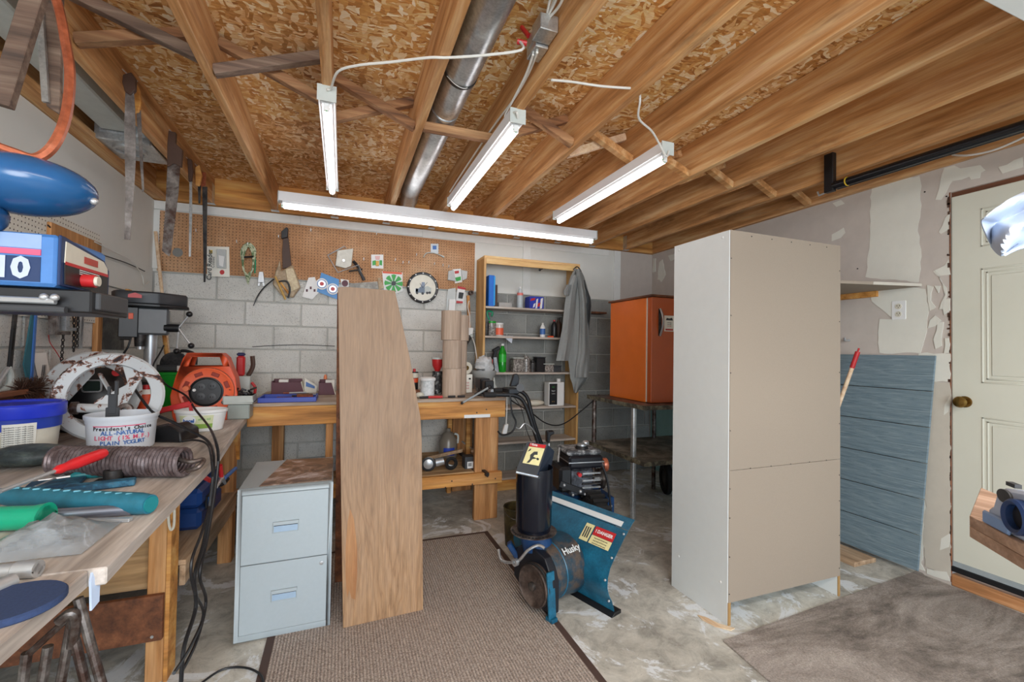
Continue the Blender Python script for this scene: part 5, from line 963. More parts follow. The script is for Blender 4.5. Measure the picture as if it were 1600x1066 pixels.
# brown paper rolls stacked in columns
GR = 'brown paper towel rolls stacked on the bench'
def roll(px, y, z, r, h, label, dx=0):
    p = onb(px, y, z)+V((dx, 0, 0)); t = thing('paper_roll', label, 'paper roll', p, GR); MB().lathe([(.02, .0), (r, 0), (r, h-.001), (.02, h-.001)], p, n=36, closed=True).mk('paper', 'kraft', t); MB().lathe([(.0195, .001), (.0195, h+.001), (.017, h+.001), (.017, .001)], p, n=16, closed=True).mk('core', 'hardedge', t)
    MB().prism([p+V((r*math.cos(a), r*math.sin(a), .001)) for a in (-.5, -.25)]+[p+V(((r+.004)*math.cos(-.25), (r+.004)*math.sin(-.25), .001))], (0, 0, h-.004)).mk('loose_end', 'kraft', t)
hr = .235
roll(706, 3.70, ZB+.001, .080, hr, 'bottom brown paper roll of the front stack beside the white canister'); roll(706, 3.70, ZB+.001+hr+.001, .080, hr, 'middle brown paper roll of the front stack', -.003); roll(703, 3.70, ZB+.001+2*hr+.002, .082, hr+.01, 'top brown paper roll of the front stack', 0)
roll(717, 3.865, ZB+.001, .062, hr, 'bottom brown paper roll of the rear stack'); roll(717, 3.865, ZB+.001+hr+.001, .062, hr, 'middle brown paper roll of the rear stack'); roll(719, 3.865, ZB+.001+2*hr+.002, .064, hr-.01, 'top brown paper roll of the rear stack')
can('canister', 'white ribbed plastic canister with a white lid on the bench', 'canister', 668, 3.68, .062, .16, patchy('ribbed_white', 'c3c8c8', 'd9dcdc', None, 25), None, prof=[(.05, 0), (.056, .006), (.058, .13), (.060, .135), (.0, .136)], extra=(('lid', [(.064, .136), (.066, .14), (.066, .156), (.05, .165), (0, .166)], 'white'),))
can('oil_can', 'black and red can with a funnel top behind the paper rolls', 'can', 683, 3.92, .045, .2, patchy('oil_can_print', '1b1c20', '4b4b4b', 'c9c9c9', 30), None, extra=(('funnel', [(.02, .2), (.045, .25), (.05, .31), (.046, .312), (.02, .26)], 'red'), ('funnel_rim', [(.052, .305), (.052, .32), (.046, .32)], 'pvc')))
can('spray_can', 'spray can with an orange band right behind the plywood edge', 'spray can', 647, 3.84, .034, .20, 'black', None, extra=(('orange_band', [(.0345, .11), (.0345, .145)], 'orange'), ('cream_band', [(.0345, .15), (.0345, .19)], 'cream'), ('nozzle', [(.012, .2), (.012, .225), (0, .226)], 'red')))
p = onb(652, 3.72); o = tag(MB().box(p.x-.05, p.x+.02, 3.70, 3.80, ZB+.001, ZB+.055).mk('brown_box', 'apron', None, .003), 'small dark brown box at the plywood edge on the bench', 'box')
p = onb(664, 3.58); t = thing('screwdriver', 'red screwdriver lying on the bench front before the canister', 'screwdriver', p); q = onb(692, 3.56); MB().tube([p+V((.03, 0, .01)), q+V((0, 0, .012))], [.011, .010], 10).mk('handle', 'red', t); MB().tube([p+V((-.04, 0, .008)), p+V((.03, 0, .01))], .010, 10).mk('black_grip', 'black', t)
p = onb(658, 3.62); tag(MB().sph(p+V((-.01, 0, .024)), (.035, .03, .023), 14, 10).mk('wiping_cloth', 'cream'), 'crumpled pale cloth at the foot of the white canister', 'cloth')
for px, lb in ((706, 'black marker lying before the paper rolls'), (721, 'short black marker lying nearer the vise')): p = onb(px, 3.585); o = tag(MB().tube([p+V((-.03, 0, .010)), p+V((.03, 0, .010))], .009, 10).mk('marker', 'black'), lb, 'marker', 'markers on the bench')
# tape roll, white-red box, vise, bag
p = onb(728, 4.02); t = thing('tape_spool', 'pale tape spool standing on the red and white box', 'tape', p+V((0, 0, .17))); MB().lathe([(.055, -.015), (.055, .015), (.022, .015), (.022, -.015)], p+V((.0, 0, .225)), (.25, -1, 0), 28, closed=True).mk('tape', 'cream', t); MB().lathe([(.022, -.014), (.022, .014), (.012, .014), (.012, -.014)], p+V((0, 0, .225)), (.25, -1, 0), 18, closed=True).mk('core', 'brass', t)
t = thing('carton', 'red and white printed carton beside the paper rolls', 'box', p); MB().box(p.x-.055, p.x+.05, 3.98, 4.06, ZB+.001, ZB+.168).mk('carton', 'label', t, .002); MB().lathe([(.022, 0), (.022, .0015), (0, .0015)], (p.x-.03, 3.979, ZB+.14), (0, -1, 0), 16).mk('red_dot', 'red', t); MB().box(p.x-.055, p.x-.045, 3.9785, 3.98, ZB+.002, ZB+.168).mk('red_edge', 'red', t); MB().box(p.x+.015, p.x+.035, 3.9785, 3.98, ZB+.12, ZB+.135).mk('print_block', 'black', t)
for i in range(3): lettering('5/60', V((p.x, 3.9782, ZB+.09-.025*i)), (1, 0, 0), (0, 0, 1), .022, 'red', t)
vx = onb(755, 3.72).x; t = thing('bench_vise', 'black bench vise with a long steel handle at the bench corner', 'vise', (vx, 3.72, ZB+.001))
MB().lathe([(.075, 0), (.075, .015), (.05, .03), (.045, .07), (0, .075)], (vx, 3.72, ZB+.001), n=24).mk('swivel_base', 'iron', t); MB().box(vx-.045, vx+.045, 3.66, 3.82, ZB+.06, ZB+.15).mk('rear_jaw', 'black', t, .008); MB().box(vx-.04, vx+.04, 3.54, 3.63, ZB+.05, ZB+.14).mk('front_jaw', 'black', t, .008)
MB().cyl((vx, 3.46, ZB+.06), (vx, 3.70, ZB+.06), .016, n=14).mk('screw', 'steel', t); A, B = V(at(722, 630, y=3.44)), V(at(765, 605, y=3.44)); MB().tube([A, B], .008, 10).mk('handle_bar', 'cabside', t); MB().sph(A, .012, 10, 8).sph(B, .017, 10, 8).mk('handle_ball', 'iron', t)
p = onb(756, 4.05); t = thing('grey_bowl', 'grey plastic bowl filled with crumpled clear wrap behind the vise', 'bowl', p); MB().lathe([(.06, 0), (.075, .01), (.10, .15), (.115, .17), (.118, .20), (.11, .20), (.10, .16), (.07, .02), (0, .015)], p, n=32).mk('bowl', plain('a8a9a6', .35), t)
m = MB(); c = p+V((0, 0, .25)); rows = []
for i in range(11):
    th_ = PI*i/10; rows.append([c+V((math.sin(th_)*math.cos(2*PI*j/14), math.sin(th_)*math.sin(2*PI*j/14), math.cos(th_)))*(.085+.03*mnoise.noise(V((i*.9, (j % 14)*.9, 1)))) for j in range(15)])
m.sheet(rows, .001).mk('plastic_wrap', plain('d6d8d8', .12, 0, .3, 40), t)
p = onb(772, 3.95); t = thing('glue_bottle', 'small white glue bottle with a pointed tip behind the vise', 'bottle', p); MB().lathe([(.026, 0), (.028, .004), (.028, .05), (.012, .075), (.010, .11), (.004, .14), (0, .14)], p, n=18).mk('bottle', 'pvc', t)
# left half of the back bench
p = onb(498, 4.25); can('white_bottle', 'small white bottle with an orange cap near the plywood', 'bottle', 508, 4.25, .03, .10, 'white', None, prof=[(.028, 0), (.03, .004), (.028, .07), (.016, .095), (.014, .105), (0, .106)], extra=(('cap', [(.014, .105), (.013, .14), (.006, .155), (0, .156)], plain('f08a5a', .4)),))
def organizer(px0, px1, y, label):
    a, b = onb(px0, y), onb(px1, y); t = thing('parts_organizer', label, 'organizer', ((a.x+b.x)/2, y+.05, ZB+.001), 'brown organizers on the back bench')
    f = MB(); z0 = ZB+.001; f.prism([(a.x, y, z0), (b.x, y, z0), (b.x-.03, y, z0+.10), (a.x, y, z0+.10)], (0, .008, 0)); f.prism([(a.x, y+.14, z0), (b.x, y+.14, z0), (b.x-.03, y+.14, z0+.12), (a.x, y+.14, z0+.12)], (0, .008, 0)); f.box(a.x, a.x+.008, y+.008, y+.14, z0, z0+.11); f.box(a.x+.008, b.x-.004, y+.008, y+.14, z0, z0+.008); f.mk('tray', 'purple', t, .002)
    MB().prism([(b.x, y, z0), (b.x+.004, y, z0), (b.x-.026, y, z0+.105), (b.x-.03, y, z0+.10)], (0, .15, 0)).mk('edge_trim', 'cream', t); MB().box(a.x+.05, a.x+.12, y+.03, y+.09, z0+.009, z0+.12).mk('card_box', 'paper', t, .002)
organizer(424, 476, 4.12, 'dark brown parts tray near the middle of the back bench'); organizer(498, 524, 4.02, 'dark brown parts tray half hidden by the plywood')
p = onb(484, 4.18); t = thing('sachet', 'blue and white sachet leaning behind the brown trays', 'packet', p); MB().prism([p+V((-.04, 0, .13)), p+V((.06, 0, .06)), p+V((.05, .01, .002)), p+V((-.045, .01, .002))], (0, .012, 0)).mk('sachet', 'label', t, .002); MB().prism([p+V((-.03, -.002, .10)), p+V((.04, -.002, .06)), p+V((.04, -.002, .04)), p+V((-.03, -.002, .06))], (0, .0015, 0)).mk('blue_print', 'lblue', t)
a, b = onb(404, 3.56), onb(495, 3.56); t = thing('blue_tray', 'long flat blue tray of small tools on the bench front', 'tray', ((a.x+b.x)/2, 3.66, ZB+.001)); f = MB(); f.box(a.x, b.x, 3.54, 3.80, ZB+.001, ZB+.008).box(a.x, b.x, 3.535, 3.545, ZB+.001, ZB+.035).box(a.x, b.x, 3.795, 3.805, ZB+.001, ZB+.035).box(a.x, a.x+.008, 3.545, 3.795, ZB+.008, ZB+.035).box(b.x-.008, b.x, 3.545, 3.795, ZB+.008, ZB+.035); f.mk('tray', 'blue', t, .002)
for i in range(9):
    x = random.uniform(a.x+.06, b.x-.10); y = random.uniform(3.58, 3.76); an = random.uniform(-.6, .6); L_ = random.uniform(.06, .15); q0_, q1_ = V((x, y, ZB+.02+.004*i)), V((min(x+L_*math.cos(an), b.x-.01), min(3.78, max(3.56, y+L_*.4*math.sin(an))), ZB+.02+.004*i)); o = MB().tube([q0_, q1_], .006, 7).mk('small_tool', ['steel', 'iron', 'apron', 'copper'][i % 4]); tag(o, ['bright steel', 'dark iron', 'brown wooden', 'copper coloured'][i % 4]+' rod in the blue tray, '+['lowest, under all', 'second from the bottom', 'low in the heap', 'just below the middle', 'in the middle of the heap', 'just above the middle', 'high in the heap', 'next to the top', 'topmost of all'][i], 'tool', 'small tools in the blue tray')
p = onb(382, 3.62); t = thing('grey_bin', 'grey plastic bin of odds and ends at the bench end beside the orange reel', 'bin', (p.x-.02, 3.60, ZL+.001)); x0, x1 = at(358, 640, y=3.52).x, at(402, 640, y=3.52).x
MB().box(x0+.02, x1-.02, 3.36, 3.49, ZL+.001, ZL+.10).mk('lower_bin', plain('9aa19a', .5), t, .006); f = MB(); f.box(x0, x1, 3.34, 3.497, ZL+.10, ZL+.11).box(x0, x1, 3.34, 3.348, ZL+.11, ZL+.155).box(x0, x1, 3.489, 3.497, ZL+.11, ZL+.155).box(x0, x0+.008, 3.348, 3.489, ZL+.11, ZL+.155).box(x1-.008, x1, 3.348, 3.489, ZL+.11, ZL+.155); f.mk('upper_tray', plain('b8bdb6', .5), t, .003)
m = MB()
for i in range(40): q = V((random.uniform(x0+.02, x1-.03), random.uniform(3.36, 3.47), ZL+.15+random.random()*.04)); m.beam(q, q+V((random.uniform(-.03, .03), random.uniform(-.03, .03), .012)), .014, .01)
m.mk('odd_parts', 'iron', t, kind='stuff')
p = onb(380, 3.86); t = thing('caulking_gun', 'grey holder with a red handled tool standing behind the orange reel', 'holder', p); MB().box(p.x-.05, p.x+.05, 3.82, 3.90, ZB+.001, ZB+.17).mk('holder', 'pvc', t, .006); MB().box(p.x-.045, p.x+.01, 3.83, 3.88, ZB+.17, ZB+.32).mk('red_handle', 'red', t, .012); MB().box(p.x-.045, p.x+.01, 3.832, 3.878, ZB+.32, ZB+.345).mk('blue_cap', plain('22305c', .4), t, .01); MB().tube(smooth_pts([p+V((.03, .0, .17)), p+V((.06, 0, .24)), p+V((.055, 0, .32))]), .016, 8).mk('second_handle', 'leatherd', t); MB().tube(smooth_pts([p+V((.055, 0, .12)), p+V((.08, 0, .08)), p+V((.075, 0, .02))]), .010, 8).mk('red_hook', 'red', t)
# lower shelf of the back bench
zs = .4005
def ls(px, y): q = V(at(px, 700, y=y)); return V((q.x, y, zs))
p = ls(700, 4.1); t = thing('milk_jug', 'translucent jug with a blue label under the bench', 'jug', p); MB().lathe([(.075, 0), (.085, .01), (.085, .15), (.05, .22), (.022, .24), (.022, .265), (0, .266)], p, n=28).mk('jug', plain('8f8578', .3, 0, .2, 18, 0, .3), t); curved(p, .0855, .0855, .03, .10, -130, -60, 'blue', t, 'label'); MB().tube(smooth_pts([p+V((.05, -.03, .22)), p+V((.085, -.03, .2)), p+V((.083, -.03, .13))]), .010, 8).mk('handle', 'pvc', t)
p = ls(725, 3.68); t = thing('small_carton', 'little grey carton with a barcode label under the bench', 'box', p); MB().box(p.x, p.x+.085, 3.64, 3.74, zs, zs+.10).mk('carton', 'dkgrey', t, .002); MB().box(p.x+.02, p.x+.08, 3.638, 3.64, zs+.005, zs+.06).mk('label', 'white', t); 
for i in range(6): MB().box(p.x+.028+.005*i, p.x+.031+.005*i, 3.6365, 3.638, zs+.022, zs+.05).mk('barcode_bar', 'dkgrey', t)
p = ls(705, 3.66); t = thing('hose_clamp', 'coil of black hose beside the barcode carton', 'hose', p); MB().lathe([(.04, 0), (.055, .012), (.04, .03), (.025, .012)], p+V((0, 0, .056)), (0, -1, 0), 24, closed=True).mk('coil', 'rubber', t)
p = ls(672, 3.66); t = thing('work_light', 'round black and chrome work light on the lower bench shelf', 'lamp', p); MB().lathe([(.0, 0), (.035, .0), (.055, .05), (.058, .06), (.05, .062), (0, .055)], p+V((.0, .06, .059)), (-.2, -1, 0), 28).mk('housing', 'black', t); MB().lathe([(.045, .058), (.03, .064), (0, .066)], p+V((0, .06, .059)), (-.2, -1, 0), 24).mk('lens', 'steel', t); MB().cyl(p+V((.05, .03, .06)), p+V((.12, .03, .07)), .035, .03, 18).mk('ribbed_body', 'steel', t); MB().tube(smooth_pts([p+V((.12, .03, .05)), p+V((.17, .03, .03)), p+V((.22, .03, .02))]), .008, 8).mk('lead', 'galv', t)
for nm, lb, A, B, yA, yB, r, m_ in (('iron_bar', 'dark iron bar sticking out over the lower shelf edge', (716, 705), (762, 742), 4.1, 3.47, .014, 'iron'), ('thin_rod', 'thin pale rod slanting past the bench leg', (722, 690), (760, 718), 4.2, 3.8, .006, 'galv'), ('short_board', 'flat board end lying on the lower bench shelf', (668, 716), (722, 704), 3.95, 3.98, .014, 'shelfw'), ('short_board', 'longer pale batten lying behind on the lower bench shelf', (736, 705), (764, 704), 3.9, 3.9, .012, 'blonde')):
    o = MB().beam(V(at(*A, y=yA)), V(at(*B, y=yB)), r*2, r*2).mk(nm, m_, None, .001); tag(o, lb, 'bar')
t = tag(MB().prism([V((-.35, 3.9, zs)), V((.0, 3.9, zs)), V((.0, 4.2, zs)), V((-.35, 4.2, zs))], (0, 0, .06)).mk('flat_carton', 'galv', None, .004), 'flat grey metal box in the dark under the bench behind the filing cabinet', 'box')
# ================================================================ BOOKCASE
t = thing('bookcase', 'tall open pine bookcase with dusty grey shelves against the block wall', 'bookcase', (1.83, 4.36, 0)); X0, X1, Y0, Y1 = 1.292, 2.365, 4.215, 4.485
MB().box(X0, X0+.022, Y0, Y1, 0, 2.31).mk('side_panel', 'case', t, .002); MB().box(X1-.022, X1, Y0, Y1, 0, 2.31).mk('side_panel', 'case', t, .002); MB().box(X0, X1, Y0, Y1, 2.31, 2.335).mk('top_board', 'casex', t, .002); MB().box(X0+.022, X1-.022, Y0, Y0+.02, 2.255, 2.309).mk('top_rail', 'casex', t, .002)
SH = [1.815, 1.52, 1.155, .80, .455]
for z in SH: MB().box(X0+.023, X1-.023, Y0+.01, Y1, z, z+.020).mk('shelf', 'caseshelf', t, .002)
MB().box(X0+.023, X1-.023, Y0+.01, Y1, .10, .12).mk('shelf', 'caseshelf', t, .002); MB().box(X0+.022, X1-.022, Y0+.002, Y0+.02, 0, .098).mk('kick_board', 'bench', t, .002)
MB().sph((1.9, 4.23, 2.24), .014, 8, 6).tube([(1.9, 4.23, 2.24), (1.93, 4.23, 2.252)], .005, 6).mk('knob_hook', 'black', t)
SY = 4.32
def sp(px, k, y=SY): q = V(at(px, 500, y=y)); return V((q.x, y, SH[k]+.0205))
def bottle(name, label, px, k, h, r, mat, cap, extra=(), y=SY, neck=.35, grp=None):
    p = sp(px, k, y); t = thing(name, label, 'bottle', p, grp); nr = r*neck
    MB().lathe([(r*.9, 0), (r, h*.03), (r, h*.3), (r*.95, h*.4), (r, h*.5), (r, h*.68), (nr*1.2, h*.88), (nr, h*.92), (nr, h*.93), (0, h*.93)], p, n=24).mk('bottle', mat, t); MB().lathe([(nr*1.15, h*.925), (nr*1.15, h), (0, h)], p, n=16).mk('cap', cap, t)
    for nm, z0, z1, m_ in extra: MB().lathe([(r*1.015, h*z0), (r*1.015, h*z1)], p, n=24).mk(nm, m_, t)
    return t
bottle('water_bottle', 'clear plastic bottle with a red label on the top shelf', 812, 0, .225, .032, plain('c9d3d8', .15, 0, .1, 20, 0, 0, .75), 'white', (('label', .60, .72, plain('e07a70', .5)),))
bottle('white_bottle', 'white bottle with a blue label on the second shelf', 848, 1, .155, .028, 'white', 'white', (('label', .2, .6, 'lblue'),))
bottle('soda_bottle', 'green plastic soda bottle on the middle shelf', 786, 2, .29, .040, plain('1f9a2a', .12, 0, .2, 20), 'white', (('label', .35, .62, plain('2fb83a', .4)),))
bottle('dark_bottle', 'dark bottle with a red cap beside the hanging jacket', 866, 1, .19, .033, 'black', 'red', ()); bottle('brown_bottle', 'brown bottle partly hidden by the jacket', 873, 1, .22, .034, 'leatherd', 'black', (), 4.40)
q = sp(766, 0); t = thing('blue_folder', 'bright blue binder standing at the left of the top shelf', 'binder', q); MB().box(q.x-.05, q.x+.012, 4.23, 4.42, q.z, q.z+.31).mk('binder', 'bluetape', t, .004); MB().box(q.x-.0, q.x+.016, 4.225, 4.24, q.z+.01, q.z+.30).mk('spine', plain('2fa0e6', .35), t)
o = MB().box(q.x+.02, q.x+.05, 4.25, 4.42, q.z, q.z+.22).mk('dark_book', 'leatherd', None, .002); tag(o, 'dark spined book standing beside the blue binder', 'book')
q = sp(786, 0); t = thing('glass_tray', 'low clear plastic tray on the top shelf', 'tray', q); f = MB(); f.box(q.x-.07, q.x+.07, 4.26, 4.40, q.z, q.z+.004); f.box(q.x-.07, q.x+.07, 4.255, 4.26, q.z, q.z+.045).box(q.x-.07, q.x-.066, 4.26, 4.40, q.z, q.z+.045).box(q.x+.066, q.x+.07, 4.26, 4.40, q.z, q.z+.045); f.mk('tray', plain('c6c4c0', .15, 0, .1, 20, 0, 0, .6), t)
q = sp(836, 0); t = thing('blue_carton', 'blue red and white printed carton on the top shelf', 'box', q); MB().box(q.x-.085, q.x+.075, 4.27, 4.40, q.z, q.z+.13).mk('carton', plain('2338a8', .4), t, .002)
for a, b, c_, d, m_ in ((-.08, -.03, .08, .115, 'red'), (-.02, .0, .0, .11, 'white'), (.0, .03, .02, .07, 'red'), (.03, .055, .0, .12, 'white'), (-.05, -.03, .01, .06, 'white')): MB().prism([(q.x+a, 4.2695, q.z+c_), (q.x+b, 4.2695, q.z+c_+.01), (q.x+b+.01, 4.2695, q.z+d), (q.x+a+.01, 4.2695, q.z+d-.01)], (0, -.0012, 0)).mk('print_shape', m_, t)
def jar(label, px, k, r, h, body, lid, y=SY, band=None):
    p = sp(px, k, y); t = thing('jar', label, 'jar', p, 'jars on the bookcase shelves'); MB().lathe([(r*.95, 0), (r, .004), (r, h*.86), (r*.85, h*.9), (0, h*.9)], p, n=24).mk('jar', body, t); MB().lathe([(r*.95, h*.88), (r*.98, h*.9), (r*.98, h), (0, h)], p, n=24).mk('lid', lid, t)
    if band: MB().lathe([(r*1.02, h*.1), (r*1.02, h*.62)], p, n=24).mk('label', band, t)
nuts = patchy('jar_of_screws', '5a5450', '8f8a84', 'c6c2bc', 60, .4, .55, .2, 0, 90, .1)
jar('glass jar of screws with a bright green lid', 768, 1, .048, .15, nuts, 'green2'); jar('jar with an orange label and white lid on the second shelf', 780, 1, .045, .135, plain('cfc6c0', .2), 'white', band=plain('ec6a48', .45)); jar('dark jar half behind the bookcase side', 760, 1, .035, .15, 'iron', 'dkgrey')
q = sp(762, 1); t = thing('green_clamp', 'bright green plastic handle standing on the green lidded jar', 'clamp', q+V((0, 0, .16))); MB().tube(smooth_pts([q+V((.02, 0, .165)), q+V((0, 0, .20)), q+V((.0, 0, .25)), q+V((.05, 0, .24)), q+V((.04, 0, .20))]), .010, 8).mk('handle', 'green', t)
q = sp(795, 1, 4.24); t = tag(MB().prism([q+V((-.06, 0, .001)), q+V((.05, 0, .001)), q+V((.03, -.012, -.07)), q+V((.0, -.012, -.05))], (0, .008, .004)).mk('rag', 'cloth'), 'crumpled white rag drooping over the second shelf edge', 'cloth')
q = sp(858, 1); t = tag(MB().box(q.x-.03, q.x+.035, 4.27, 4.30, q.z, q.z+.018).mk('orange_knife', 'orange', None, .004), 'little orange knife on the second shelf', 'knife')
q = sp(768, 2); t = thing('spray_gun', 'black spray gun shape leaning in the middle shelf corner', 'tool', q); MB().beam(q+V((-.01, 0, .01)), q+V((.05, 0, .22)), .04, .035).mk('body', 'black', t, .006); MB().beam(q+V((.02, 0, .21)), q+V((.09, 0, .25)), .04, .035).mk('head', 'black', t, .006); MB().box(q.x-.03, q.x+.0, 4.25, 4.28, q.z, q.z+.13).mk('red_side', 'red', t, .004)
q = sp(777, 2, 4.28); t = tag(MB().prism([q+V((-.015, 0, 0)), q+V((.03, 0, 0)), q+V((.0, 0, .15)), q+V((-.03, 0, .15))], (0, .03, 0)).mk('leaflet_holder', 'galv'), 'grey metal plate leaning left of the green bottle', 'plate')
for px, w2, h2, m_, lb in ((808, .055, .14, nuts, 'clear tub of nails beside the green soda bottle'), (823, .045, .17, nuts, 'tall jar of brown screws on the middle shelf'), (833, .04, .12, 'iron', 'dark can of bits right of the tall jar'), (843, .05, .15, 'black', 'black tin on the middle shelf'), (855, .06, .08, nuts, 'low clear box of fasteners on the middle shelf'), (868, .05, .06, 'dkgrey', 'low grey box beside the jacket on the middle shelf')):
    p = sp(px, 2); o = thing('fastener_tub', lb, 'tub', p, 'tubs of fasteners on the middle shelf')
    if w2 > .048: MB().box(p.x-w2, p.x+w2, 4.26, 4.36, p.z, p.z+h2).mk('tub', m_, o, .006); MB().box(p.x-w2-.003, p.x+w2+.003, 4.257, 4.363, p.z+h2+.0005, p.z+h2+.010).mk('lid', 'pvc' if m_ is nuts else 'dkgrey', o, .002)
    else: MB().lathe([(w2, 0), (w2, h2*.8), (w2*.6, h2*.9), (w2*.6, h2), (0, h2)], p, n=20).mk('tub', m_, o)
q = sp(876, 3, 4.30); q.x = at(866, 610, y=4.3).x; t = thing('solvent_tin', 'rectangular white solvent tin with a dark picture label', 'tin', q); MB().box(q.x-.09, q.x+.09, 4.24, 4.36, q.z, q.z+.25).mk('tin', 'white', t, .006); MB().box(q.x-.085, q.x+.005, 4.2385, 4.24, q.z+.015, q.z+.235).mk('label', 'black', t); MB().cyl((q.x+.05, 4.30, q.z+.25), (q.x+.05, 4.30, q.z+.285), .022, n=16).mk('cap', 'white', t)
for i, (z, s_, m_) in enumerate(((.20, .02, 'grn'), (.16, .018, 'white'), (.13, .014, 'white'), (.05, .022, 'skin'))): lettering(('C|C', 'Super', 'CLEAR', 'o o')[i], V((q.x-.04, 4.2382, q.z+z)), (1, 0, 0), (0, 0, 1), s_, m_, t)
q = sp(836, 3); t = tag(MB().sph(q+V((0, 0, .032)), (.12, .06, .032), 18, 10).mk('bagged_filler', 'cream'), 'pale crumpled sack lying on the shelf behind the handlebars', 'sack')
# jacket on the bookcase corner
t = thing('work_jacket', 'grey work jacket hung from the bookcase corner with its sleeve down', 'jacket', V(at(900, 610, y=4.12)))
def cloth(rows_px, y0, fold, mat, nm, par, th=.004, nseg=14, ph=0):
    rows = []
    for ri, (yy, xa, xb) in enumerate(rows_px):
        r_ = []
        for j in range(nseg+1):
            u_ = j/nseg; px = xa+(xb-xa)*u_; dep = y0 - .035*math.sin(PI*u_) - fold*.75*math.sin(u_*PI*(3.1+1.2*mnoise.noise(V((u_*2, ri*.4, ph+5))))+ph+ri*.25)-.022*mnoise.noise(V((u_*4, ri*.5, ph)))
            r_.append(V(at(px, yy, y=dep)))
        rows.append(r_)
    # refine vertically
    R2 = []
    for a, b in zip(rows, rows[1:]):
        for k in range(3): R2.append([p.lerp(q_, k/3) for p, q_ in zip(a, b)])
    R2.append(rows[-1]); return MB().sheet(R2, th).mk(nm, mat, par)
cloth([(420, 898, 906), (432, 892, 912), (445, 888, 916), (460, 885, 920), (475, 886, 924), (490, 886, 923), (510, 887, 921), (540, 888, 919), (565, 888, 918), (580, 890, 919), (591, 891, 919), (600, 894, 911), (614, 897, 901)], 4.16, .016, 'jacket', 'body', t)
cloth([(430, 896, 905), (445, 889, 902), (465, 884, 900), (490, 881, 898), (515, 878, 895), (540, 873, 892), (564, 869, 888)], 4.115, .009, 'jacket', 'left_front', t, nseg=8, ph=.7)
cloth([(438, 902, 913), (450, 904, 916), (465, 908, 922), (478, 911, 923), (500, 914, 921), (520, 914, 919)], 4.14, .010, 'jacketd', 'lining_edge', t, ph=1.1)
cloth([(422, 899, 906), (440, 903, 912), (470, 906, 917), (510, 906, 919), (550, 904, 921), (575, 900, 920), (590, 899, 919)], 4.095, .010, 'jacket', 'sleeve', t, ph=2.0)
cloth([(445, 886, 893), (455, 881, 892), (462, 882, 890)], 4.10, .005, 'jacket', 'collar', t, ph=.5)
MB().tube(smooth_pts([V(at(896, 421, y=4.19)), V(at(902, 417, y=4.12)), V(at(908, 424, y=4.13))]), .006, 6).mk('hanger_loop', 'black', t)
# ================================================================ METAL TABLE AND FRIDGE
ZT2 = .972
t = thing('steel_table', 'old two shelf steel table on pipe legs holding the orange fridge', 'table', (2.75, 3.4, 0))
TX0, TX1, TY0, TY1 = 2.262, 3.30, 2.96, 3.86
f = MB(); f.box(TX0, TX1, TY0, TY0+.006, ZT2-.035, ZT2).box(TX0, TX1, TY1-.006, TY1, ZT2-.035, ZT2).box(TX0, TX0+.006, TY0+.006, TY1-.006, ZT2-.035, ZT2).box(TX1-.006, TX1, TY0+.006, TY1-.006, ZT2-.035, ZT2); f.mk('angle_frame', patchy('grimy_iron', '3a352c', '6b6552', '8d8a7c', 14), t); MB().box(TX0+.006, TX1-.006, TY0+.006, TY1-.006, ZT2-.012, ZT2-.001).mk('top_plate', 'rust', t)
f = MB(); f.box(TX0+.01, TX1, TY0+.01, TY1, .505, .522); f.mk('lower_shelf', patchy('stained_shelf', '5d564c', '857c6e', 'a19887', 6), t, .002)
f = MB(); f.box(TX0+.01, TX1, TY0+.004, TY0+.01, .488, .524).box(TX0+.004, TX0+.01, TY0+.004, TY1, .488, .524); f.mk('shelf_angle', patchy('grimy_iron', '3a352c', '6b6552', '8d8a7c', 14), t)
for x, y, r in ((2.305, 3.16, .024), (2.31, 3.80, .022), (3.02, 3.80, .02), (3.25, 3.05, .024)): MB().cyl((x, y, 0), (x, y, ZT2-.036), r, n=16).mk('leg', 'galv' if y < 3.5 else 'rust', t); MB().lathe([(r, 0), (r+.009, .003), (r+.009, .03), (r, .033)], (x, y, .475), n=16).mk('pipe_collar', 'rust', t)

p = V((3.03, 3.62, .16)); MB().box(3.01, 3.05, 3.58, 3.66, .33, .504).mk('wheel_bracket', 'iron', t); MB().lathe([(.08, -.03), (.13, -.035), (.155, -.02), (.16, 0), (.155, .02), (.13, .035), (.08, .03)], p, (1, -.45, 0), 32, closed=True).mk('tyre', 'tyre', t); MB().lathe([(0, -.025), (.08, -.02), (.08, .02), (0, .025)], p, (1, -.45, 0), 24).mk('hub', 'iron', t)
# fridge
zf = ZT2+.0005; FX0, FY0, FX1, FY1 = 2.43, 3.10, 2.98, 3.72; ZFT = zf+.90
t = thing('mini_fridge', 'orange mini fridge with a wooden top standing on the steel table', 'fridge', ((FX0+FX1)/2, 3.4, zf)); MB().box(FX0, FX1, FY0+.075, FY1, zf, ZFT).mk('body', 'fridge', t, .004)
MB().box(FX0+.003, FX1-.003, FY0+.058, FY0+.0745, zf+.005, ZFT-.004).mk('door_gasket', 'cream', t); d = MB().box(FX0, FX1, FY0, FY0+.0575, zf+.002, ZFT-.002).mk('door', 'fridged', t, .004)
hp_ = smooth_pts([(FX0+.085, FY0-.002, ZFT-.10), (FX0+.085, FY0-.03, ZFT-.15), (FX0+.085, FY0-.042, ZFT-.21), (FX0+.085, FY0-.03, ZFT-.27), (FX0+.085, FY0-.002, ZFT-.33)]); MB().tube(hp_, .008, 8).mk('handle', 'steel', d); MB().box(FX0+.07, FX0+.10, FY0-.003, FY0, ZFT-.33, ZFT-.10).mk('handle_plate', 'iron', d)
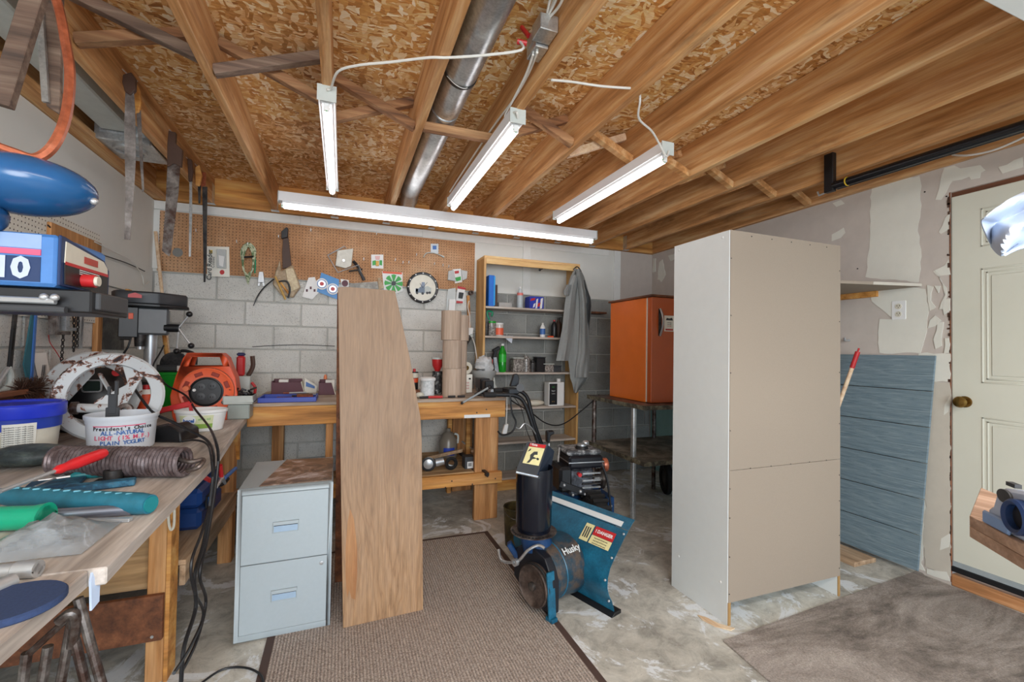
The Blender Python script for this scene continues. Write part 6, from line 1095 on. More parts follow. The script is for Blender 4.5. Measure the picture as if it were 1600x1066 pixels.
sx = FX0+.13; MB().box(sx, sx+.105, FY0-.0015, FY0, ZFT-.29, ZFT-.155).mk('sticker', 'label', d); MB().prism([(sx+.015, FY0-.0016, ZFT-.195), (sx+.025, FY0-.0016, ZFT-.175), (sx+.05, FY0-.0016, ZFT-.18), (sx+.08, FY0-.0016, ZFT-.172), (sx+.09, FY0-.0016, ZFT-.195)], (0, -.001, 0)).mk('sticker_print', 'black', d)
for i in range(3): lettering('warning', V((sx+.052, FY0-.0018, ZFT-.215-.014*i)), (1, 0, 0), (0, 0, 1), .014, 'dkgrey' if i < 2 else 'red', d)
MB().box(sx+.012, sx+.092, FY0-.0025, FY0-.001, ZFT-.282, ZFT-.268).mk('red_bar', 'red', d)
MB().box(FX0-.015, FX1+.02, FY0-.012, FY1+.02, ZFT+.0005, ZFT+.018).mk('wooden_top', 'apron', t, .002)
cordobj('fridge_lead', 'black cord sagging from the table past the bookcase', W3((936, 617, 'y', 3.83), (925, 628, 'y', 3.80), (905, 645, 'y', 3.74), (885, 660, 'y', 3.68), (868, 665, 'y', 3.62), (850, 660, 'y', 3.55), (830, 645, 'y', 3.46), (805, 630, 'y', 3.42), (797, 624, 'y', 3.40)), .0055, 'wirek')
o = tag(MB().box(2.55, 2.80, 4.36, 4.505, 1.83, 1.85).mk('wall_shelf', 'apron', None, .002), 'small dark wooden ledge on the block wall behind the fridge', 'shelf')
# ================================================================ WALK-BEHIND TRACTOR
TO = V((1.66, 2.93, 0)); t = thing('garden_tractor', 'walk behind tractor with a black engine and long black handlebars', 'tractor', TO)
fm = frame(TO, (1, -.12, 0)); B_ = lambda: MB(fm)
B_().box(-.20, .20, .02, .20, .20, .37).mk('chassis', plain('123a66', .4, 0, .25), t, .006); B_().box(.155, .205, -.16, .02, .10, .36).mk('side_plate', plain('123a66', .4, 0, .25), t, .004); B_().sph((.18, -.162, .30), .008, 8, 6).mk('bolt', 'steel', t)
for x, w in ((-.23, 0), (.045, 0)):
    tp = MB(fm); cy_, cz_, R_, hw = -.19, .20, .20, .055
    tp.lathe([(.11, -hw), (.17, -hw), (.19, -hw*.7), (.195, 0), (.19, hw*.7), (.17, hw), (.11, hw)], (x, cy_, cz_), (1, 0, 0), 36, closed=True); wl = tp.mk('tyre', 'tyre', t)
    lg = MB(fm)
    for k in range(22):
        a = 2*PI*k/22; c_ = V((x, cy_+math.cos(a)*.197, cz_+math.sin(a)*.197)); 
        if c_.z < .008: continue
        lg.beam(c_+V((-hw, 0, 0)), c_+V((hw, 0, 0)), .022, .018, (0, math.cos(a+.3), math.sin(a+.3)))
    lg.mk('tread_lugs', 'tyre', wl, kind='stuff'); MB(fm).lathe([(0, -.02), (.10, -.03), (.11, 0), (.10, .03), (0, .02)], (x, cy_, cz_), (1, 0, 0), 24).mk('rim', 'iron', t)
B_().box(-.12, .06, -.12, .14, .372, .56).mk('crankcase', patchy('cast_engine', '34353a', '606268', '8a8c90', 18, .4, .55, .4, .7), t, .012)
for k in range(6): B_().box(-.03, .11, -.135, -.121, .40+.025*k, .412+.025*k).mk('cooling_fin', 'galv' if k % 2 else 'iron', t, .001)
B_().box(-.20, -.10, -.13, .10, .40, .58).mk('blower_shroud', 'black', t, .02); B_().box(-.13, .13, -.13, .13, .565, .655).mk('fuel_tank', plain('14161d', .3), t, .015); B_().box(-.135, .135, -.135, .135, .607, .613).mk('tank_seam', 'galv', t)
B_().box(-.14, .12, -.12, .12, .656, .69).mk('air_cover', patchy('scuffed_cover', '3c3d40', '8d8f90', 'b9babb', 20), t, .012); B_().cyl((.0, -.04, .69), (.0, -.04, .71), .05, .04, 20).mk('fuel_cap', 'black', t); B_().lathe([(.035, 0), (.035, .012), (0, .014)], (.0, -.04, .711), n=16).mk('cap_top', 'galv', t)
B_().cyl((-.06, -.131, .53), (-.06, -.16, .53), .014, n=14).mk('red_button', 'red', t); B_().sph((.085, .09, .70), (.03, .025, .02), 10, 8).mk('cover_nut', 'galv', t)
for y_, r_ in ((-.02, .075), (.02, .055)): B_().lathe([(r_, -.012), (r_*.85, 0), (r_, .012)], (.155, y_*0-.03, .46-.0*y_), (1, 0, 0), 24).mk('pulley', 'rust', t) if y_ < 0 else B_().lathe([(.045, 0), (.05, .012), (.05, .03), (.03, .035)], (.17, -.03, .56), (1, 0, 0), 20).mk('clutch_drum', 'copper', t)
B_().cyl((.10, -.03, .46), (.19, -.03, .46), .02, n=12).mk('crankshaft', 'steel', t); B_().cyl((.10, -.03, .56), (.175, -.03, .56), .016, n=12).mk('clutch_shaft', 'steel', t)
for k in range(3): B_().sph((-.10+.09*k, -.13, .385), .011, 8, 6).mk('engine_bolt', 'steel', t)
B_().beam((-.20, -.13, .47), (-.02, -.135, .40), .012, .045).mk('black_link', 'black', t, .003); B_().sph((-.17, -.14, .46), .011, 8, 6).sph((-.05, -.145, .41), .013, 8, 6).mk('link_bolt', 'steel', t)
MB().tube(smooth_pts(W3((938, 722, 'y', 2.80), (946, 740, 'y', 2.78), (951, 765, 'y', 2.76), (955, 802, 'y', 2.74))), .008, 8).mk('cable', 'wirek', t)
HY = 3.17
bars = [smooth_pts([V(at(a, b, y=HY+d)) for a, b in l], 6) for l, d in ((((762, 617), (785, 617), (803, 618), (815, 624), (823, 638), (832, 665), (843, 700), (850, 730)), -.04), (((778, 610), (795, 610), (812, 611), (824, 622), (830, 645), (838, 672), (852, 712), (858, 740)), .10))]
for b_ in bars: MB().tube(b_, .016, 12).mk('handlebar', 'black', t)
for b_ in bars: MB().tube([b_[0]+V((-.03, 0, 0)), b_[0], b_[0]+V((.06, 0, 0))], [.018, .020, .020], 12).mk('grip', 'rubber', t)
hb = bars[0][-1]; MB().tube([bars[0][-1], fm @ V((-.19, .10, .36))], .016, 12).tube([bars[1][-1], fm @ V((-.12, .16, .37))], .016, 12).mk('lower_handlebar', 'black', t)
q = V(at(797, 600, y=HY)); MB().prism([V(at(a, b, y=HY-.03)) for a, b in ((797, 604), (803, 585), (809, 584), (812, 592), (810, 604))], (0, .03, 0)).mk('control_lever', 'black', t, .006); MB().box(q.x-.03, q.x+.06, HY-.05, HY+.09, q.z-.075, q.z-.03).mk('control_mount', 'black', t, .008); MB().cyl(V(at(813, 606, y=HY-.06)), V(at(813, 606, y=HY-.02)), .03, n=18).mk('throttle_dial', 'dkgrey', t)
MB().tube(smooth_pts(W3((797, 618, 'y', HY-.05), (800, 645, 'y', HY-.05), (806, 660, 'y', HY-.05), (800, 675, 'y', HY-.04), (785, 680, 'y', HY), (778, 674, 'y', HY))), .007, 8).mk('control_cable', 'wirek', t)
MB().tube(smooth_pts(W3((806, 668, 'y', HY-.06), (812, 670, 'y', HY-.06), (820, 662, 'y', HY-.06), (830, 668, 'y', HY-.06), (838, 680, 'y', HY-.05))), .005, 8).mk('bent_rod', 'galv', t); MB().tube(smooth_pts(W3((803, 620, 'y', HY+.02), (815, 640, 'y', HY+.03), (822, 670, 'y', HY+.03), (830, 690, 'y', HY+.03))), .003, 6).mk('thin_cable', 'wirek', t)
A, B = V(at(858, 693, y=2.95)), V(at(860, 676, y=2.95)); MB().tube([V(at(856, 716, y=2.95)), A], .007, 8).mk('shift_rod', 'steel', t); MB().prism([V(at(a, b, y=2.94)) for a, b in ((855, 692), (855, 674), (866, 673), (867, 679), (861, 681), (860, 692))], (0, .04, 0)).mk('shift_knob', 'black', t, .008)
MB().tube([V(at(874, 700, y=2.95)), V(at(876, 688, y=2.95)), V(at(872, 722, y=2.9))][::2], .007, 8).mk('choke_rod', 'galv', t)
cordobj('hanging_lead', 'pale cord hanging down the bench corner to a white plug', W3((792, 619, 'y', 3.49), (792, 640, 'y', 3.49), (791, 664, 'y', 3.49)), .004, 'wire'); q = V(at(790, 672, y=3.49)); t = thing('inline_switch', 'white inline plug hanging at the bench corner', 'plug', V(at(789, 680, y=3.49))); MB().prism([V(at(a, b, y=3.48)) for a, b in ((789, 664), (795, 663), (792, 679), (785, 678))], (0, .025, 0)).mk('plug', 'white', t, .004)
cordobj('bench_lead', 'white cord curling below the bench front', W3((756, 655, 'y', 3.56), (757, 668, 'y', 3.56), (761, 678, 'y', 3.58)), .006, 'wire')
# ================================================================ SNOW BLOWER ATTACHMENT
O_ = V((1.379, 2.048, 0)); fm = frame(O_, (-.33, .944, 0)); B_ = lambda: MB(fm); WD = .76
t = thing('snow_blower_attachment', 'blue snow blower attachment with a tall black chute and danger stickers', 'snow blower', fm @ V((.36, .1, 0)))
prof = [(0, .004), (.0, .03), (.02, .08), (.045, .12), (.058, .16), (.055, .21), (.035, .26), (0, .30), (-.04, .34), (-.085, .385), (-.12, .415)]
rows = [[(x, y, z) for y, z in prof] for x in (0, WD*.25, WD*.5, WD*.75, WD)]; B_().sheet(rows, .003).mk('auger_housing', 'sblue', t)
B_().sheet([[(x, -.123, .418), (x, -.158, .447)] for x in (0, WD/2, WD)], .003).mk('top_flange', 'sblue', t); B_().sheet([[(x, -.125, .4225), (x, -.150, .4435)] for x in (.05, WD/2, WD)], .0015).mk('white_stripe', 'mel', t); B_().sheet([[(x, -.158, .447), (x, -.182, .462)] for x in (0, WD/2, WD)], .003).mk('rear_lip', 'sblue', t)
B_().prism([(-.012, .03, 0), (-.012, -.05, .0), (-.012, -.05, .02), (-.012, .005, .02)], (WD+.02, 0, 0)).mk('scraper_bar', 'black', t, .002); B_().prism([(x_, y_, z_) for x_, y_, z_ in ((WD-.004, .0, .004), (WD-.004, .055, .16), (WD-.004, 0, .30), (WD-.004, -.12, .41), (WD-.004, -.12, .30), (WD-.004, -.04, .15), (WD-.004, -.04, .004))], (.004, 0, 0)).mk('stiffener', 'sblue', t)
for z, y in ((.40, -.10), (.30, .004), (.20, .058), (.08, .024)): B_().sph((.012, y+.003, z), .007, 8, 6).mk('rivet', 'steel', t)
dx = .325; B_().lathe([(.0, .03), (.165, .035), (.168, .05), (.158, .12), (.152, .235), (.150, .245), (0, .245)], (dx, 0, .178), (0, 1, 0), 44, xdir=(0, 0, 1)).mk('impeller_drum', 'sbluer', t); B_().lathe([(.156, 0), (.159, .004), (.156, .008)], (dx, .17, .178), (0, 1, 0), 44).mk('drum_band', 'sblue', t)
lettering('Husky', fm @ V((dx-.122, .115, .178+.131)), fm.to_3x3() @ V((0, -1, 0)), fm.to_3x3() @ V((.72, 0, .69)), .052, plain('d9dcda', .5), t, bold=.001)
B_().prism([(dx-.16, .246, .03), (dx+.02, .246, .03), (dx+.15, .246, .12), (dx+.15, .246, .27), (dx+.04, .246, .34), (dx-.10, .246, .30), (dx-.16, .246, .20)], (0, .05, 0)).mk('gear_plate', plain('10131c', .45), t, .004)
B_().beam((dx-.17, .305, .02), (dx-.145, .30, .25), .012, .05, (0, 1, 0)).mk('mounting_arm', 'sblue', t, .002); B_().box(dx-.19, dx-.14, .285, .325, .0097, .03).mk('mounting_foot', 'sblue', t, .002); B_().beam((dx+.13, .27, .20), (dx+.17, .32, .30), .05, .03).mk('hitch_lug', plain('123a66', .4), t, .006)
dd = V((.275, -.01, .150)); B_().lathe([(.0, .30), (.106, .30), (.110, .312), (.098, .322), (.106, .334), (.110, .346), (.104, .35), (.096, .343), (.06, .338), (.03, .345), (0, .345)], dd, (0, 1, 0), 44).mk('drive_pulley', patchy('pulley_steel', '4a403c', '756861', '9a8e84', 10, .4, .6, .4, .7), t); B_().lathe([(.022, .34), (.022, .36), (.010, .365), (0, .365)], dd, (0, 1, 0), 20).mk('pulley_hub', 'iron', t)
B_().lathe([(.110, .322), (.113, .328), (.110, .334)], dd, (0, 1, 0), 44).mk('belt', 'rubber', t)
B_().tube(smooth_pts([(dx+.20, .37, .265), (dx+.15, .385, .225), (dx+.04, .37, .255), (dx-.02, .345, .33), (dx-.05, .30, .355), (dx-.08, .28, .345)]), .008, 8).mk('crank_rod', 'galv', t); B_().lathe([(.02, 0), (.02, .02), (.01, .02), (.01, 0)], (dx+.04, .37, .255), (0, 1, 0), 16, closed=True).mk('crank_ring', 'galv', t)
# chute
cc = fm @ V((.375, .24, 0)); cz0, cz1 = .395, .745
B_().cyl((.36, .22, .30), (.375, .235, .385), .085, n=28).mk('chute_neck', plain('123a66', .4), t)
MB().lathe([(.09, 0), (.128, 0), (.13, .006), (.09, .008)], (cc.x, cc.y, .385), n=44, closed=True).mk('toothed_ring', 'rust', t); m_ = MB()
for k in range(16): a = PI*.9+k*.16; m_.cyl((cc.x+.118*math.cos(a), cc.y+.118*math.sin(a), .392), (cc.x+.118*math.cos(a), cc.y+.118*math.sin(a), .395), .006, n=6)
m_.mk('ring_holes', 'black', t, kind='stuff')
chr_ = []
for i in range(25):
    a = math.radians(-200+i*(250/24)); chr_.append([V((cc.x+.092*math.cos(a), cc.y+.092*math.sin(a), cz0)), V((cc.x+.100*math.cos(a), cc.y+.100*math.sin(a), cz0+.04)), V((cc.x+.104*math.cos(a), cc.y+.104*math.sin(a), cz1-.02)), V((cc.x+.104*math.cos(a), cc.y+.104*math.sin(a), cz1))])
MB().sheet(chr_, -.003).mk('chute', 'chute', t); MB().lathe([(.093, 0), (.096, .004), (.096, .012), (.093, .014)], (cc.x, cc.y, cz0+.03), n=36).mk('chute_band', 'chute', t)
yb_ = cc.y-.11; 
def dp(px, py, y): return V(at(px, py, y=y))
yl = cc.y-.12; yh = cc.y+.02
FLo, FRo, FRt, FLt = dp(806, 738, yl), dp(839, 745, yl-.01), dp(856, 696, yh-.03), dp(824, 692, yh)
BRt, BRb, BLt, BLb = dp(866, 706, yh+.05), dp(857, 752, cc.y+.07), dp(834, 700, yh+.10), dp(820, 742, cc.y+.08)
MB().prism([FLo, FRo, FRt, FLt], (0, .003, .003)).mk('deflector_face', plain('3c4044', .45), t); MB().prism([FRo, BRb, BRt, FRt], (-.003, 0, .0)).mk('deflector_side', plain('2b3442', .4), t); MB().prism([FLt, FRt, BRt, BLt], (0, 0, .003)).mk('deflector_top', plain('2b3442', .4), t); MB().prism([FLo, FLt, BLt, BLb], (.003, 0, 0)).mk('deflector_side', 'chute', t)
MB().tube([FLo, FRo, BRb], .007, 8).mk('deflector_lip', 'galv', t); MB().sph(BRb+V((-.01, -.012, .0)), .011, 10, 8).mk('pivot_bolt', 'steel', t)
ex = (FRo-FLo).normalized(); ey = (FLt-FLo); nrm = ex.cross(ey).normalized(); 
if nrm.y > 0: nrm = -nrm
def dq(u, v): return FLo.lerp(FRo, u).lerp(FLt.lerp(FRt, u), v)+nrm*.005
MB().prism([dq(.12, .30), dq(.90, .30), dq(.90, .86), dq(.12, .86)], nrm*.001).mk('caution_sticker', 'ylw', t); MB().prism([dq(.12, .87), dq(.90, .87), dq(.90, .98), dq(.12, .98)], nrm*.001).mk('danger_band', 'red', t)
lettering('! DANGER', dq(.5, .92)+nrm*.0015, ex, ey, .018, 'white', t, bold=.0006)
MB().prism([dq(.30, .32), dq(.38, .45), dq(.33, .58), dq(.45, .70), dq(.62, .72), dq(.66, .62), dq(.52, .60), dq(.50, .54), dq(.68, .50), dq(.5, .46), dq(.42, .34)], nrm*.004).mk('hand_symbol', 'dkgrey', t); MB().lathe([(.007, 0), (.007, .005), (0, .005)], dq(.74, .49), nrm, 14).mk('impeller_symbol', 'dkgrey', t); MB().prism([dq(.16, .68), dq(.22, .78), dq(.28, .78), dq(.26, .72), dq(.20, .70)], nrm*.004).mk('person_symbol', 'dkgrey', t)
# sticker on the housing
def hq(x, s):
    # point on the housing profile between z .30 and .41
    z = .325+s*.07; y = -.03+(z-.33)*-1.0; return fm @ V((x, y+.0075, z))
nh = (fm.to_3x3() @ V((0, .75, .66))).normalized(); 
def hs(x0, x1, s0, s1, mat, nm, d=.001): return MB().prism([hq(x0, s0), hq(x1, s0), hq(x1, s1), hq(x0, s1)], nh*d).mk(nm, mat, t)
hs(.05, .19, .42, .95, 'red', 'danger_band'); hs(.05, .19, -.10, .40, 'ylw', 'warning_text_panel'); hs(.20, .26, -.10, .95, 'ylw', 'pictogram_panel')
lettering('! DANGER', hq(.12, .68)+nh*.002, fm.to_3x3() @ V((-1, 0, 0)), fm.to_3x3() @ V((0, -.66, .75)), .026, 'white', t, bold=.0008)
for i in range(3): lettering('keep hands and feet away', hq(.12, .28-.15*i)+nh*.002, fm.to_3x3() @ V((-1, 0, 0)), fm.to_3x3() @ V((0, -.66, .75)), .009, 'dkgrey', t)
for k in range(3): MB().prism([hq(.21+.015*k, .1), hq(.218+.015*k, .1), hq(.222+.015*k, .75), hq(.214+.015*k, .75)], nh*.002).mk('pictogram_stroke', 'dkgrey', t)
# bucket
bx, by_ = at(808, 858, z=0).x+.03, 3.02; t = thing('metal_bucket', 'grimy yellowish metal bucket standing behind the black chute', 'bucket', (bx, by_, 0)); bm2 = MB().lathe([(0, .004), (.085, .0), (.09, .004), (.105, .265), (.108, .272), (.105, .278), (.100, .272), (.086, .01), (0, .01)], (bx, by_, 0), n=40); bm2.mk('pail', 'pot', t); MB().tube(smooth_pts([(bx-.108, by_, .25), (bx-.07, by_-.09, .22), (bx+.07, by_-.09, .22), (bx+.108, by_, .25)]), .003, 6).mk('bail_handle', 'rust', t)
# ================================================================ RIGHT SIDE
P_ = [V(at(1326, 553, x=3.40)), V(at(1439, 556, x=3.40))]; y0s, y1s = 2.62, P_[1].y-.02; zt = 1.41; ys_ = lambda z: y1s+.07*(1-z/zt)
t = thing('siding_sheet', 'grey blue sheet of wood grain siding leaning on the right wall', 'siding panel', (3.45, (y0s+y1s)/2, 0)); nb = 6
for i in range(nb):
    z0, z1 = .03+(zt-.03)*i/nb, .03+(zt-.03)*(i+1)/nb; xa = lambda z: 3.455+.055*(z/zt)
    MB().prism([(xa(z0)-.005, ys_(z0), z0+.006), (xa(z1)+.002, ys_(z1), z1-.001), (xa(z1)+.012, ys_(z1), z1-.001), (xa(z0)+.012, ys_(z0), z0+.001)], (0, y0s-y1s, 0)).mk('siding_board', 'siding', t, .001)
o = tag(MB().box(3.20, 3.42, 1.98, 2.30, 0, .03).mk('wood_block', 'shelfw', None, .003), 'short brown board end lying on the floor beside the tall cabinet', 'board')
bA, bB = V(at(1338, 556, x=3.37)), V(at(1327, 612, x=3.30)); d_ = (bB-bA).normalized(); b2 = bA+d_*((bA.z-.012)/-d_.z); t = thing('broomstick', 'red tipped wooden broomstick leaning between cabinet and siding', 'handle', b2); b3 = V((3.22, 2.44, .013)); MB().tube([bA, b3], .013, 12).mk('handle', 'blonde', t); MB().tube([bA+(bA-b3).normalized()*.03, bA-(bA-b3).normalized()*.09], .015, 12).mk('red_tip', 'red', t); MB().tube([bA+(bA-b3).normalized()*.03, bA+(bA-b3).normalized()*.055], .006, 8).mk('hanging_loop', 'red', t)
# small corner shelf on the right wall, held by a ledger
sz = V(at(1440, 443, x=XR)).z; q = V(at(1440, 443, x=XR)); t = thing('wall_shelf', 'rough particle board shelf projecting from the right wall above the outlet', 'shelf', (XR-.15, 2.15, sz)); q2 = V(at(1323, 434, z=sz)); q3 = V(at(1364, 440, z=sz))
MB().prism([V((XR-.001, q.y, sz-.02)), V((XR-.001, 3.0, sz-.02)), V((q2.x+.2, 3.0, sz-.02)), V((q2.x-.02, q2.y+.1, sz-.02)), V((q3.x, q3.y, sz-.02))], (0, 0, .02)).mk('board', 'hard', t, .001); MB().prism([V((XR-.002, q.y-.001, sz-.0195)), V((q3.x, q3.y-.001, sz-.0195)), V((q3.x, q3.y-.002, sz-.001)), V((XR-.002, q.y-.002, sz-.001))], (0, -.001, 0)).mk('rough_edge', 'mudd', t)
MB().box(XR-.03, XR-.001, q.y+.25, 2.95, sz-.06, sz-.0205).mk('ledger', 'bench', t)
q = V(at(1405, 485, x=XR)); t = thing('wall_outlet', 'white double power outlet on the right wall', 'outlet', q-V((0, 0, .06))); fmo = frame((XR-.001, q.y, q.z), (0, -1, 0)); MB(fmo).prism([(a, 0, b) for a, b in rr(0, 0, .082, .128, .006)], (0, -.006, 0)).mk('cover_plate', 'white', t, .001)
for s in (-1, 1):
    MB(fmo).lathe([(.019, .006), (.019, .009), (0, .009)], (0, 0, .026*s), (0, -1, 0), 20).mk('receptacle', 'cream', t)
    for k in (-.007, .007): MB(fmo).box(k-.0014, k+.0014, -.0102, -.0085, .026*s, .026*s+.009).mk('slot', 'black', t)
    MB(fmo).cyl((0, -.0088, .026*s-.007), (0, -.0102, .026*s-.007), .0025, n=8).mk('ground_hole', 'black', t)
q = V(at(1327, 532, x=XR)); t = thing('wall_hook', 'small metal hook on the right wall beside the tall cabinet', 'hook', q); MB().tube([q, q+V((-.05, 0, 0)), q+V((-.055, 0, .02))], .008, 8).mk('hook', 'steel', t)
# garage door opener tube along the ceiling
t = thing('opener_rail', 'long black metal tube with an end bracket under the right joists', 'rail', V(at(1303, 292, x=3.05)))
A, B = V(at(1303, 284, x=3.05)), V(at(1600, 196, x=3.05)); dr = (B-A).normalized(); B = A+dr*3.0
z_ = A.z; A = V((3.05, A.y, 2.535)); B = V((3.05, A.y-3.0, 2.50)); MB().tube([A, B], .026, 16).mk('tube', plain('15181d', .25), t); MB().tube([A+V((.035, .0, -.012)), B+V((.035, 0, -.012))], .010, 10).mk('thin_rod', 'black', t)
MB().box(3.03, 3.068, A.y-.005, A.y+.055, 2.50, 2.76).mk('end_bracket', 'black', t, .003); MB().box(3.02, 3.08, A.y-1.6, A.y-1.57, 2.54, 2.599).mk('hanger', 'black', t, .003); MB().tube([(3.05, A.y+.035, 2.51), (3.05, A.y+.10, 2.50), (3.05, A.y+.11, 2.53)], .006, 8).mk('hook', 'steel', t); MB().lathe([(.028, 0), (.030, .004), (.028, .008)], A+V((0, -.08, 0)), (0, -1, 0), 20).mk('brass_ring', 'yellow', t)
cordobj('ceiling_cable', 'white cable stapled low on the right rim joist near the door', W3((1488, 242, 'x', 3.48), (1510, 243, 'x', 3.47), (1540, 238, 'x', 3.47), (1570, 228, 'x', 3.47), (1620, 205, 'x', 3.47)), .006, 'wire', 'cable')
# overhead garage door panel, top right corner
t = bpy.data.objects.new('door_2', None); C.objects.link(t); t.location = (1.9, -.4, 2.36); W['door_2'] = V((1.9, -.4, 2.36)); t['kind'] = 'structure'
c1_, c2_ = V(at(1532, 0, z=2.40)), V(at(1600, 33, z=2.40)); yE = c1_.y
xe = c1_.x
for k in range(2): MB().box(xe-.02, 3.42, yE-.5*(k+1)+.003, yE-.5*k, 2.40, 2.44).mk('door_section', 'mel', t, .004)
for x in (xe+.1, 3.3): MB().box(x, x+.03, yE-.9, yE-.1, 2.445, 2.598).mk('hanging_strap', 'galv', t)
# cloth at right edge, on an out-of-view clothes hook
t = thing('hanging_rag', 'white and pale blue rag hanging at the right edge', 'cloth', V(at(1566, 398, y=.52)))
rows = []
RP = [((1612, 296), (1690, 290)), ((1585, 308), (1680, 330)), ((1560, 322), (1675, 352)), ((1540, 338), (1665, 362)), ((1532, 346), (1650, 370)), ((1537, 362), (1635, 380)), ((1546, 380), (1612, 385)), ((1558, 395), (1590, 390)), ((1566, 400), (1570, 399))]
for ri, (a, b) in enumerate(RP): rows.append([V(at(a[0]+(b[0]-a[0])*u_/10, a[1]+(b[1]-a[1])*u_/10, y=.52-.035*math.sin(u_*1.1+ri*.7)-.02*math.sin(PI*u_/10))) for u_ in range(11)])
R3 = []
for ra, rb, rc_, rd_ in zip([rows[0]]+rows[:-2], rows[:-1], rows[1:], rows[2:]+[rows[-1]]):
    for k in range(4):
        u_ = k/4; R3.append([.5*((2*b)+(c-a)*u_+(2*a-5*b+4*c-d)*u_*u_+(-a+3*b-3*c+d)*u_**3) for a, b, c, d in zip(ra, rb, rc_, rd_)])
R3.append(rows[-1]); R4 = [smooth_pts(r_, 3) for r_ in R3]
MB().sheet(R4, .002).mk('rag', plain('b9c6da', .85, 0, .08), t); q = V(at(1690, 292, y=.52)); MB().tube([q, q+V((0, 0, 2.40-q.z))], .004, 6).mk('string', 'wire', t)
# wooden stand with a white power tool, right edge
PINE = wood('pinkish_pine', 'a98a74', '8a6b56', 'bfa18c', 'y', .75, 30, .2, .3)
qa, qb = V(at(1515, 800, x=1.2)), V(at(1600, 840, z=V(at(1515, 800, x=1.2)).z)); zt = qa.z; t = thing('tool_stand', 'pale pine shelf end on a post at the right edge', 'stand', (1.5, .45, 0))
e0 = V(at(1515, 806, z=zt)); e1 = V(at(1600, 852, z=zt)); dd_ = (e1-e0).normalized(); e1 = e0+dd_*.42; pn = V((-dd_.y, dd_.x, 0)); 
pn = V((.94, .34, 0))
MB().prism([e0+V((0, 0, -.020)), e1+V((0, 0, -.020)), e1+pn*.30+V((0, 0, -.020)), e0+pn*.30+V((0, 0, -.020))], (0, 0, .020)).mk('shelf_board', PINE, t, .001); MB().prism([e0+dd_*.0+V((0, 0, -.042)), e1+V((0, 0, -.042)), e1+pn*.30+V((0, 0, -.042)), e0+pn*.30+V((0, 0, -.042))], (0, 0, .0215)).mk('front_rail', PINE, t, .001)
pc = e1+pn*.15; MB().box(pc.x-.03, pc.x+.03, pc.y-.03, pc.y+.03, 0, zt-.021).mk('post', PINE, t, .002); MB().box(pc.x-.2, pc.x+.2, pc.y-.15, pc.y+.15, 0, .03).mk('foot', PINE, t) 
fmt = frame(e0+dd_*.052+pn*.012+V((0, 0, .0005)), dd_); t = thing('white_power_tool', 'white power tool with a round dark port on the pine shelf', 'power tool', fmt @ V((.1, .05, 0)))
MB(fmt).prism([(0, 0, 0), (0, 0, .030), (.012, 0, .036), (.022, 0, .062), (.040, 0, .078), (.10, 0, .088), (.24, 0, .088), (.24, 0, 0)], (0, .11, 0)).mk('housing', plain('b4c2da', .35), t, .005); MB(fmt).box(-.006, .065, -.006, .0, 0, .024).mk('base_lip', plain('7f9cc8', .35), t, .003)
MB(fmt).lathe([(.030, 0), (.030, .012), (.026, .016), (.021, .012), (.020, .002), (0, .002)], (.092, -.001, .042), (0, -1, 0), 32).mk('dust_port', 'sawnavy', t); MB(fmt).lathe([(.0195, .003), (.014, .004), (0, .004)], (.092, -.001, .042), (0, -1, 0), 28).mk('port_inside', 'black', t); MB(fmt).lathe([(.015, 0), (.015, .004), (0, .005)], (.050, 0, .066), (0, -1, 0), 20, sx=1.2, sy=.8).mk('logo_disc', 'dkgrey', t); MB(fmt).box(.012, .035, .02, .03, .078, .085).mk('small_lever', 'dkgrey', t)
# wood shaving / stick on the floor
o = tag(MB().prism([V(at(a, b, z=.001)) for a, b in ((1090, 962), (1104, 966), (1122, 975), (1148, 983), (1142, 986), (1118, 980), (1098, 970))], (0, 0, .004)).mk('wood_sliver', 'blonde'), 'yellow wood sliver on the floor at the tall cabinet corner', 'sliver')
# ================================================================ CEILING WIRING
t = thing('junction_box', 'grey steel electrical junction box on the middle joist with cables', 'electrical box', V(at(848, 90, x=.78))); q = V(at(850, 72, x=.78))
MB().box(.72, .779, q.y-.05, q.y+.05, q.z-.045, q.z+.045).mk('box', 'galv', t, .003); MB().box(.70, .779, q.y-.14, q.y-.055, q.z-.035, q.z+.03).mk('box', 'galv', t, .003); MB().box(.716, .72, q.y-.02, q.y+.02, q.z-.015, q.z+.02).mk('cover', 'steel', t); MB().cyl((.716, q.y+.02, q.z+.04), (.70, q.y+.06, q.z+.10), .010, n=10).mk('red_connector', 'red', t); MB().cyl((.70, q.y, q.z-.01), (.66, q.y+.01, q.z-.005), .011, n=10).mk('red_bushing', 'red', t)
GC = 'white cables along the joists'
jb = V((.70, q.y+.0, q.z-.01))
def cable(label, pts, r=.0055): return cordobj('white_cable', label, pts, r, 'wire', 'cable', GC)
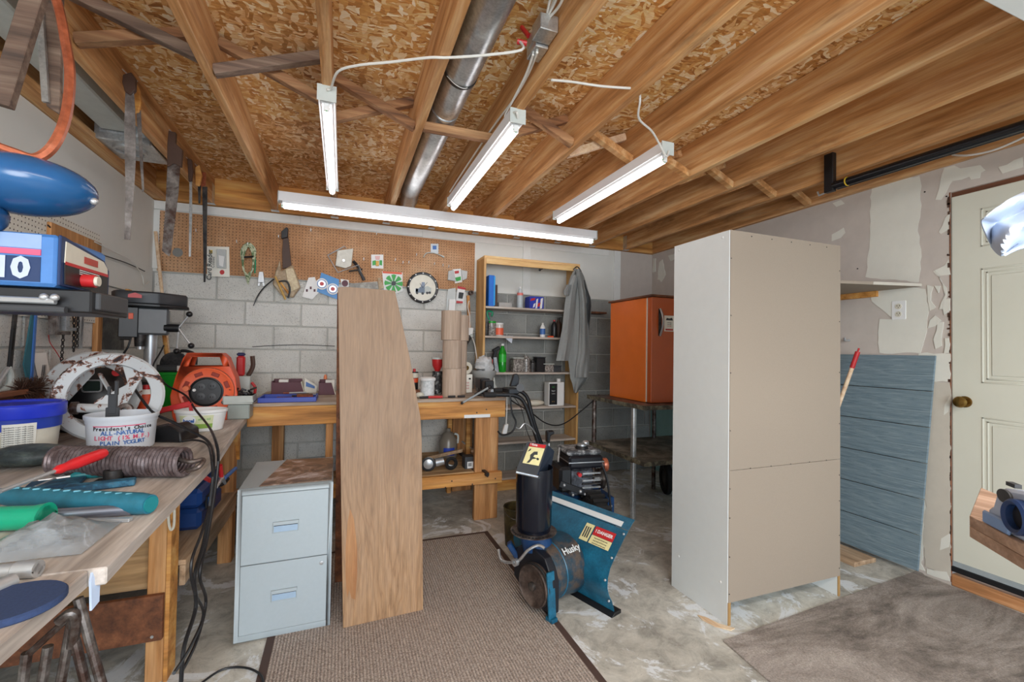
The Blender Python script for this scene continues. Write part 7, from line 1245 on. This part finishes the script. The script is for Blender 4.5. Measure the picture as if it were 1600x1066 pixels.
cable('white cable from the short strip light across two joists to the junction box', [V((-.093, 2.19, 2.575)), V(at(517, 138, z=2.58)), V(at(528, 112, z=2.585)), V(at(560, 102, z=2.59)), V(at(610, 97, z=2.592)), V(at(670, 90, z=2.592)), V(at(700, 90, z=2.592)), V(at(760, 86, z=2.61)), V(at(815, 78, z=2.63)), V((.67, q.y+.01, q.z))])
cable('pair of white cables running down the middle joist to its strip light', [V((.73, q.y-.0, q.z-.05)), V((.745, q.y+.12, 2.64)), V((.75, q.y+.28, 2.62)), V((.755, q.y+.42, 2.60)), V((.77, 2.03, 2.57)), V((.785, 2.045, 2.55))])
cable('second white cable lying tight beside the first on the middle joist', [V((.74, q.y-.02, q.z-.05)), V((.765, q.y+.14, 2.66)), V((.77, q.y+.35, 2.65)), V((.768, 2.4, 2.66)), V((.765, 3.0, 2.65)), V((.765, 3.45, 2.64))])
cable('white cable bridging from the middle joist to the next joist at right', [V(at(862, 125, x=.83)), V((.95, 1.78, 2.62)), V((1.08, 1.76, 2.62)), V(at(985, 138, x=1.228))])
cable('loose white cable dropping to the strip light near the tall cabinet', [V((1.275, 1.735, 2.64)), V((1.30, 1.76, 2.60)), V((1.36, 1.85, 2.57)), V((1.50, 1.93, 2.57)), V((1.60, 2.0, 2.56)), V((1.67, 2.02, 2.50)), V((1.70, 2.035, 2.54))])
for i, (dx, dz) in enumerate(((-.03, .05), (-.015, .03), (-.05, .07), (-.02, .09))):
    cable(['white cable curling from the junction box toward the camera', 'white cable close to the joist leaving the junction box forward', 'white cable arching widest above the junction box', 'white cable tucked highest along the middle joist'][i], [V((.74, q.y-.10, q.z+.03)), V((.76+dx, q.y-.22, q.z+dz-.02)), V((.75+dx*1.6, q.y-.36, q.z+dz*.6)), V((.765+dx*.5, q.y-.55, q.z+dz*.8)), V((.77+dx*.3, q.y-1.1, q.z+dz*.5))])
cable('thin pale wire hung on the galvanised duct', [V((.43, 2.05, 2.68)), V((.47, 2.04, 2.642)), V((.52, 2.05, 2.642)), V((.57, 2.06, 2.69))], .002)
